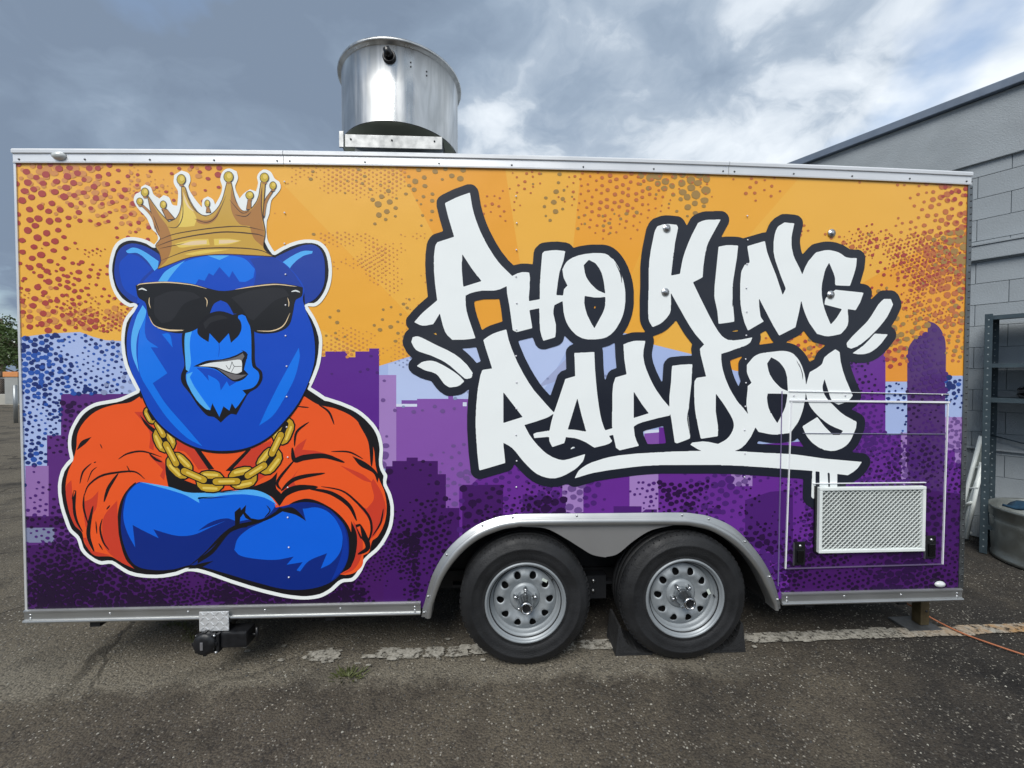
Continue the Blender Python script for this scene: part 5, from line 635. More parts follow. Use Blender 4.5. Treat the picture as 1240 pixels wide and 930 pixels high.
  ('gold_ink',['-15234,23531 -14969,23416 -14852,23376 -14736,23350 -14630,23348 -14535,23367 -14444,23398 -14356,23444 -14270,23508 -14186,23592 -14104,23698 -14017,23846 -13839,24247 -13646,24752 -13653,24755 -13959,24051 -14051,23864 -14137,23721 -14218,23621 -14298,23543 -14379,23483 -14461,23440 -14545,23410 -14632,23390 -14730,23389 -14842,23410 -15163,23519 -15232,23538']),
  ('gold_ink',['-13228,23774 -13086,23731 -12881,23687 -12781,23676 -12696,23681 -12625,23709 -12562,23754 -12466,23863 -12409,23946 -12414,23950 -12588,23787 -12644,23749 -12704,23727 -12779,23721 -12874,23729 -13165,23777 -13227,23781']),
  ('gold_ink',['-16965,22007 -16818,22030 -16358,22129 -15900,22240 -15756,22283 -15757,22288 -15905,22264 -16365,22166 -16822,22055 -16966,22012']),
  ('gold_ink',['-13503,24548 -13238,24201 -13122,24063 -13009,23947 -12910,23870 -12819,23844 -12732,23854 -12653,23887 -12491,23996 -12493,24001 -12539,23985 -12665,23915 -12739,23888 -12815,23881 -12892,23904 -12984,23975 -13096,24088 -13426,24475 -13498,24551']),
  ('gold_ink',['-15714,25019 -15525,24530 -15435,24325 -15338,24137 -15238,23988 -15124,23879 -14990,23792 -14852,23723 -14525,23601 -14975,23818 -15103,23905 -15213,24011 -15311,24155 -15408,24339 -15654,24906']),
  ('gold_ink',['-17238,23652 -17214,23550 -17112,23237 -16998,22928 -16953,22834 -16948,22836 -16972,22939 -17074,23252 -17189,23560 -17233,23655']),
  ('gold_ink',['-11869,25205 -11911,24790 -11932,24268 -11926,24113 -11895,23793 -11857,23526 -11840,23438 -11833,23439 -11883,24271 -11859,25101 -11861,25205']),
  ('gold_ink',['-17721,24363 -17739,24278 -17787,24210 -17856,24171 -17931,24169 -17998,24206 -18044,24273 -18059,24357 -18041,24442 -17992,24510 -17924,24549 -17849,24551 -17781,24515 -17736,24448']),
  ('gold_ball',['-17753,24363 -17768,24292 -17807,24235 -17862,24203 -17923,24202 -17978,24232 -18015,24287 -18027,24357 -18012,24428 -17973,24485 -17917,24517 -17856,24518 -17802,24488 -17765,24433']),
  ('gold_light',['-17781,24412 -17789,24374 -17810,24343 -17841,24325 -17875,24325 -17905,24341 -17926,24371 -17933,24409 -17925,24447 -17903,24478 -17872,24496 -17838,24496 -17808,24480 -17787,24450']),
  ('gold_dark',['-17797,24150 -17806,24130 -17830,24114 -17864,24105 -17935,24112 -17958,24127 -17966,24147 -17958,24167 -17934,24183 -17900,24193 -17828,24185 -17805,24170']),
  ('gold_ink',['-17433,24831 -17455,24728 -17512,24645 -17592,24597 -17681,24596 -17760,24640 -17814,24721 -17832,24822 -17810,24925 -17753,25008 -17673,25056 -17584,25058 -17505,25014 -17451,24933']),
  ('gold_ball',['-17465,24830 -17484,24742 -17531,24670 -17599,24630 -17673,24628 -17740,24666 -17785,24735 -17799,24823 -17781,24911 -17734,24983 -17666,25024 -17592,25025 -17525,24987 -17480,24918']),
  ('gold_light',['-17510,24879 -17519,24833 -17545,24795 -17581,24774 -17621,24773 -17657,24793 -17681,24829 -17689,24875 -17679,24921 -17654,24959 -17617,24980 -17578,24981 -17542,24961 -17518,24925']),
  ('gold_dark',['-17525,24576 -17536,24556 -17564,24540 -17604,24530 -17688,24537 -17715,24553 -17725,24572 -17714,24592 -17687,24609 -17646,24618 -17562,24611 -17535,24596']),
  ('gold_ink',['-16576,24221 -16595,24127 -16643,24051 -16712,24008 -16788,24006 -16855,24047 -16901,24121 -16916,24215 -16898,24309 -16849,24385 -16780,24428 -16705,24429 -16637,24389 -16591,24315']),
  ('gold_ball',['-16608,24221 -16623,24141 -16663,24077 -16719,24040 -16780,24039 -16835,24073 -16872,24136 -16884,24215 -16869,24295 -16830,24359 -16774,24396 -16712,24397 -16658,24363 -16621,24300']),
  ('gold_light',['-16636,24270 -16645,24228 -16667,24193 -16698,24174 -16732,24173 -16762,24192 -16783,24225 -16790,24267 -16781,24309 -16759,24344 -16728,24363 -16694,24364 -16664,24345 -16643,24312']),
  ('gold_dark',['-16653,23987 -16662,23967 -16686,23951 -16720,23941 -16792,23949 -16815,23964 -16823,23984 -16814,24004 -16791,24020 -16756,24030 -16685,24022 -16661,24007']),
  ('gold_ink',['-15613,25506 -15638,25385 -15703,25287 -15797,25231 -15900,25229 -15991,25281 -16054,25376 -16074,25496 -16049,25617 -15984,25715 -15890,25771 -15788,25773 -15696,25721 -15634,25626']),
  ('gold_ball',['-15645,25505 -15667,25399 -15723,25312 -15804,25263 -15892,25262 -15971,25307 -16024,25391 -16042,25497 -16020,25603 -15964,25689 -15884,25738 -15796,25740 -15717,25695 -15663,25611']),
  ('gold_light',['-15707,25554 -15718,25499 -15747,25455 -15789,25430 -15836,25429 -15877,25452 -15905,25495 -15914,25549 -15903,25604 -15874,25648 -15832,25673 -15785,25674 -15744,25651 -15716,25608']),
  ('gold_dark',['-15721,25209 -15733,25189 -15765,25172 -15812,25163 -15909,25169 -15941,25185 -15952,25204 -15940,25224 -15908,25241 -15861,25251 -15764,25244 -15732,25229']),
  ('gold_ink',['-14444,24324 -14460,24239 -14500,24169 -14557,24130 -14620,24129 -14676,24166 -14715,24234 -14727,24319 -14712,24404 -14672,24473 -14614,24512 -14551,24514 -14495,24477 -14457,24409']),
  ('gold_ball',['-14477,24324 -14489,24253 -14520,24195 -14564,24163 -14613,24162 -14656,24193 -14685,24249 -14695,24319 -14683,24390 -14652,24448 -14608,24480 -14559,24481 -14516,24450 -14487,24394']),
  ('gold_light',['-14489,24373 -14496,24335 -14514,24304 -14540,24286 -14568,24286 -14593,24302 -14610,24333 -14616,24371 -14609,24409 -14591,24441 -14565,24458 -14537,24459 -14512,24442 -14495,24412']),
  ('gold_dark',['-14506,24110 -14514,24090 -14533,24073 -14562,24064 -14622,24072 -14641,24087 -14648,24107 -14640,24127 -14620,24144 -14592,24153 -14532,24145 -14513,24130']),
  ('gold_ink',['-13261,25692 -13288,25566 -13360,25464 -13462,25405 -13575,25403 -13676,25457 -13745,25556 -13768,25681 -13741,25807 -13669,25909 -13567,25967 -13454,25970 -13353,25916 -13284,25817']),
  ('gold_ball',['-13294,25691 -13317,25580 -13380,25489 -13469,25438 -13567,25436 -13655,25483 -13715,25571 -13735,25682 -13712,25793 -13649,25883 -13560,25935 -13462,25937 -13374,25890 -13314,25802']),
  ('gold_light',['-13367,25740 -13379,25683 -13411,25637 -13458,25611 -13508,25610 -13554,25634 -13585,25678 -13595,25735 -13583,25791 -13551,25838 -13505,25864 -13454,25865 -13409,25841 -13378,25796']),
  ('gold_dark',['-13380,25383 -13393,25363 -13428,25346 -13479,25336 -13586,25343 -13621,25358 -13633,25378 -13621,25398 -13585,25415 -13534,25425 -13427,25418 -13392,25403']),
  ('gold_ink',['-12268,24781 -12290,24686 -12351,24609 -12437,24565 -12532,24564 -12617,24604 -12676,24679 -12696,24773 -12673,24868 -12613,24945 -12527,24989 -12431,24991 -12346,24950 -12288,24876']),
  ('gold_ball',['-12301,24781 -12320,24700 -12371,24635 -12444,24598 -12524,24596 -12597,24631 -12646,24694 -12663,24773 -12644,24854 -12593,24919 -12520,24956 -12439,24958 -12367,24924 -12318,24860']),
  ('gold_light',['-12352,24830 -12362,24787 -12389,24753 -12428,24733 -12471,24732 -12509,24750 -12536,24784 -12544,24826 -12534,24869 -12507,24904 -12468,24923 -12425,24924 -12387,24906 -12361,24872']),
  ('gold_dark',['-12366,24545 -12376,24524 -12406,24508 -12449,24498 -12540,24505 -12569,24521 -12580,24540 -12569,24561 -12539,24577 -12496,24587 -12405,24580 -12376,24564']),
  ('gold_ink',['-11501,25690 -11526,25577 -11592,25485 -11687,25433 -11792,25430 -11885,25479 -11949,25567 -11971,25679 -11946,25792 -11880,25884 -11785,25936 -11681,25939 -11587,25891 -11523,25802']),
  ('gold_ball',['-11534,25689 -11556,25591 -11613,25511 -11694,25465 -11784,25463 -11864,25505 -11919,25583 -11938,25680 -11917,25779 -11860,25858 -11778,25904 -11689,25906 -11608,25864 -11553,25787']),
  ('gold_light',['-11597,25738 -11608,25687 -11638,25646 -11681,25622 -11728,25621 -11770,25643 -11799,25683 -11808,25733 -11797,25784 -11767,25825 -11725,25849 -11678,25850 -11636,25828 -11607,25788']),
  ('gold_dark',['-11610,25411 -11622,25391 -11655,25374 -11702,25364 -11801,25371 -11834,25386 -11845,25406 -11833,25426 -11800,25443 -11753,25453 -11654,25446 -11621,25431']),
  ('gold_ink',['-11128,25293 -11147,25198 -11199,25121 -11274,25077 -11356,25075 -11429,25116 -11479,25191 -11496,25285 -11477,25380 -11425,25457 -11351,25501 -11269,25503 -11195,25462 -11145,25387']),
  ('gold_ball',['-11161,25292 -11177,25212 -11220,25147 -11281,25110 -11348,25108 -11408,25143 -11449,25206 -11463,25286 -11447,25366 -11405,25432 -11344,25468 -11276,25470 -11216,25436 -11175,25372']),
  ('gold_light',['-11196,25342 -11204,25299 -11228,25265 -11261,25245 -11298,25244 -11331,25262 -11354,25296 -11361,25338 -11353,25381 -11329,25416 -11296,25436 -11259,25436 -11226,25418 -11203,25384']),
  ('gold_dark',['-11211,25056 -11220,25036 -11283,25010 -11361,25017 -11386,25032 -11395,25052 -11386,25073 -11323,25099 -11245,25092 -11219,25076']),
 ],
 'lettering_print': [
  ('letter_ink',['-1399,25582 -2118,25310 -2707,25014 -2850,24914 -2922,24837 -2966,24762 -3000,24648 -2997,24405 -2846,23779 -2667,23152 -2714,23106 -3130,22965 -3230,22904 -3335,22797 -3405,22696 -3462,22595 -3519,22422 -3585,21891 -3602,21374 -3574,20729 -3474,19708 -3506,19665 -3955,19272 -4236,18989 -4568,18591 -4614,18461 -4615,18273 -4571,18144 -4481,18029 -4474,18000 -4628,17846 -4687,17754 -4789,17422 -4796,17278 -4762,17133 -4621,16845 -4520,16695 -4308,16484 -4316,16441 -4421,16327 -4466,16252 -4498,16151 -4502,16021 -4488,15934 -4453,15845 -4296,15672 -3880,15439 -3622,15352 -3392,15296 -3305,15252 -3051,14903 -2866,14713 -2629,14551 -2513,14501 -2441,14487 -2209,14486 -1875,14531 -1730,14578 -1585,14651 -1381,14815 -1352,14820 -1337,14805 -1404,14053 -1435,13452 -1436,12720 -1365,11515 -1246,10424 -1216,10332 -1162,10246 -1070,10152 -985,10097 -865,10060 -645,10062 737,10444 855,10503 943,10586 1004,10666 1054,10784 1076,10799 1120,10776 1379,10484 1712,10148 2038,9895 2261,9773 2410,9712 2647,9635 2915,9583 3377,9580 3631,9638 3944,9738 4094,9627 4184,9586 4274,9565 4439,9566 5459,9843 6242,9971 7633,10137 8256,10191 9125,10227 12230,10193 12370,10176 12897,10169 14971,10024 16874,9863 17048,9842 17087,9794 17066,9196 17073,8796 17080,8735 17130,8611 17276,8433 17437,8298 17580,8247 17786,8246 17959,8320 18133,8489 18225,8626 18271,8764 18281,8872 18308,8902 19126,8900 19253,8934 19334,8981 19447,9087 19505,9179 19538,9287 19551,9518 19593,9539 19784,9545 19895,9581 20259,9800 20417,9919 20605,10100 20686,10199 20887,10505 20933,10628 20934,10829 20894,10952 20818,11061 20681,11177 20519,11237 19927,11294 19885,11316 19902,11362 20056,11514 20191,11694 20378,12065 20563,12571 20592,12832 20588,13047 20580,13108 20530,13231 20388,13385 20285,13450 19851,13660 19824,13694 19835,13724 19929,13794 20116,13978 20287,14210 20336,14350 20337,14518 20296,14671 20027,15237 19782,15832 19654,16243 19659,16310 19707,16318 20009,16267 20486,16268 20725,16305 21025,16409 21278,16548 21514,16727 21864,17072 22219,17546 22265,17623 22297,17730 22290,17943 22207,18111 22034,18262 22013,18308 22260,18690 22534,19271 22569,19408 22565,19591 22542,19682 22416,19970 22344,20076 22163,20226 21984,20277 21474,20272 21331,20235 21237,20177 20847,19807 20800,19786 20798,19834 20847,20001 20848,20168 20830,20259 20780,20364 20675,20477 20578,20545 20403,20604 20196,20628 20168,20661 20389,21434 20431,21902 20430,22068 20395,22203 20340,22293 20226,22402 20133,22456 20003,22490 19703,22488 19525,22507 19147,22731 18736,22859 18421,22902 18123,22899 17874,22860 17500,22765 17376,22718 17175,22541 16899,22237 16869,22216 16837,22224 16802,22289 16754,22453 16698,22796 16693,22945 16726,23215 16846,23754 16847,23933 16810,24052 16762,24125 16650,24232 16559,24286 16338,24330 15949,24356 15701,24350 15578,24314 15241,24115 15022,23901 14911,23721 14772,23356 14556,23320 13498,23006 13328,23058 13205,23077 12975,23089 12531,23082 12332,23056 12307,23071 12312,23115 12677,23787 12712,23935 12704,24098 12626,24259 12501,24377 12332,24447 11935,24446 11798,24428 11448,24420 11220,24386 11023,24320 10767,24198 10631,24083 10554,23986 10411,23704 10377,23668 10347,23680 10239,23881 10132,24001 10025,24081 9889,24125 9405,24164 9164,24158 8938,24121 8533,23972 8377,23831 8294,23715 8189,23505 8145,23372 7956,22445 7897,22048 7838,21385 7845,20296 7819,19662 7826,18790 7845,18539 7893,18347 7969,18185 8113,17963 8120,17919 8080,17897 7583,17894 7387,17875 6922,17743 6909,17765 6921,17795 7042,17973 7207,18269 7339,18595 7412,18832 7488,19246 7504,19452 7499,20101 7449,20498 7401,20718 7340,20938 7171,21392 7020,21684 6854,21931 6716,22096 6551,22256 6359,22393 6207,22465 6028,22521 5819,22551 5210,22544 5002,22525 4573,22456 4247,22364 4203,22380 4114,22484 4010,22570 3818,22634 3361,22677 2978,22656 2670,22619 2523,22587 2406,22526 2215,22340 2156,22260 2095,22056 2061,21576 2046,21489 2027,21460 1762,21492 1426,21488 1031,21396 754,21656 388,22119 98,22577 -237,23206 -409,23606 -596,24149 -696,24549 -808,25221 -865,25363 -982,25495 -1082,25560 -1198,25590','119,19610 243,19621 278,19582 363,19118 442,18449 402,18415 -210,18214 -414,18111 -604,17991 -633,17992 -662,18026 -896,18702 -985,19020 -1027,19237 -1044,19397 -1037,19463 -979,19504 -543,19593','5362,19273 5402,19278 5431,19259 5431,19215 5403,19159 5373,19148 5350,19185 5341,19244','9801,18522 9832,18528 9863,18503 10200,17959 10385,17692 10724,17276 10676,17052 10679,16932 10718,16679 10693,16649 10657,16641 10169,16625 9560,16561 9454,16528 9378,16484 9221,16318 9152,16154 9101,15289 9080,15244 9039,15258 8775,15781 8585,16272 8524,16569 8515,16688 8522,16822 8620,17357 8616,17521 8571,17684 9064,17875 9249,17984 9403,18103 9697,18395','13215,18049 13275,18034 13280,18004 13252,17976 13021,17953 12959,17965 12948,17973 12958,17988','14789,17997 14830,18004 14864,17982 15147,17545 15278,17383 15243,17348 14530,17253 14479,17274 14561,17530 14562,17695 14536,17800 14541,17846 14599,17893','16959,17993 16982,18004 17014,17992 17329,17587 17509,17429 17604,17389 17983,17286 18160,17257 18204,17227 18189,17197 17904,16968 17786,16849 17706,16726 17598,16453 17386,16328 17351,16331 17314,16376 17195,16588 17064,16772 16969,16882 16714,17121 16603,17193 16414,17283 16210,17342 16038,17368 16012,17385 16045,17431 16751,17789 16843,17864','-3140,17805 -3079,17813 -3050,17795 -3024,17733 -3034,17704 -3050,17701 -3169,17761 -3169,17790','3744,17662 3773,17671 3803,17655 4070,17393 4219,17282 4234,17252 4025,17149 3918,17045 3863,16957 3827,16810 3855,15911 3808,15865 3630,15809 3556,15765 3391,15587 3022,14526 2995,14510 2950,14533 2649,14865 2459,15101 2180,15525 1969,15880 1660,16467 1367,17154 1294,17359 1305,17403 1383,17434 2030,17589 2074,17543 2206,17201 2325,17063 2414,17002 2517,16966 2724,16962 3345,17144 3507,17219 3617,17324 3671,17397 3715,17515','6420,17305 6459,17310 6480,17275 6516,16580 6577,15988 6541,15952 6301,15870 6167,15757 6098,15661 6004,15398 5959,15331 5922,15469 5874,16046 5837,16889 5798,17051 5841,17081 5980,17110 6204,17184','-1049,17059 -969,17062 -935,17030 -720,16346 -743,16302 -912,16229 -941,16245 -1115,16454 -1391,16729 -1646,16940 -1671,16984 -1637,17004 -1303,17023','13435,16595 13500,16610 13520,16580 13363,16370 13318,16249 13312,16189 13322,15663 13448,15271 13350,14993 13319,15016 13252,15136 13127,15392 13016,15678 12903,16083 12858,16354 12869,16384 12901,16405','9065,12806 9150,12816 9185,12775 9313,12009 9314,11904 9279,11883 9127,11868 8533,11842 8320,11852 8290,11891 8097,12317 8057,12497 8070,12542 8284,12617','16696,12091 16729,12095 16754,12076 17044,11692 17056,11646 17036,11635 16201,11721 15275,11760 14461,11819 14441,11849 14449,11879 14493,11940 14538,11962 15180,11853 15681,11848 16418,11924 16545,11970','4221,11734 4304,11719 4354,11688 4338,11659 4253,11628 4148,11606 4125,11616 4163,11694']),
  ('letter_white',['-1299,25142 -1789,24960 -2033,24855 -2522,24604 -2556,24571 -2554,24513 -2398,23873 -2094,22860 -2126,22828 -2960,22546 -3048,22415 -3081,22314 -3125,21983 -3142,21811 -3143,21524 -3157,21452 -3143,21380 -3145,21035 -3090,20345 -2986,19525 -3029,19475 -3692,18907 -3894,18703 -4159,18391 -4166,18363 -4156,18348 -3896,18217 -3767,18185 -3580,18187 -3206,18262 -3146,18340 -2873,18796 -2845,18807 -2691,18183 -2578,17866 -2459,17685 -2203,17447 -1592,17457 -1273,17488 -1011,17534 -994,17568 -1360,18641 -1446,18959 -1493,19277 -1493,19451 -1507,19523 -1501,19769 -1282,19890 -978,19979 -630,20045 -19,20051 97,20068 331,20131 651,20284 671,20268 689,19920 818,19223 990,17971 1193,17865 2016,18079 2021,18152 1877,19012 1926,19045 2381,19136 2403,19104 2404,18914 2419,18841 2419,18359 2434,18286 2451,17964 2528,17657 2614,17437 2649,17420 3196,17583 3256,17616 3291,17909 3290,18276 3156,18846 3157,19036 3201,19285 3218,19315 3251,19334 3620,19519 3653,19509 3704,18953 3782,18616 3857,18411 3976,18192 4137,17972 4344,17768 4471,17677 4709,17561 4903,17514 5022,17498 5425,17500 5709,17532 5873,17566 6037,17624 6261,17770 6440,17948 6562,18103 6785,18488 6903,18784 6947,18932 6994,19153 7039,19537 7036,19994 7018,20185 6956,20537 6891,20786 6739,21196 6620,21429 6468,21662 6336,21821 6255,21900 6135,21983 5926,22067 5717,22098 5286,22092 4856,22041 4500,21960 4190,21840 4057,21765 3895,21643 3821,21559 3741,21437 3673,21276 3633,21217 3684,20853 3717,20737 3909,20359 3720,20153 3684,19889 3663,19835 3604,19823 3530,19837 3353,19835 3319,19857 3317,19915 3390,20529 3462,20982 3495,21114 3691,21670 3780,22152 3760,22171 3701,22186 3303,22222 3053,22206 2671,22152 2568,22050 2548,21960 2460,20854 2460,20723 2445,20650 2446,20490 2431,20417 2431,19644 2395,19609 1896,19517 1852,19523 1844,19712 1888,20251 1881,20469 1902,20601 1902,20746 1865,21002 1821,21024 1689,21040 1499,21038 1250,20974 958,20827 382,21381 215,21577 9,21853 -310,22354 -495,22683 -502,22726 -586,22869 -729,23169 -930,23683 -1045,24040 -1148,24454 -1253,25111 -1271,25137','-1671,21903 -1653,21912 -1624,21879 -1167,21189 -927,20874 -918,20845 -817,20753 -685,20573 -683,20544 -701,20527 -1585,20243 -1614,20250 -1634,20360 -1691,21067 -1699,21499 -1676,21615','5029,21716 5079,21721 5347,21592 5422,21539 5605,21314 5740,21052 5785,20921 5864,20584 5943,20013 5937,19969 5921,19962 5757,20023 5563,20109 5428,20206 5181,20445 5099,20543 4991,20692 4902,20852 4839,21056 4779,21436 4792,21465','4854,19812 5356,19736 5684,19739 5877,19770 5952,19758 5961,19557 5946,19484 5947,19337 5913,19160 5811,18894 5378,18106 5341,18126 5277,18243 5245,18272 4969,18815 4864,19167 4814,19445 4829,19768']),
  ('letter_white',['11986,23985 11940,23974 11559,23967 11407,23948 11225,23898 11029,23807 10981,23773 10651,23133 10474,22732 10297,22272 10193,21946 10135,21709 10025,21072 9992,21037 9583,20958 9544,20963 9535,20993 9616,21761 9636,21850 9622,21909 9655,22057 9649,22131 9675,22190 9729,22692 9886,23474 9882,23548 9820,23650 9787,23670 9318,23707 9047,23669 8777,23575 8744,23544 8639,23351 8596,23218 8419,22334 8332,21701 8319,21391 8304,21318 8313,20168 8298,20094 8301,19666 8287,19592 8292,18882 8308,18808 8309,18660 8345,18498 8389,18409 8516,18213 8562,18180 8924,18335 9089,18451 9315,18675 9475,18905 9530,19098 9529,19321 9544,19395 9524,19972 9531,19996 9546,19989 10345,18629 10624,18184 10906,17794 11385,17263 11377,17233 11173,17030 11163,16994 11206,16680 11515,15528 11495,15508 11051,15444 10990,15420 10882,15258 10864,15018 10870,14403 10886,14328 10888,14088 10924,13698 10997,13246 11019,13201 11118,12704 11250,12160 11284,12125 11346,12123 12161,12238 12212,12274 12212,12501 12227,12576 12211,12667 12209,12818 12077,13603 12074,14549 12105,14540 12433,14118 12656,13796 12924,13373 13035,13146 13087,12979 13102,12843 13090,12722 13042,12556 12951,12375 12833,12210 12693,12074 12550,11982 12228,11820 11702,11937 11378,11968 10794,11909 10697,11818 10693,11787 11075,11555 11267,11466 11260,11448 10615,11449 10538,11434 9650,11427 9573,11413 9344,11415 9161,11394 9009,11399 8963,11384 8887,11401 8841,11380 8750,11390 8674,11375 8461,11377 8385,11363 7747,11338 6718,11241 6221,11156 5905,11081 5259,10878 5004,10762 4765,10615 4630,10515 4541,10424 4447,10272 4338,10049 4362,10038 4452,10060 5006,10224 5352,10310 6134,10439 7509,10604 8131,10659 8511,10670 8588,10685 8908,10681 8984,10696 12411,10668 12457,10633 12504,10649 13015,10639 13093,10624 13668,10602 13746,10586 13917,10585 13996,10569 15090,10496 15168,10480 15309,10479 15388,10463 15529,10461 15607,10445 15749,10444 16032,10410 17183,10321 17547,10285 17604,10263 17588,10156 17593,9895 17578,9818 17562,8866 17580,8820 17667,8733 17699,8750 17761,8830 17783,8909 17781,9063 17795,9140 17777,10215 17791,10246 17848,10253 17975,10236 18012,10213 18028,9429 18042,9398 18497,9385 18529,9398 18476,10131 18490,10161 18547,10168 18579,10155 18604,10083 18624,9416 18640,9393 18672,9382 19006,9378 19032,9386 19045,9416 19034,10063 19047,10094 19648,10019 19964,10203 20192,10389 20265,10481 20425,10726 20423,10757 18311,10955 16901,11164 16318,11232 15909,11251 15831,11267 15548,11269 15470,11285 14844,11306 14766,11322 13892,11375 13814,11391 13347,11410 13198,11434 13203,11449 13377,11506 13547,11595 13784,11809 14071,12201 14311,12702 14342,12689 14501,12470 15033,12355 15283,12322 15580,12315 15643,12339 15752,12336 15830,12356 15893,12340 15956,12361 16285,12393 16316,12408 16704,12945 16792,13106 16871,13294 16976,13598 17036,13826 17125,14328 17145,14571 17162,14580 17226,14312 17340,14008 17422,13855 17519,13718 17675,13534 18020,13206 18336,12967 18533,12840 18852,12686 19236,12537 19300,12507 19313,12486 19261,12410 19130,12271 18748,12274 18265,12730 17846,13247 17814,13260 17018,12776 16998,12699 17032,12653 17194,12301 17308,12133 17450,11964 17593,11825 17905,11605 18064,11525 18112,11521 18272,11430 18335,11432 18637,11380 18875,11395 19017,11428 19254,11516 19396,11593 19522,11681 19638,11794 19743,11931 19837,12100 20069,12651 20097,12926 20084,12988 20054,13025 19894,13088 19862,13116 19476,13309 19198,13497 19058,13613 18470,14172 18381,14274 18231,14492 18134,14706 18106,14873 18110,15010 18187,15299 18221,15345 18551,14370 18665,14156 18749,14076 19036,13950 19257,14014 19494,14103 19608,14169 19704,14260 19839,14443 19839,14474 19806,14550 19436,15344 19253,15832 19114,16349 19049,16850 18967,16914 18808,17001 18776,16994 18417,16761 18200,16578 18151,16499 18066,16226 18002,16144 17753,15964 17373,15755 17330,15664 17188,15133 17170,15083 17154,15078 17108,15421 17054,15664 16906,16088 16760,16360 16661,16500 16454,16715 16375,16771 16218,16846 16014,16894 15857,16910 15623,16909 14986,16833 14908,16835 14862,16809 14707,16800 14490,16751 14320,16676 14193,16597 14098,16506 13831,16194 13794,16130 13797,15783 13819,15678 13913,15452 14062,15181 14038,15135 13874,15000 13855,14970 13856,14819 13801,14230 13796,13928 13821,13853 13841,13671 13896,13472 13865,13488 13660,13728 13633,13778 13519,13883 13497,13929 13402,14005 13248,14202 13012,14564 12824,14896 12601,15392 12457,15843 12405,16068 12353,16443 12353,16728 12373,16747 12803,16876 13156,17012 13217,17018 13263,17049 13387,17072 13479,17129 13587,17148 13786,17238 13955,17358 14002,17438 14074,17618 14044,17635 13458,17520 12996,17470 12934,17492 12734,17496 12533,17594 12377,17710 12172,17954 11906,18370 11640,18846 11188,19706 10747,20577 10771,20617 11105,20785 11241,20861 11273,20894 11305,21458 11376,22006 11404,22125 11400,22184 11460,22363 11460,22422 11495,22555 11554,22719 11687,22987 12221,23956 12218,23986 12200,23993','15169,16554 15443,16421 15617,16305 15810,16087 15922,15921 15986,15784 16072,15482 16132,14740 16109,14711 15951,14775 15826,14827 15695,14907 15422,15164 15268,15346 15093,15618 15012,15844 14932,16218 15143,16538','14992,14575 15782,14566 15861,14551 16064,14550 16096,14537 16103,14467 16061,14133 15999,13845 15910,13618 15589,12996 15555,12962 15540,12964 15297,13317 15226,13469 15149,13514 15149,13560 15041,13803 14971,14121 14950,14363']),
  ('letter_white',['15786,23888 15494,23709 15415,23626 15325,23446 15262,23236 15206,22833 15212,22312 15264,22029 15333,21791 15639,20988 15903,20376 15920,20287 15781,20008 15750,19995 15737,20015 15365,21044 15006,21876 14846,22292 14717,22857 14655,22857 13754,22588 13744,22514 13874,21787 13874,21713 13838,21678 13593,21563 13440,21261 13407,21126 13367,20560 13377,19695 13394,19620 13397,19456 13480,18993 13629,18455 13807,18061 13838,18027 13900,18049 14694,18507 14686,18552 14553,18731 14518,18821 14448,19315 14428,19674 14435,19732 14450,19730 15242,18300 15577,17775 15596,17761 15627,17765 16463,18182 16510,18217 16705,19091 16795,19604 16816,19626 16834,19604 16928,19274 17026,19003 17172,18673 17301,18432 17738,17855 18180,17736 18385,17721 18637,17753 19077,17846 19147,17898 19388,18168 19482,18339 19515,18536 19510,18809 19474,19066 19479,19212 19511,19221 19891,19168 19939,19188 20173,19587 20352,20088 20344,20118 20285,20139 18750,20275 18315,19939 18220,19827 18190,19766 18157,19645 18144,19464 19100,19232 19122,19215 19104,19154 18859,18759 18717,18585 18547,18405 18515,18390 18480,18439 18300,18831 18152,19193 18048,19554 17978,19945 17956,20322 17983,20638 18117,21256 18176,21422 18337,21710 18363,21727 18383,21710 18627,21187 18693,20992 18716,20887 18722,20600 18752,20525 19045,20506 19550,20497 19589,20534 19794,21140 19883,21458 19915,21639 19938,22001 19901,22023 19585,22019 19364,22051 19253,22094 19078,22218 18887,22321 18697,22378 18461,22423 18320,22438 18085,22418 17632,22307 17555,22247 17184,21815 17016,21513 16867,21136 16839,21105 16682,21449 16418,21925 16321,22163 16234,22535 16215,22684 16210,23087 16238,23296 16353,23835 16329,23856 16236,23869 16112,23868 15863,23894']),
  ('letter_white',['12582,22619 12170,22538 12135,22506 11941,20411 11931,19891 11950,19727 12108,19058 12181,18402 12201,18382 12278,18380 12646,18429 13030,18491 13055,18512 13051,18706 12964,19527 12962,19721 12945,19795 12940,20317 12928,20347 12951,20392 12952,20541 12981,20794 13164,21971 13221,22566 13211,22596 13134,22615 12981,22614 12904,22628']),
  ('letter_white',['21547,19797 21375,19650 21219,19478 20837,18864 20639,18589 20531,18467 19783,17749 19462,17383 19444,17307 19479,17155 19502,17123 19709,17045 19892,17111 20072,17174 20150,17239 20244,17281 20721,17662 21221,18151 21557,18545 21746,18809 21886,19068 22067,19465 22070,19511 21966,19753 21930,19800']),
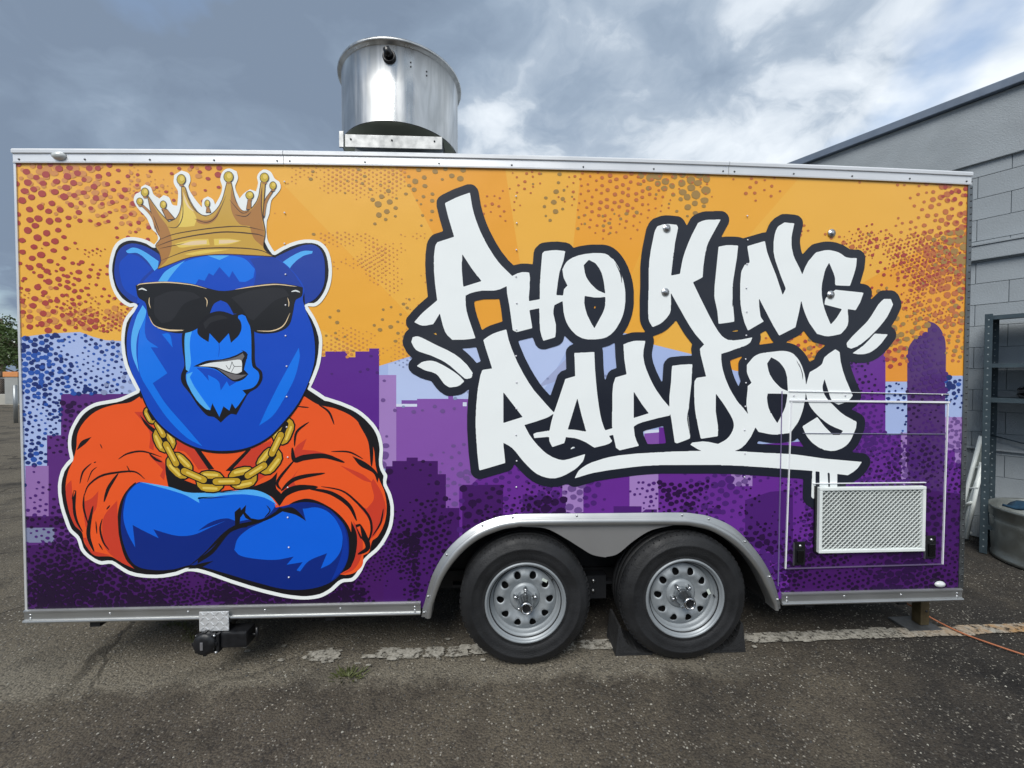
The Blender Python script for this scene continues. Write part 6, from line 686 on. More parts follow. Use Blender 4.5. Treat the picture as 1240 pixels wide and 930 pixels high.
  ('letter_white',['622,17999 227,17882 -50,17780 -313,17632 -536,17468 -565,17424 -462,17061 -108,15952 -140,15930 -563,15867 -631,15835 -727,15572 -864,14870 -862,14812 -908,14490 -905,14417 -953,13963 -953,13787 -968,13714 -968,13450 -983,13377 -984,12805 -970,12731 -970,12467 -956,12393 -956,12232 -942,12158 -942,12011 -927,11938 -899,11437 -811,10626 -785,10522 -747,10519 -380,10618 578,10892 582,10996 494,11809 491,11956 502,11967 752,11839 958,11694 1171,11463 1468,11076 1741,10770 1993,10516 2167,10372 2305,10278 2557,10156 2810,10079 2989,10044 3257,10040 3346,10055 3570,10115 3853,10230 4320,10497 4495,10637 4737,10895 4811,11029 4885,11282 4882,11318 4852,11319 4045,11078 3762,11017 3642,11019 3463,11054 3135,11175 2804,11375 2622,11525 2326,11824 2080,12117 1870,12419 1619,12893 1636,12927 2242,13108 2804,13298 2953,13371 3145,13500 3167,13491 3166,13461 3054,13062 2969,12630 2910,12591 2850,12605 2791,12576 2732,12589 2687,12570 2257,12508 2124,12451 2095,12417 2138,12239 2169,12218 2821,12272 2934,12263 2947,12234 2949,12100 2982,11982 3101,11758 3134,11734 3746,11931 3777,11990 3844,12242 3863,12256 4325,12200 4595,12121 4955,11955 5315,11722 5406,11679 5976,11807 6217,11894 6337,11993 6361,12031 6207,12271 6205,12300 6230,12318 6380,12353 6410,12347 6428,12314 6579,11655 6777,11517 7790,11744 7821,11780 7694,12036 7601,12306 7541,12785 7570,12822 7751,12937 8023,13039 8887,13259 9496,13386 9534,13418 9541,13462 9556,13462 9610,13193 9791,12050 9811,11945 9829,11917 9906,11881 9967,11881 10349,12013 10608,12117 10654,12148 10661,12270 10559,13248 10557,13519 10571,13594 10584,13984 10709,15183 10720,15617 10735,15692 10732,15946 10747,16021 10746,16141 10732,16171 10509,16178 10432,16163 10082,16148 9762,16099 9701,16102 9640,16075 9626,16035 9605,15796 9579,15214 9495,14407 9499,13913 9492,13885 9476,13882 9123,14284 8782,14752 8611,15036 8427,15394 8213,15885 8104,16212 8036,16613 8051,16925 8135,17355 8135,17430 7661,17435 7495,17418 7210,17340 6957,17233 6947,17188 6963,17114 6964,16922 6980,16848 6998,16477 7129,15647 7085,15614 6559,15466 6529,15449 6511,15409 6405,15083 6361,14578 6366,13656 6351,13581 6355,12821 6371,12747 6358,12717 6333,12705 6003,12610 5968,12645 5909,12764 5787,13122 5707,13465 5630,13911 5537,14565 5473,15187 5410,15927 5368,16808 5338,16821 5219,16821 4846,16790 4652,16793 4548,16773 4325,16774 4295,16761 4288,16619 4304,16546 4339,15543 4314,15525 3839,15386 3807,15366 3311,13890 3216,13624 3190,13597 3108,13669 2788,14017 2122,14774 1838,15190 1572,15631 1233,16276 941,16963 765,17474 657,17969','7527,14665 7558,14654 7983,14008 8345,13543 8339,13508 7567,13275 7537,13283','487,14648 518,14641 547,14608 1496,13380 1504,13351 1480,13336 532,13044 488,13052','4444,14300 4468,14307 4485,14256 4707,13365 4883,12770 4897,12681 4924,12651 4939,12592 4937,12559 4847,12553 4803,12574 4758,12567 4518,12617 4309,12648 3981,12665 3952,12687']),
  ('letter_white',['21076,17878 21044,17868 20974,17800 20709,17510 20389,17202 20265,17128 20154,17029 20103,17021 20067,16975 20028,16965 20004,16929 19965,16917 19813,16807 19825,16788 20096,16739 20382,16740 20509,16757 20746,16821 20904,16897 21187,17094 21444,17345 21786,17804 21786,17834 21714,17855 21443,17856 21363,17870']),
  ('letter_white',['-4114,17615 -4272,17563 -4342,17323 -4220,17063 -4103,16913 -3931,16816 -3328,16619 -2781,16374 -2580,16258 -2330,16081 -1547,15397 -1408,15381 -1379,15405 -1292,15408 -1200,15455 -1160,15557 -1168,15616 -1139,15659 -1137,15689 -1164,15747 -1430,16126 -1769,16452 -2072,16681 -2491,16913 -2986,17139 -3784,17544 -3985,17616']),
  ('letter_white',['-3358,16344 -3531,16332 -3689,16300 -3819,16256 -4025,16094 -4043,16065 -4037,16050 -3691,15859 -3519,15801 -3289,15749 -3058,15647 -2943,15547 -2685,15175 -2591,15077 -2382,14943 -2280,14939 -2019,14971 -1918,15001 -1801,15054 -1598,15239 -1597,15280 -1793,15499 -1926,15616 -2147,15779 -2494,15997 -2753,16143 -3056,16286 -3229,16333']),
  ('letter_ink',['6481,21571 6648,21229 6733,21035 6781,20842 6828,20568 6845,20511 6853,20512 6850,20651 6830,20851 6784,21052 6744,21148 6635,21352 6527,21521 6488,21574']),
  ('letter_ink',['6101,21991 6228,21874 6334,21800 6376,21786 6250,21902 6143,21977']),
  ('letter_ink',['6645,21467 6754,21092 6851,20811 6893,20726 6784,21102 6687,21382']),
  ('letter_ink',['3518,21007 3448,20711 3374,20299 3355,20125 3359,20052 3369,20050 3409,20166 3463,20460 3525,20931 3527,21005']),
  ('letter_ink',['16737,16216 16908,15684 16959,15373 16969,15337 16976,15337 16979,15548 16954,15695 16851,15981 16774,16161 16744,16218']),
  ('letter_ink',['16590,16391 16690,16180 16780,16027 16819,15984 16719,16195 16629,16348']),
  ('letter_ink',['10589,13832 10547,13689 10504,13478 10486,13250 10494,13130 10538,12861 10590,12626 10613,12550 10622,12552 10546,13250 10558,13470 10597,13767 10598,13831']),
  ('letter_ink',['10678,13366 10632,12843 10615,12445 10622,12318 10668,12841 10686,13239']),
  ('letter_ink',['12977,20035 12959,19946 12939,19667 12937,19387 12948,19298 12956,19298 12974,19386 12994,19665 12996,19945 12985,20034']),
  ('letter_ink',['16258,22897 16250,22822 16256,22589 16277,22356 16293,22283 16300,22283 16308,22358 16302,22591 16282,22824 16265,22897']),
  ('letter_white',['4113,11606 4152,11613 4301,11678 4327,11700 4325,11711 4274,11729 4203,11718 4122,11651 4106,11615']),
 ],
}

def print_layer(name, y, step):
    pr = Print()
    for key, loops in ART[name]:
        ls = [[tuple(float(v)/1e4 for v in p.split(',')) for p in l.split(' ')] for l in loops]
        flat = [p for l in ls for p in l]
        for tri in tessellate_polygon([[Vector((p[0], p[1], 0)) for p in l] for l in ls]): pr.put(key, [flat[i] for i in tri], y)
        y -= step
    return pr.build(name, side)
print_layer('wrap_background', -.0003, .00002)

# halftone dots of the print: each takes the darker tone of whatever it is printed over
BGP = []
for key, loops in ART['wrap_background']:
    q = [tuple(float(v)/1e4 for v in p.split(',')) for p in loops[0].split(' ')]
    BGP.append((key, q, min(p[0] for p in q), max(p[0] for p in q), min(p[1] for p in q), max(p[1] for p in q)))
def under(x, z):
    for key, q, xa, xb, za, zb in reversed(BGP):
        if not (xa < x < xb and za < z < zb): continue
        c = False
        for i in range(len(q)):
            (x1, z1), (x2, z2) = q[i-1], q[i]
            if (z1 > z) != (z2 > z) and x < (x2-x1)*(z-z1)/(z2-z1)+x1: c = not c
        if c: return key
    return 'ray_mid'
TONE = {}
for k_ in ('ray_lt', 'ray_dk', 'ray_mid', 'orange_lo'): TONE[k_] = 'sky'
for k_ in ('mount', 'mount2', 'mount3', 'white_lav'): TONE[k_] = 'mount'
for k_ in ('pink', 'pink_dim', 'lilac', 'slate', 'pur_mid2'): TONE[k_] = 'pale'
for k_ in ('pur', 'pur2', 'pur_mid', 'plum'): TONE[k_] = 'purple'
for k_ in ('pur_deep', 'pur_dark', 'pur_dark2'): TONE[k_] = 'dark'
dots = Print(); rd = random.Random(3); NDOT = [0]
def fld(x, z, s, seed): return noise.noise((x*s+seed*7.3, z*s-seed*3.1, seed))
def dot_field(tones, x0, x1, z0, z1, pitch, rot, rmin, rmax, thr, ns, seed, y, fade=None, jit=1.0, asp=1.2, gain=1.5):
    """tones: tone of the base -> list of inks (none: no dot there); size follows a slow noise field as in a halftone screen"""
    c, s = math.cos(R(rot)), math.sin(R(rot)); cx_, cz_ = (x0+x1)/2, (z0+z1)/2; n = int(max(x1-x0, z1-z0)/pitch*.8)+2
    for i in range(-n, n+1):
        for j in range(-n, n+1):
            a, b_ = (i+.5*(j % 2))*pitch, j*pitch*.82
            a += rd.uniform(-1, 1)*pitch*.2*jit; b_ += rd.uniform(-1, 1)*pitch*.18*jit
            x, z = cx_+a*c-b_*s, cz_+a*s+b_*c
            if not (x0 < x < x1 and z0 < z < z1): continue
            q = fld(x, z, ns, seed)+.4*fld(x, z, ns*3.1, seed+5)-thr
            if fade: q += fade(x, z)
            q += rd.uniform(-.12, .12)
            if q <= 0: continue
            inks = tones.get(TONE[under(x, z)])
            if not inks: continue
            r = rmin+(rmax-rmin)*min(1, gain*q)*rd.uniform(.75, 1.1)
            k = 8 if r < .012 else 11; ph = rd.uniform(0, 6); pts = []; sq = rd.uniform(.85, 1.1)
            for u in range(k):
                an = 2*math.pi*u/k+ph; rr = r*rd.uniform(.93, 1.07); pts.append((x+rr*asp*math.cos(an), z+rr*math.sin(an)*sq))
            NDOT[0] += 1
            dots.put(rd.choice(inks), pts, y-.000004*(NDOT[0] % 60))
Y0 = -.0014
DRED = {'sky': ['dot_red'], 'mount': ['dot_navy']}; DTAN = {'sky': ['dot_tan'], 'mount': ['dot_grey']}; DOLV = {'sky': ['dot_olive'], 'mount': ['dot_grey'], 'purple': ['dot_violet'], 'pale': ['dot_mauve']}
DBRN = {'sky': ['dot_brown'], 'mount': ['dot_grey'], 'pale': ['dot_mauve']}
DNVY = {'mount': ['dot_navy', 'dot_navy', 'dot_blue']}; DPUR = {'purple': ['dot_violet'], 'dark': ['dot_purple'], 'pale': ['dot_mauve']}; DBLK = {'purple': ['dot_purple'], 'dark': ['dot_night'], 'pale': ['dot_violet'], 'mount': ['dot_navy']}
# upper left sky
dot_field(DTAN, XL, -1.5, 1.80, 2.63, .046, 20, .008, .021, .02, 2.6, 1, Y0)
dot_field(DRED, XL, -1.35, 1.78, 2.64, .056, 20, .007, .016, -.22, 2.2, 2, Y0-.0003, fade=lambda x, z: -(x+2.0)*.32+(z-2.45)*.35*(x > -1.9))
dot_field(DRED, XL, -1.80, 1.78, 2.12, .040, 20, .006, .018, -.06, 3.0, 3, Y0-.0006)
dot_field({'sky': ['dot_brown', 'dot_red']}, XL, -1.75, 1.78, 2.2, .022, 24, .003, .008, .08, 3.4, 35, Y0-.0009, jit=.4)
dot_field(DTAN, -1.85, -.45, 1.75, 2.64, .024, 30, .003, .008, .20, 2.6, 4, Y0, jit=.3)
# top centre
f_top = lambda x, z: (z-2.47)*1.6
dot_field(DOLV, -.95, -.15, 2.28, 2.64, .052, 24, .005, .022, .00, 2.6, 6, Y0, fade=f_top)
dot_field(DOLV, -.15, 1.15, 2.28, 2.64, .052, 24, .005, .022, .05, 2.8, 8, Y0, fade=f_top)
dot_field(DBRN, -.1, 1.3, 2.28, 2.64, .044, 24, .004, .011, .0, 2.6, 9, Y0-.0003, fade=f_top)
dot_field(DOLV, -.95, -.40, 1.68, 2.02, .052, 24, .006, .020, .10, 3.2, 10, Y0)
dot_field(DTAN, -.9, -.35, 1.60, 2.3, .024, 32, .003, .008, .12, 3.4, 12, Y0, jit=.3)
# right side
f_r = lambda x, z: (x-1.75)*.30
dot_field(DBRN, 1.05, XR, 1.62, 2.64, .050, 18, .006, .021, .06, 2.2, 13, Y0, fade=f_r)
dot_field(DOLV, 1.7, XR, 1.62, 2.36, .054, 18, .007, .022, .10, 2.4, 14, Y0-.0003, fade=f_r)
dot_field(DRED, 1.5, XR, 1.60, 2.64, .050, 18, .005, .018, .06, 2.4, 15, Y0-.0006, fade=lambda x, z: (x-2.25)*.5)
dot_field({'sky': ['dot_red', 'dot_brown']}, 1.9, XR, 1.85, 2.35, .024, 18, .003, .009, .08, 3.2, 16, Y0-.0009, jit=.3)
# blue on the mountain
dot_field(DNVY, XL, -1.60, .95, 1.80, .031, 22, .004, .0125, -.32, 2.8, 17, Y0)
dot_field(DNVY, XL, -1.72, .95, 1.78, .052, 22, .008, .022, .10, 3.0, 18, Y0-.0003)
dot_field({'mount': ['dot_grey']}, -2.0, -1.60, 1.40, 1.76, .046, 22, .006, .020, -.05, 3.0, 19, Y0)
dot_field(DNVY, 1.9, XR, 1.05, 1.62, .036, 22, .005, .017, -.10, 3.4, 20, Y0)
dot_field({'mount': ['dot_grey'], 'pale': ['dot_mauve']}, -.65, .6, 1.36, 1.78, .060, 22, .006, .020, .12, 2.6, 22, Y0)
# over the purple skyline
f_low = lambda x, z: (.60-z)*.7
dot_field(DBLK, XL, -1.70, .34, 1.42, .034, 22, .005, .017, -.2, 2.8, 23, Y0, fade=lambda x, z: (.85-z)*.2)
dot_field(DBLK, XL, -.40, .34, .72, .036, 22, .006, .018, -.16, 2.8, 24, Y0-.0003, fade=f_low)
dot_field(DBLK, XL, -.40, .34, .72, .024, 12, .004, .010, -.06, 3.6, 25, Y0-.0006, fade=f_low)
dot_field(DPUR, -.95, -.55, .95, 1.68, .056, 22, .006, .023, .10, 2.8, 26, Y0)
dot_field(DPUR, -.65, .3, .70, 1.58, .056, 22, .006, .023, .12, 2.6, 27, Y0, fade=lambda x, z: (.95-z)*.5)
dot_field(DBLK, -.62, -.1, .34, .90, .034, 18, .004, .016, .02, 3.0, 28, Y0-.0003)
dot_field(DPUR, -.2, 1.9, .74, 1.06, .050, 22, .007, .023, -.05, 2.6, 29, Y0)
dot_field(DBLK, -.2, 1.75, .66, .98, .034, 18, .004, .015, .08, 2.8, 30, Y0-.0003)
dot_field(DBLK, 1.35, XR, .34, 1.05, .033, 18, .005, .017, -.14, 2.8, 31, Y0, fade=f_low)
dot_field(DPUR, 1.35, XR, .34, 1.36, .046, 12, .006, .021, -.12, 2.6, 32, Y0-.0003)
dot_field(DBLK, 1.75, XR, .80, 1.80, .038, 18, .005, .016, .05, 2.8, 33, Y0-.0006)
dot_field(DPUR, 1.80, XR, .9, 1.80, .036, 12, .005, .016, -.15, 3.2, 34, Y0-.0009)
stuff(dots.build('halftone_dots', side))
print_layer('figure_print', -.0028, .000012)
print_layer('lettering_print', -.0028, .00002)

# --- box body behind the printed side
bd = MB()
AX0, AX1 = ARCH_IN[0][0]-.03, ARCH_IN[-1][0]+.03
bd.box(XL+.01, AX0, .006, DEP-.4, ZB, ZB+.02); bd.box(AX1, XR-.01, .006, DEP-.4, ZB, ZB+.02); bd.box(AX0+.001, AX1-.001, .40, DEP-.4, ZB, ZB+.02)
for x0, x1 in ((XL+.004, XL+.03), (XR-.03, XR-.004)): bd.box(x0, x1, .006, DEP, ZB+.022, 2.64)
bd.box(XL+.032, XR-.032, DEP-.03, DEP-.002, ZB+.022, 2.64)
bd.build('body_shell', worn('body_white', (196, 200, 200), .5, 0, .06, 4), TR)
rf = MB(); n = 24
for i in range(n):
    xa, xb = XL+(XR-XL)*i/n, XL+(XR-XL)*(i+1)/n
    rf.add([(xa, .012, ztop(xa)-.012), (xb, .012, ztop(xb)-.012), (xb, DEP, ztop(xb)-.012), (xa, DEP, ztop(xa)-.012)], [(0, 1, 2, 3)])
rf.build('roof', M_ALU, TR)

# --- extruded rails
def sweep(path, prof, name, m, parent, closed_ends=True):
    """prof: (offset across in the wall plane, proud of the wall)"""
    mb = MB(); k = len(prof); vs = []
    for i, p in enumerate(path):
        a, b_ = path[max(i-1, 0)], path[min(i+1, len(path)-1)]
        d = Vector((b_[0]-a[0], b_[1]-a[1])).normalized(); nrm = Vector((-d.y, d.x))
        vs += [(p[0]+nrm.x*o, -q, p[1]+nrm.y*o) for o, q in prof]
    fs = [(i*k+j, i*k+j+1, (i+1)*k+j+1, (i+1)*k+j) for i in range(len(path)-1) for j in range(k-1)]
    if closed_ends: fs += [tuple(range(k)), tuple((len(path)-1)*k+j for j in range(k))]
    mb.add(vs, fs); return mb.build(name, m, parent)
RIV = MB().lathe([(.0001, -.0035), (.0035, -.003), (.006, -.001), (.0065, .001)], (0, 0, 0), 'Y', 10).mesh('screw_head', M_BOLT)
RIVW = MB().lathe([(.0001, -.0022), (.0024, -.002), (.0040, -.001), (.0045, .0005)], (0, 0, 0), 'Y', 10).mesh('screw_cap', mat('screw_cap', (214, 214, 222), .35))
RIVD = MB().lathe([(.0001, -.003), (.004, -.0025), (.0054, .001)], (0, 0, 0), 'Y', 8).mesh('dark_screw_head', mat('dark_screw', (70, 72, 74), .4, .6))
def screw(me, x, y, z, parent, name='screw'):
    o = bpy.data.objects.new(name, me); col.objects.link(o); o.parent = parent; o.location = (x, y, z); return o
SEAMS = [XL-.004, -1.075, 1.262, XR+.004]
for i in range(3):
    a, b_ = SEAMS[i]+.0015, SEAMS[i+1]-.0015; n = 10
    path = [(a+(b_-a)*k/n, ztop(a+(b_-a)*k/n)) for k in range(n+1)]
    tr_ = sweep(path, [(-.058, .0045), (-.057, .010), (-.050, .011), (-.048, .009), (-.012, .009), (-.010, .016), (.004, .017), (.012, .012), (.013, -.03), (-.03, -.03)], 'top_rail', M_ALU_W, TR)
    nr = max(2, int(round((b_-a)/.36)))
    for k in range(nr+1):
        x = a+.03+(b_-a-.06)*k/nr; screw(RIVD, x, -.0092, ztop(x)-.040, tr_)
BZ0, BZ1 = .290, .352
for a, b_ in ((XL-.003, ARCH_OUT[0][0]-.004), (ARCH_OUT[-1][0]+.004, XR+.003)):
    n = 4; path = [(a+(b_-a)*k/n, BZ0+.012*((a+(b_-a)*k/n) < 0)*(-(a+(b_-a)*k/n)/2.4)) for k in range(n+1)]
    br_ = sweep(path, [(-.004, -.03), (-.004, .016), (.004, .020), (.010, .018), (.012, .010), (.048, .010), (.050, .015), (.058, .015), (.062, .0045), (.062, -.02)], 'bottom_rail', M_ALU, TR)
    nr = max(2, int(round((b_-a)/.42)))
    for k in range(nr+1):
        x = a+.03+(b_-a-.06)*k/nr; screw(RIV, x, -.0105, path[0][1]+.036 if x > 0 else BZ0+.012*(-x/2.4)+.036, br_)
        if k in (0, nr): screw(RIV, x, -.0105, (BZ0 if x > 0 else BZ0+.012*(-x/2.4))+.019, br_)
# corner posts with a row of rivets
for x0, x1, s_ in ((XL-.004, XL+.007, 0), (XR-.012, XR+.016, 1)):
    cp = MB(); cp.box(x0, x1, -.0055, .03, BZ1+.002, ztop(x0)-.060); cpo = cp.build('corner_trim', M_ALU_W if not s_ else M_STEEL_D, TR)
    if s_:
        for k in range(64): screw(RIVD, (x0+x1)/2+.004, -.0058, BZ1+.04+k*(2.24/63), cpo, 'rivet')

# fender trim round the wheel opening, skirt between the wheels
def resample(path, n):
    out = []
    P_ = [Vector(p) for p in path]
    for i in range(len(P_)-1):
        p0, p1, p2, p3 = P_[max(i-1, 0)], P_[i], P_[i+1], P_[min(i+2, len(P_)-1)]
        for k in range(n):
            u = k/n; out.append(.5*((2*p1)+(p2-p0)*u+(2*p0-5*p1+4*p2-p3)*u*u+(3*p1-p0-3*p2+p3)*u**3))
    out.append(P_[-1]); return out
AO, AI = resample(ARCH_OUT, 5), resample(ARCH_IN, 5)
ft = MB(); prof = [(0.0, .0045), (.02, .008), (.36, .009), (.42, .014), (.52, .021), (.70, .024), (.90, .021), (1.0, .014), (1.02, -.06)]
vs = []
for a, b_ in zip(AO, AI):
    for u, q in prof: vs.append((a.x+(b_.x-a.x)*u, -q, a.y+(b_.y-a.y)*u))
k = len(prof); ft.add(vs, [(i*k+j, i*k+j+1, (i+1)*k+j+1, (i+1)*k+j) for i in range(len(AO)-1) for j in range(k-1)], 0, True)
fto = ft.build('fender_trim', M_ALU, TR)
for i in range(3, len(AO)-2, 8):
    p = AO[i]+(AI[i]-AO[i])*.2; screw(RIV, p.x, -.0095, p.y, fto)
sk = MB(); lo_ = resample(SKIRT, 5); ptop = [(p.x, p.y) for p in AI if lo_[0].x-.02 < p.x < lo_[-1].x+.02]
sk.prism([(p.x, p.y) for p in lo_]+[(x, z+.004) for x, z in reversed(ptop)], .004, .008); sk.build('fender_skirt', worn('skirt_aluminium', (158, 158, 158), .42, .6, .05, 3, rvar=.05), TR)
# wheel box
wb = MB(); k = len(AI)
vs = [(p.x, .004+dy, p.y) for dy in (0, .36) for p in AI]; wb.add(vs, [(i, i+1, k+i+1, k+i) for i in range(k-1)]+[tuple(range(k, 2*k))]); wb.build('wheel_box', M_DARK, TR)

# --- wheels
def tyre_profile(r=.352, w=.205):
    return [(.190, .012), (.205, .004), (.215, .0), (.228, -.004), (.232, -.001), (.236, -.005), (.262, -.010), (.285, -.010), (.288, -.012), (.296, -.012), (.299, -.009), (.320, -.004), (.337, .008), (.347, .022), (r, .040), (r, .046), (r-.006, .048), (r-.006, .054), (r, .056), (r+.001, .086), (r-.006, .088), (r-.006, .094), (r+.001, .096), (r+.001, .125), (r-.006, .127), (r-.006, .133), (r, .135), (r, .165), (r-.012, .183), (.30, .20), (.26, w), (.2, w-.02)]
def make_wheel():
    w_ = bpy.data.objects.new('wheel', None); col.objects.link(w_); w_.empty_display_size = .1
    t_ = MB(); t_.lathe(tyre_profile(), axis='Y', n=72)
    t_.build('tyre', M_RUBBER, w_)
    tr2 = MB()
    for k in range(64):
        a = 2*math.pi*k/64; M_ = Matrix.Rotation(-a, 4, 'Y')
        tr2.box(.3475, .3545, .030, .044, -.010, .010, 0, M_); tr2.box(.336, .3455, .0125, .026, -.0028, .0028, 0, M_)
    stuff(tr2.build('tread_blocks', M_RUBBER, w_))
    rm = MB(); rm.lathe([(.218, .004), (.218, -.005), (.213, -.009), (.207, -.007), (.204, .000), (.201, .006), (.196, .008), (.194, .016), (.193, .026), (.187, .028), (.184, .034), (.183, .046), (.177, .050), (.170, .060)], axis='Y', n=64)
    rm.build('rim', M_RIM, w_)
    # disc with ten vent holes (one ring sector per hole)
    ds = MB(); nH = 10; seg = 8; ri, ro = .082, .170; rh, hr = .134, .0178; z_ = lambda r_: .060-.030*math.exp(-((r_-.128)/.036)**2)
    for h in range(nH):
        a0 = 2*math.pi*h/nH; half_ = math.pi/nH
        ring = []; outer = []
        nB = 24
        for u in range(nB):
            an = 2*math.pi*u/nB
            lx, ly = math.cos(an), math.sin(an)
            pr_, pt_ = rh+hr*1.12*lx, hr*ly/rh; ring.append((pr_, pt_))
            # push out to the sector boundary
            sR = (ro-rh)/lx if lx > 1e-6 else ((ri-rh)/lx if lx < -1e-6 else 1e9); sT = (half_*math.copysign(1, ly))/(ly/rh) if abs(ly) > 1e-6 else 1e9
            s_ = min(sR, sT); outer.append((rh+lx*s_, ly*s_/rh))
        corners = []
        vs = []
        for f_ in (0, .12, .4, 1):
            for (a_, b_), (c_, d_) in zip(ring, outer):
                rr, tt = a_+(c_-a_)*f_, b_+(d_-b_)*f_; yy = z_(rr)+(.004 if f_ == 0 else 0)
                vs.append((rr*math.cos(a0+tt), yy, rr*math.sin(a0+tt)))
        fs = [(q*nB+u, q*nB+(u+1) % nB, (q+1)*nB+(u+1) % nB, (q+1)*nB+u) for q in range(3) for u in range(nB)]
        # sector corners
        kk = len(vs); cs = [(ro, half_), (ri, half_), (ri, -half_), (ro, -half_)]
        for rr, tt in cs: vs.append((rr*math.cos(a0+tt), z_(rr), rr*math.sin(a0+tt)))
        def quad(ci, cond):
            idx = [u for u in range(nB)]
        for ci, (rr, tt) in enumerate(cs):
            ang = math.atan2(tt*rh, rr-rh) % (2*math.pi)
            u = int(ang/(2*math.pi/nB)); fs.append((3*nB+u, 3*nB+(u+1) % nB, kk+ci))
        ds.add(vs, fs, 0, True)
    ds.lathe([(.084, .0605), (.082, .056), (.074, .046), (.068, .043), (.040, .043)], axis='Y', n=40)
    disc = ds.build('rim_disc', M_RIM, w_)
    bk = MB(); bk.lathe([(.0001, .085), (.185, .085)], axis='Y', n=32); bk.build('brake_drum', M_DARK, w_)
    hb = MB(); hb.lathe([(.046, .046), (.044, .02), (.042, -.002), (.039, -.006), (.037, -.026), (.034, -.032), (.033, -.054), (.029, -.060), (.024, -.058), (.0225, -.048)], axis='Y', n=28)
    hb.build('hub_cap', M_CHROME, w_)
    MB().lathe([(.0001, -.046), (.023, -.046)], axis='Y', n=20).build('hub_hole_disc', M_BLACK, w_)  # black disc standing in for the dark inside of the cap's hole
    for k in range(5):
        a = 2*math.pi*k/5+.3; nu = MB(); nu.lathe([(.0115, .046), (.0115, .022), (.009, .016), (.0055, .013), (.0001, .012)], (.057*math.cos(a), 0, .057*math.sin(a)), 'Y', 8); nu.build('lug_nut', M_CHROME, w_)
    vt = MB(); vt.tube([(.148, .040, .105), (.146, .022, .103)], .004, 6); vt.build('valve_stem', M_BLACK, w_)
    lb = MB(); lb.add([(.095, .028, .118), (.122, .028, .104), (.116, .029, .090), (.088, .029, .104)], [(0, 1, 2, 3)]); lb.build('sticker', mat('sticker', (196, 206, 198), .5), w_)
    return w_
wh = make_wheel(); wh.parent = TR; wh.location = (.167, -.024, .343)
w2 = copy_tree(wh, TR); w2.location = (1.036, -.024, .345); w2.rotation_euler.y = R(38)
# far-side wheels, axles, chassis
for x in (.167, 1.032):
    w3 = copy_tree(wh, TR); w3.location = (x, DEP-.012, .332); w3.rotation_euler = (0, 0, math.pi)
for x in (.167, 1.032): MB().tube([(x, .12, .332), (x, DEP-.12, .332)], .038, 12).build('axle', M_DARK, TR)
ch = MB()
for y in (.34, DEP-.40): ch.box(XL+.1, XR-.1, y, y+.05, .235, .344)
for x in (-2.1, -1.5, -.9, 1.75, 2.3): ch.box(x, x+.05, .02, DEP-.02, .25, .343)
ch.build('chassis', M_DARK, TR)
sp_ = MB(); sp_.box(-.25, 1.45, .255, .30, .285, .300); sp_.box(.52, .68, .25, .31, .20, .34); sp_.build('leaf_spring', mat('spring_steel', (46, 48, 52), .5, .5), TR)
for x, z in ((.60, .315), (.598, .255)): MB().lathe([(.0001, -.012), (.009, -.011), (.010, 0)], (x, .245, z), 'Y', 8).build('bolt', M_BOLT, TR)
ref = MB(); ref.bbox(1.415, 1.455, .25, .26, .405, .425, .002); ref.build('side_reflector', mat('amber', (190, 96, 30), .3), TR)

# --- large bolts with washers, screw columns
for x, z in ((.926, 2.347), (.921, 2.006), (1.846, 2.336), (1.846, 2.000)):
    m_ = MB(); m_.lathe([(.0001, -.010), (.008, -.0098), (.0105, -.0085), (.011, -.0055), (.0195, -.0052), (.0215, -.0035), (.0215, 0)], (x, -.004, z), 'Y', 20); m_.build('bolt', M_BOLT, TR)
for x, z0, z1, n_ in ((.118, .96, 2.50, 12), (1.372, 1.0, 2.42, 12), (-1.075, .50, 2.55, 14)):
    for k in range(n_): screw(RIVW, x+.002*math.sin(k*2.1), -.0062, z0+(z1-z0)*k/(n_-1), TR)

# --- access door with grille
DR = bpy.data.objects.new('access_door', None); col.objects.link(DR); DR.parent = TR
def bar(name, p, q, w_, y0, m, parent):
    d = Vector((q[0]-p[0], q[1]-p[1])); nn_ = Vector((-d.y, d.x)).normalized()*w_/2
    poly = [(p[0]+nn_.x, p[1]+nn_.y), (q[0]+nn_.x, q[1]+nn_.y), (q[0]-nn_.x, q[1]-nn_.y), (p[0]-nn_.x, p[1]-nn_.y)]
    return MB().prism(poly, y0, 0).build(name, m, parent)
M_TRIM = worn('door_trim', (232, 234, 238), .35, .1, .04, 8)
M_TRIMP = mat('seam_shadow', (60, 50, 80), .5)
dc = [(1.630, 1.419), (2.540, 1.407), (2.528, .492), (1.612, .486)]
bar('frame_bar', (dc[0][0]-.008, dc[0][1]), (dc[1][0]+.008, dc[1][1]), .010, -.0090, M_TRIM, DR)
bar('frame_bar', (dc[0][0]+.002, dc[0][1]-.007), (dc[3][0], dc[3][1]), .006, -.0085, M_TRIM, DR)
bar('frame_bar', (dc[1][0]-.002, dc[1][1]-.007), (dc[2][0], dc[2][1]), .005, -.0085, M_TRIM, DR)
bar('frame_bar', (dc[3][0]+.007, dc[3][1]), (dc[2][0]-.007, dc[2][1]), .004, -.0095, mat('worn_trim', (110, 96, 130), .4, .3), DR)
bar('drip_rail', (1.615, 1.470), (2.545, 1.452), .003, -.0085, M_TRIM, DR)
bar('door_seam', (1.578, 1.470), (1.572, .39), .003, -.0075, mat('seam_lilac', (120, 108, 150), .4), DR)
bar('door_seam', (1.70, 1.238), (2.53, 1.228), .003, -.0072, mat('seam_grey', (120, 122, 140), .5), DR)
for x in (1.645, 1.94, 2.50): screw(RIVW, x, -.008, 1.447, DR)
gx0, gx1, gz0, gz1 = 1.783, 2.396, .578, .941
GR = MB()
fr = .017
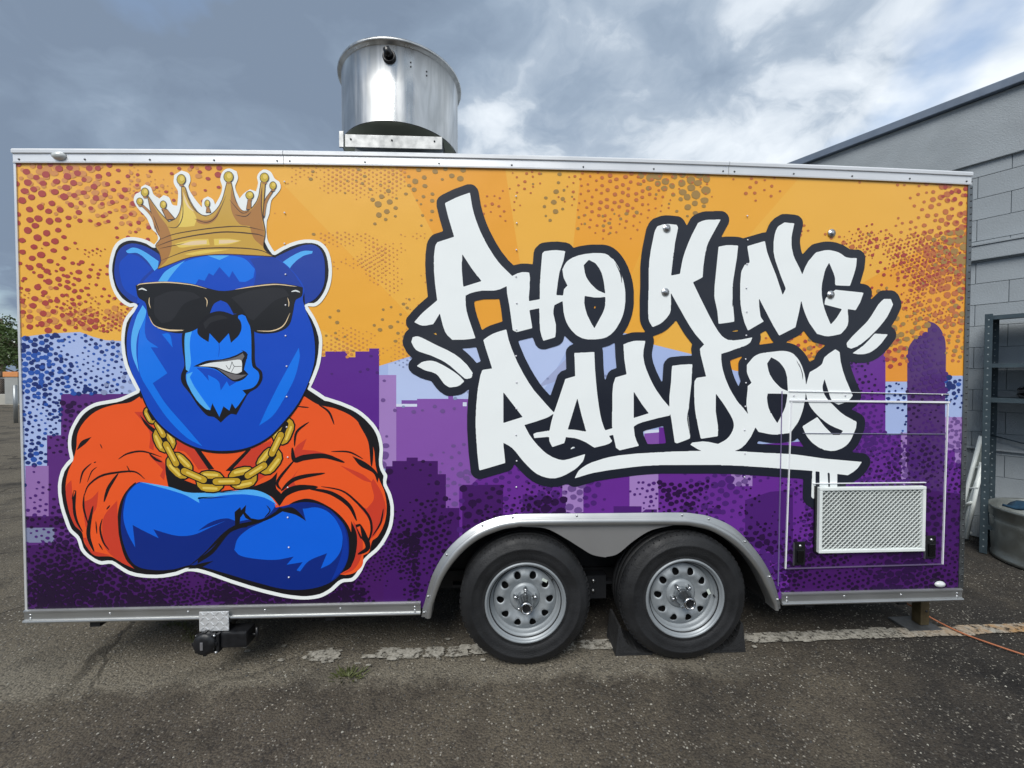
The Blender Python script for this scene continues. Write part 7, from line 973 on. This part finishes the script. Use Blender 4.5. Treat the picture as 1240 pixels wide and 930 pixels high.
for a in ((gx0, gx1, gz1-fr, gz1), (gx0, gx1, gz0, gz0+fr)): GR.bbox(a[0], a[1], -.030, -.006, a[2], a[3], .003)
for a in ((gx0, gx0+fr), (gx1-fr, gx1)): GR.bbox(a[0], a[1], -.0295, -.006, gz0+fr, gz1-fr, .003)
gro = GR.build('vent_grille', M_WHITE, DR)
ms_ = MB(); nc, nr = 21, 25; cw, chh = (gx1-gx0-2*fr)/nc, (gz1-gz0-2*fr)/nr
th, tk = .0044, .004
for r_ in range(nr+1):
    z = gz0+fr+r_*chh
    for c_ in range(2*nc):
        x0_, x1_ = gx0+fr+c_*cw/2, gx0+fr+(c_+1)*cw/2
        s0, s1 = (1 if (c_+r_) % 2 else -1), (-1 if (c_+r_) % 2 else 1)
        za, zb = z+s0*chh*.44, z+s1*chh*.44
        za, zb = [min(max(q, gz0+fr), gz1-fr) for q in (za, zb)]
        ms_.add([(x0_, -.022, za-th/2), (x1_, -.022, zb-th/2), (x1_, -.022-tk*.6, zb+th/2), (x0_, -.022-tk*.6, za+th/2), (x0_, -.018, za-th/2), (x1_, -.018, zb-th/2), (x1_, -.018, zb+th/2), (x0_, -.018, za+th/2)],
                [(0, 1, 2, 3), (0, 4, 5, 1), (3, 2, 6, 7)])
stuff(ms_.build('expanded_mesh', M_WHITE, gro))
MB().box(gx0+.01, gx1-.01, -.0085, -.0065, gz0+.01, gz1-.01).build('filter', worn('filter_grey', (124, 128, 127), .8, 0, .4, 7), gro)
bar('grille_lip', (gx0-.02, gz1+.018), (gx1+.02, gz1+.016), .004, -.010, M_TRIM, DR)
bar('grille_shade', (gx0-.006, gz0), (gx0-.006, gz1+.004), .011, -.012, M_BLACK, DR)  # black strip laid in as the shade along the grille's left edge
for x, z in ((1.690, .572), (2.452, .592)):
    la = MB(); la.bbox(x-.030, x+.030, -.010, -.006, z-.065, z+.065, .003); lo2 = la.build('paddle_latch', M_BLACK, DR)
    MB().bbox(x-.018, x+.018, -.018, -.0105, z-.05, z+.02, .003).build('paddle', mat('latch_black', (12, 12, 14), .25), lo2)
    MB().lathe([(.0001, -.016), (.007, -.015), (.008, -.0105)], (x, 0, z+.042), 'Y', 12).build('lock', M_BOLT, lo2)
    bar('latch_edge', (x-.033, z-.068), (x-.033, z+.06), .003, -.0095, mat('latch_rim', (120, 118, 130), .3, .6), lo2)

# --- lights
ml = MB(); ml.lathe([(.0001, -.030), (.018, -.028), (.030, -.020), (.034, -.010)], (0, 0, 0), 'Y', 20)
o = ml.build('marker_light', M_CLEAR, TR, (-2.165, -.001, 2.650)); o.scale = (1, 1, .62)
o = ml.build('marker_light', M_CLEAR, TR, (2.515, .004, .378)); o.scale = (.9, .8, .5)

# --- exhaust fan on the roof
FC = Vector((-.585, .475, 2.955)); FR_, FH = .352, .42
fan = bpy.data.objects.new('exhaust_fan', None); col.objects.link(fan); fan.parent = TR; fan.location = FC
cy = MB(); cy.lathe([(FR_, 0), (FR_, FH*.5), (FR_, FH-.012), (FR_+.004, FH-.008), (FR_+.018, FH-.002), (FR_+.024, FH+.006), (FR_+.022, FH+.016), (FR_+.012, FH+.016), (FR_-.004, FH), (FR_-.006, FH*.5), (FR_-.006, 0), (FR_, 0)], n=72); cy.build('wind_band', M_STEEL, fan)
ud = MB(); ud.lathe([(.0001, .012), (.10, .012), (.26, .008), (FR_-.008, .002)], n=48); ud.lathe([(.0001, -.02), (.035, -.018), (.04, .0), (.04, .011)], n=20); ud.build('fan_housing', worn('housing_grey', (176, 184, 170), .6, .2, .1, 5), fan)
po = MB(); x_ = -.005; po.lathe([(.036, .004), (.036, -.012), (.030, -.018), (.026, -.014), (.0001, -.012)], (x_+.02, -FR_, .340), 'Y', 24); po.build('cable_gland', M_BLACK, fan)
MB().tube([(x_+.02, -FR_-.004, .340), (x_+.018, -FR_-.026, .346), (x_+.010, -FR_-.034, .366)], [.024, .022, .018], 12).build('conduit_elbow', mat('gland_black', (14, 15, 18), .3), fan)
for x, z in ((.125, .335), (.125, .312), (.205, .32), (.205, .298)): screw(RIVD, x, -math.sqrt(FR_**2-x*x)-.001, z, fan)
cu = MB(); cu.box(-.24, .28, -.16, .34, -.27, -.002); cu.build('roof_curb', M_STEEL_D, fan)
pl_ = MB(); pl_.box(-.36, .40, -.44, .36, -.265, -.255); pl_.build('flashing', M_DARK, fan)
br_ = MB(); br_.bbox(-.222, .302, -.372, -.366, -.160, -.092, .002); bro = br_.build('hinge_plate', M_PLATE, fan)
br2 = MB(); br2.bbox(-.250, -.226, -.380, -.372, -.166, -.080, .002); br2.build('bracket', M_PLATE, fan)
for x in (-.19, .03, .26): screw(RIVD, x, -.3735, -.118, bro, 'bolt')
# small vent block at the far roof edge
MB().bbox(2.60, 2.74, .9, 1.05, 2.66, 2.80, .006).build('roof_vent', M_WHITE, TR)

# --- drain valve with chequer-plate bracket
DV = bpy.data.objects.new('drain_valve', None); col.objects.link(DV); DV.parent = TR; DV.location = (-1.44, -.018, .24)
bp_ = MB(); bp_.bbox(-.078, .070, -.008, -.004, -.002, .100, .003)
for i in range(6):
    for j in range(4):
        x, z = -.064+i*.025, .012+j*.026; a = R(45 if (i+j) % 2 else -45)
        M_ = Matrix.Translation((x, -.009, z)) @ Matrix.Rotation(a, 4, 'Y'); bp_.box(-.011, .011, -.0015, .0015, -.0025, .0025, 0, M_)
bp_.build('chequer_plate', M_ALU_W, DV)
va = MB(); va.lathe([(.0001, -.05), (.030, -.048), (.048, -.045), (.056, -.035), (.057, -.012), (.050, -.008), (.050, .03), (.06, .034), (.06, .05)], (-.035, 0, -.052), 'Y', 28); va.build('cap', M_BLACK, DV)
for k in range(8):
    a = 2*math.pi*k/8; MB().bbox(-.035+.054*math.cos(a)-.008, -.035+.054*math.cos(a)+.008, -.036, -.01, -.052+.054*math.sin(a)-.008, -.052+.054*math.sin(a)+.008, .003).build('cap_lug', M_BLACK, DV)
MB().bbox(-.044, -.030, -.053, -.049, -.072, -.032, .002).build('emblem', mat('emblem', (150, 150, 154), .3, .6), DV)
vb = MB(); vb.bbox(.035, .165, -.02, .06, -.085, -.004, .008); vb.bbox(.018, .034, -.03, .07, -.10, -.004, .004); vb.build('valve_body', M_BLACK, DV)
vh = MB(); vh.tube([(.165, .02, -.04), (.195, .02, -.04)], .005, 8); vh.tube([(.195, .02, -.075), (.195, .02, -.005)], .007, 8); vh.build('pull_handle', M_BLACK, DV)
MB().tube([(-.035, .05, -.052), (-.035, .35, -.0), (-.035, .6, .06)], .045, 14).build('drain_pipe', M_BLACK, DV)
for x, z in ((-.075, -.012), (.012, -.012), (.02, -.098)): MB().lathe([(.0001, -.006), (.006, -.005), (.007, 0)], (x, -.03, z), 'Y', 8).build('bolt', M_BOLT, DV)

# --- stabiliser leg at the right end
SJ = bpy.data.objects.new('stabiliser_leg', None); col.objects.link(SJ); SJ.parent = TR; SJ.location = (2.66, .22, 0)
MB().bbox(-.028, .028, -.028, .028, .012, .34, .004).build('leg_tube', worn('leg_bronze', (92, 82, 60), .45, .5, .3, 14), SJ)
MB().bbox(-.14, .07, -.07, .07, -.004, .010, .003).build('foot_plate', worn('plate_grey', (80, 82, 84), .6, .4, .3, 9), SJ)
MB().lathe([(.0001, -.004), (.007, -.003), (.008, 0)], (.008, -.028, .10), 'Y', 10).build('pin', M_BLACK, SJ)
pc = MB(); pc.tube([(-.42, .10, .345), (-.36, .05, .30), (-.30, .02, .285)], .012, 8); pc.tube([(-.30, .02, .285), (-.27, .01, .28)], .022, 10); pc.build('cable_plug', M_BLACK, SJ)

# ================================================================== loose things by the trailer
# wheel chocks
def chock(cx, s, label):
    o = thing('wheel_chock', label, 'wheel chock', (cx, .035, -.004), 0, 'black rubber chocks at the rear wheel')
    h, w_, L_ = .165, .17, .21
    prof = [(0, 0), (L_, 0), (L_, .012)]+[(L_-.02-(L_-.055)*math.sin(R(a)), h-.010-(h-.022)*math.cos(R(a))) for a in (8, 20, 32, 44, 56, 68, 80)]+[(.03, h), (.018, h)]
    prof = [(s*x, z) for x, z in prof]
    m_ = MB(); m_.prism(prof, 0, w_); m_.build('wedge', M_CHOCK, o)
    ri_ = MB(); ri_.prism([(s*(.0+x*.80+.025), z*.72+.015) for x, z in [(0, 0), (.16, 0), (.09, .035), (.03, .10), (0, .13)]], -.004, .001); ri_.build('side_recess', M_CHOCK, o)
    for k in range(5):
        t_ = MB(); a = R(12+k*15); x, z = s*(L_-.02-(L_-.055)*math.sin(a)), h-.010-(h-.022)*math.cos(a)
        t_.bbox(x-.005, x+.005, .01, w_-.01, z-.001, z+.005, .001); t_.build('grip_rib', M_CHOCK, o)
    return o
chock(.672, 1, 'black rubber wheel chock wedged between the two wheels')
chock(1.418, -1, 'black rubber wheel chock behind the right wheel, nearer the grille')

# orange extension cord
cpts = [(2.22, .34, .30), (2.40, .30, .22), (2.60, .28, .12), (2.74, .22, .035), (2.80, .12, .012), (2.86, .02, .010), (2.95, -.10, .010), (3.08, -.24, .010), (3.25, -.40, .010), (3.5, -.6, .010), (3.9, -.8, .01)]
P_ = [Vector(p) for p in cpts]; sm_ = []
for i in range(len(P_)-1):
    p0, p1, p2, p3 = P_[max(i-1, 0)], P_[i], P_[i+1], P_[min(i+2, len(P_)-1)]
    for k in range(6):
        u = k/6; sm_.append(.5*((2*p1)+(p2-p0)*u+(2*p0-5*p1+4*p2-p3)*u*u+(3*p1-p0-3*p2+p3)*u**3))
cord = MB().tube(sm_, .0048, 8).build('extension_cord', worn('cord_orange', (160, 96, 62), .55, 0, .15, 20))
tag(cord, 'orange extension cord running from under the trailer over the white line', 'cord')

# weed
wd = MB(); rnd = random.Random(8)
for i in range(70):
    a = rnd.uniform(0, 6.28); r0 = rnd.uniform(0, .05); l = rnd.uniform(.02, .055); x, y = -.757+r0*math.cos(a)*1.6, -.05+r0*math.sin(a); w_ = .0035
    dx, dy = math.cos(a)*l*.8, math.sin(a)*l*.8
    wd.add([(x-w_*math.sin(a), y+w_*math.cos(a), -.004), (x+w_*math.sin(a), y-w_*math.cos(a), -.004), (x+dx*.6+w_*.7*math.sin(a), y+dy*.6-w_*.7*math.cos(a), l*.3), (x+dx, y+dy, l*.36), (x+dx*.6-w_*.7*math.sin(a), y+dy*.6+w_*.7*math.cos(a), l*.3)], [(0, 1, 2, 3, 4)])
tag(wd.build('weed', worn('weed_green', (.085, .10, .03), .7, 0, .3, 20, lin=True)), 'small flat weed growing from a crack in the asphalt', 'weed')

mo_ = MB()
for i in range(420):
    t_ = rnd.random(); x = -2.05+t_*.55+rnd.gauss(0, .02); y = .42-.18*t_+.05*math.sin(t_*9)+rnd.gauss(0, .012); a = rnd.uniform(0, 6.28); l = rnd.uniform(.008, .026); w_ = .002
    mo_.add([(x-w_*math.sin(a), y+w_*math.cos(a), -.006), (x+w_*math.sin(a), y-w_*math.cos(a), -.006), (x+math.cos(a)*l*.6, y+math.sin(a)*l*.6, l*.7)], [(0, 1, 2)])
stuff(tag(mo_.build('crack_moss', worn('moss_green', (.075, .085, .03), .8, 0, .3, 20, lin=True)), 'thin green moss along the asphalt crack under the trailer end', 'moss'))

# ================================================================== block building on the right
bx_, by_ = cam2w(7.10-.6875*3.0, 3.0); ex, ey = cam2w(7.10-.6875*4.0, 4.0)
along = Vector((ex-bx_, ey-by_, 0)).normalized(); ang = math.atan2(along.y, along.x)      # local +x runs away behind the trailer
BL = thing('block_building', 'grey painted concrete block building with dark roof edge behind the trailer', 'building', (bx_, by_, 0), ang)
# local frame: x along the wall (away), y to the left of it = outward towards the trailer
M_BLK = worn('block_paint', (146, 153, 158), .8, 0, .14, 1.6, .35, 90)
M_JNT = worn('block_joint', (135, 146, 153), .85, 0, .1, 8)
HB_ = 4.24
bb = MB(); bb.box(-4.0, 9.0, -4, -.012, 0, HB_); bb.build('wall', M_JNT, BL)
CW, CHt, J = .406, .2032, .004
def block_mesh(w_, nm):
    m_ = MB(); m_.bbox(-w_/2+J/2, w_/2-J/2, -.03, 0, -CHt/2+J/2, CHt/2-J/2, .003); return m_.mesh(nm, M_BLK)
BLK = block_mesh(CW, 'block'); far = MB(); nb = 0; rnd = random.Random(2)
LEDGE = [(2.64, 2.79), ]
for r_ in range(20):
    z = .10+CHt*r_
    for c_ in range(-10, 22):
        x = c_*CW+(CW/2 if r_ % 2 else 0)
        if not (-3.7 < x < 8.7): continue
        dyv = rnd.uniform(-.0025, .0)
        if -.7 < x < 2.9 and nb < 290:
            o = bpy.data.objects.new('block', BLK); col.objects.link(o); o.parent = BL; o.location = (x, dyv, z); nb += 1
        else: far.box(x-CW/2+J/2, x+CW/2-J/2, -.03, dyv, z-CHt/2+J/2, z+CHt/2-J/2)
stuff(far.build('block_courses', M_BLK, BL))
lg = MB(); lg.bbox(-4, 9, -.02, .045, 2.655, 2.790, .006); lg.bbox(-4, 9, -.02, .055, 2.792, 2.812, .003); lg.build('ledge_course', M_BLK, BL)
l2 = MB(); l2.bbox(-4, 9, -.02, .030, 3.580, 4.172, .006); l2.build('parapet_band', M_BLK, BL)
fa = MB(); fa.bbox(-4.1, 9.1, -4.1, .085, 4.175, 4.256, .008); fa.build('roof_edge', worn('fascia_metal', (104, 116, 132), .5, .2, .12, 5), BL)
cd_ = MB(); cd_.tube([(-1.2, .02, .86), (4.0, .02, .86)], .012, 8); cd_.build('conduit', M_BLK, BL)
BMI = BL.matrix_world.inverted() if False else (Matrix.Translation((bx_, by_, 0)) @ Matrix.Rotation(ang, 4, 'Z'))
def wloc(x, y, z=0): return BMI @ Vector((x, y, z))
INV = BMI.inverted()

# steel shelving parallel to the wall
foot = INV @ Vector((4.272, 1.165, 0))
SH = thing('steel_shelving', 'dark grey bolted steel shelving unit against the block wall', 'shelving', wloc(foot.x, foot.y), ang)
M_SHELF = worn('shelf_steel', (66, 80, 88), .5, .4, .2, 7)
SHD = max(foot.y-.06, .25); SHL = .92; SHH = 2.09
for px_, py_ in ((0, 0), (0, -SHD), (-SHL, 0), (-SHL, -SHD)):
    po = MB(); sx = -1 if px_ == 0 else 1; sy = -1 if py_ == 0 else 1
    po.box(min(px_, px_+sx*.045), max(px_, px_+sx*.045), py_-(.0015), py_+.0015, 0, SHH)
    po.box(px_-.0015, px_+.0015, min(py_+sy*.002, py_+sy*.042), max(py_+sy*.002, py_+sy*.042), 0, SHH); poo = po.build('post', M_SHELF, SH)
    ho = MB()
    for k in range(34): ho.lathe([(.0001, .0), (.0052, .0)], (px_+sx*.022, py_+.0022, .06+k*.06), 'Y', 8)
    for k in range(34): ho.lathe([(.0001, .0), (.0048, .0)], (px_+.0022, py_+sy*.022, .06+k*.06), 'X', 8)
    ho.build('slot_holes', mat('slot_pale', (140, 150, 154), .6), poo)
for z in (.25, 1.36, 1.66, 2.075):
    s_ = MB(); s_.bbox(-SHL+.003, -.003, -SHD+.003, -.003, z-.004, z, .001); s_.box(-SHL+.003, -.003, -.0032, -.0018, z-.035, z-.0045); s_.box(-.0032, -.0020, -SHD+.005, -.005, z-.035, z-.0045); s_.build('shelf', M_SHELF, SH)
br = MB(); br.tube([(-.004, -.01, 1.32), (-.004, -SHD+.01, .55)], .006, 6); br.tube([(-.01, -SHD, 1.0), (-SHL+.01, -SHD, .75)], .006, 6); br.build('brace', M_SHELF, SH)
# hose coil on a shelf
hc = MB()
pts_ = []
for k in range(90):
    a = k*.35; r_ = .11+.012*math.sin(k*.9); p = wloc(foot.x-.30+r_*math.cos(a), foot.y-SHD*.45+r_*.8*math.sin(a), 1.375+.0008*k+.012*math.sin(k*1.7)); pts_.append(p)
ho_ = hc.tube(pts_, .012, 7).build('hose', M_BLACK); tag(ho_, 'dark coiled hose lying on the middle shelf', 'hose')
# galvanised tub
tcx, tcy = 4.60, .87
TB = thing('metal_tub', 'round galvanised metal tub standing below the steel shelving', 'tub', (tcx, tcy, 0))
M_GALV = worn('galvanised', (150, 154, 150), .42, .8, .22, 5, .12, 18)
tb = MB(); tb.lathe([(.0001, .02), (.355, .02), (.362, .0), (.372, .004), (.374, .03), (.368, .04), (.372, .10), (.380, .30), (.383, .33), (.378, .345), (.386, .36), (.388, .42), (.396, .428), (.398, .44), (.392, .45), (.384, .444), (.378, .43), (.370, .10), (.0001, .06)], n=48); tb.build('tub_body', M_GALV, TB)
th_ = MB(); c_ = Vector((-.30, -.27, .24)); d_ = Vector((-.745, -.667, 0)); sd_ = Vector((.667, -.745, 0))
th_.tube([c_+sd_*.05*math.cos(a)+Vector((0, 0, .05*math.sin(a)-.02))+d_*(.022) for a in [R(v) for v in range(0, 361, 24)]], .006, 6); th_.build('handle', M_GALV, TB)
rag = MB(); rnd = random.Random(4); n_ = 9
vs = [(tcx-.34+i*.045, tcy-.22+j*.045, .462+.055*noise.noise((i*.6, j*.6, 1))+.05*math.exp(-((i-4)**2+(j-4)**2)/9)) for j in range(n_) for i in range(n_)]
rag.add(vs, [(j*n_+i, j*n_+i+1, (j+1)*n_+i+1, (j+1)*n_+i) for j in range(n_-1) for i in range(n_-1)], 0, True)
ro = rag.build('blue_tarp', worn('tarp_blue', (34, 66, 90), .6, 0, .3, 12)); mo = ro.modifiers.new('thick', 'SOLIDIFY'); mo.thickness = .02
tag(ro, 'folded dark blue tarp lying in the galvanised tub', 'tarp')
# folded white frame leaning on the wall
WF = thing('folded_frame', 'white folded metal frame leaning between trailer end and steel shelving', 'frame', wloc(1.05, .16), ang)
fm_ = lambda pts, r=.014: MB().tube(pts, r, 8)
WFP = [((-0.106, -0.04, 0.989), (0.026, 0.04, 0.089)), ((-0.151, -0.01, 0.844), (-0.009, 0.06, 0.042)), ((-0.12, 0.02, 0.75), (-0.042, 0.08, 0.026)), ((-0.07, -0.04, 0.686), (-0.128, 0.04, 0.708)), ((-0.035, -0.01, 0.478), (-0.103, 0.06, 0.521)), ((-0.01, 0.02, 0.319), (-0.067, 0.08, 0.377)), ((0.024, -0.04, 0.012), (-0.068, 0.04, 0.08)), ((-0.009, -0.01, 0.169), (-0.129, 0.06, 0.757))]
for p, q in WFP[:3]: fm_([p, q], .016).build('rail', M_WHITE, WF)
for p, q in WFP[3:]: fm_([p, q], .010).build('cross_bar', M_WHITE, WF)
(a_, b_), (c_, d_) = WFP[0], WFP[2]
pm = MB(); pm.add([tuple(Vector(v)+Vector((0, -.03, 0))) for v in (a_, b_, d_, c_)], [(0, 1, 2, 3)]); pmo = pm.build('canvas_panel', worn('canvas_grey', (170, 176, 172), .8, 0, .2, 9), WF); q = pmo.modifiers.new('t', 'SOLIDIFY'); q.thickness = .004

# ================================================================== beyond the left end: wall, fence, trees
def px_dir(px): return (px-620)/480
def at(px, Z): return cam2w(px_dir(px)*Z, Z)
LWZ = 21.3
lw = MB(); M_CONC = worn('old_concrete', (168, 166, 158), .85, 0, .15, 1.5, .3, 30)
a0 = Vector((*at(-420, LWZ), 0)); a1 = Vector((*at(260, LWZ), 0)); d_ = (a1-a0).normalized(); n_ = Vector((-d_.y, d_.x, 0)); La = (a1-a0).length; wa = math.atan2(d_.y, d_.x)
LW = MB(); LW.bbox(0, La, 0, .3, -.02, .56, .02); lwo = LW.build('low_wall', M_CONC, None, a0); lwo.rotation_euler.z = wa; tag(lwo, 'low pale concrete wall beyond the left end of the lot', 'wall')
FN = thing('chain_link_fence', 'grey chain link fence behind the low concrete wall', 'fence', a0+n_*.5, wa)
M_WIRE = mat('galv_wire', (150, 154, 156), .4, .7)
for k in range(int(La/2.5)+1): MB().tube([(k*2.5, 0, 0), (k*2.5, 0, 1.45)], .03, 8).build('post', M_WIRE, FN)
MB().tube([(0, 0, 1.42), (La, 0, 1.42)], .022, 6).build('top_rail', M_WIRE, FN)
wm_ = MB(); s_ = .12
nW = int(La/s_)
for k in range(-12, nW):
    for sg in (1, -1):
        xa, xb = k*s_, k*s_+1.35*sg
        if min(xa, xb) < 0 or max(xa, xb) > La: continue
        wm_.add([(xa, 0.004*sg, .05), (xa+.008, .004*sg, .05), (xb+.008, .004*sg, 1.40), (xb, .004*sg, 1.40)], [(0, 1, 2, 3)])
stuff(wm_.build('wire_mesh', M_WIRE, FN))
# utility cabinet with orange top
cbx, cby = at(17.5, 18.5)
CB = thing('utility_cabinet', 'pale utility cabinet with orange band by the low wall', 'cabinet', (cbx, cby, 0), wa)
MB().bbox(-.22, .40, -.2, .2, .25, 1.50, .02).build('cabinet_body', worn('cabinet_grey', (150, 152, 150), .6, 0, .1, 3), CB)
MB().bbox(-.26, .44, -.23, .23, 1.502, 1.74, .02).build('orange_band', worn('band_orange', (206, 138, 84), .6, 0, .1, 4), CB)
pxx, pyy = at(18, 13.0)
BP = tag(MB().tube([(pxx, pyy, -.01), (pxx, pyy, 1.25)], .05, 12).build('post', M_WIRE), 'thin grey steel post standing in the lot left of the trailer', 'post')

# trees
M_BARK = worn('bark', (.10, .075, .055), .9, 0, .3, 9, .5, 30, lin=True)
def leaf_mat(nm, c):
    m = mat(nm, c, .6, 0, .3, lin=True); t, b, nn = nodes(m); oi = nn('ShaderNodeTexCoord')
    n = nn('ShaderNodeTexNoise', {'Vector': oi.outputs['Object'], 'Scale': 1.1, 'Detail': 4.0})
    t.links.new(ramp(nn, n.outputs['Fac'], [(.3, tuple(x*.6 for x in c)), (.7, tuple(x*1.5 for x in c))]), b.inputs['Base Color']); return m
M_LEAF = leaf_mat('leaf_green', (.052, .085, .022)); M_LEAF2 = leaf_mat('leaf_olive', (.070, .092, .030))
def tree(px, Z, h, rx, label, seed, lm_):
    x0, y0 = at(px, Z); T_ = thing('tree', label, 'tree', (x0, y0, 0), 0, 'trees beyond the fence'); rn = random.Random(seed)
    tk_ = MB(); tk_.tube([(0, 0, 0), (.05, .02, h*.25), (.02, .08, h*.55), (0, .05, h*.85)], [.17, .13, .09, .03], 8)
    tips = []
    for k in range(11):
        a = rn.uniform(0, 6.28); z0 = h*rn.uniform(.22, .6); l = rx*rn.uniform(.6, 1.0); e = (l*math.cos(a), l*math.sin(a), z0+h*rn.uniform(.1, .35)); tips.append(e)
        tk_.tube([(.03, .04, z0), (e[0]*.5, e[1]*.5, z0+(e[2]-z0)*.6), e], [.06, .04, .012], 6)
    tk_.build('trunk', M_BARK, T_)
    cr = MB(); clumps = [(e[0]*rn.uniform(.7, 1.1), e[1]*rn.uniform(.7, 1.1), e[2]+rn.uniform(-.2, .5), rx*rn.uniform(.28, .45)) for e in tips for _ in range(3)]+[(rn.uniform(-.3, .3)*rx, rn.uniform(-.3, .3)*rx, h*rn.uniform(.65, .97), rx*.36) for _ in range(9)]
    for cx_, cy_, cz_, r_ in clumps:
        for _ in range(75):
            d = Vector((rn.gauss(0, 1), rn.gauss(0, 1), rn.gauss(0, .8))).normalized()*r_*rn.uniform(.5, 1.05)**.5
            p = Vector((cx_, cy_, cz_))+d; s_ = rn.uniform(.05, .11); u = Vector((rn.gauss(0, 1), rn.gauss(0, 1), rn.gauss(0, 1))).normalized(); v_ = u.orthogonal().normalized()
            cr.add([p-u*s_, p+v_*s_*.55, p+u*s_, p-v_*s_*.55], [(0, 1, 2, 3)])
    cr.build('crown', lm_, T_)
tree(2, 26, 5.4, 1.5, 'dark green bushy tree behind the fence, right at the trailer edge', 1, M_LEAF)
tree(-60, 27, 6.2, 2.2, 'taller leafy tree behind the fence at the far left edge', 2, M_LEAF2)
tree(40, 25, 4.6, 1.7, 'green tree behind the fence mostly hidden by the trailer', 3, M_LEAF)
# utility pole
ux, uy = at(3, 33); UP = thing('utility_pole', 'distant wooden utility pole with crossarm above the trees at far left', 'pole', (ux, uy, 0), wa)
MB().tube([(0, 0, 0), (0, 0, 6.3)], [.14, .10], 10).build('pole', M_BARK, UP)
MB().bbox(-.9, .9, -.06, .06, 5.75, 5.88, .01).build('crossarm', M_BARK, UP)
for x in (-.8, -.4, .4, .8): MB().tube([(x, 0, 5.885), (x, 0, 6.05)], .05, 8).build('insulator', M_STEEL_D, UP)
for x in (-.8, .8): MB().tube([(x-14, .2, 6.2), (x-6, 0, 5.95), (x, 0, 6.05), (x+6, 0, 5.9), (x+14, 0, 6.0)], .012, 5).build('wire', M_BLACK, UP)

# ------------------------------------------------------------------ render settings
sc.render.engine = 'CYCLES'; sc.cycles.use_denoising = True
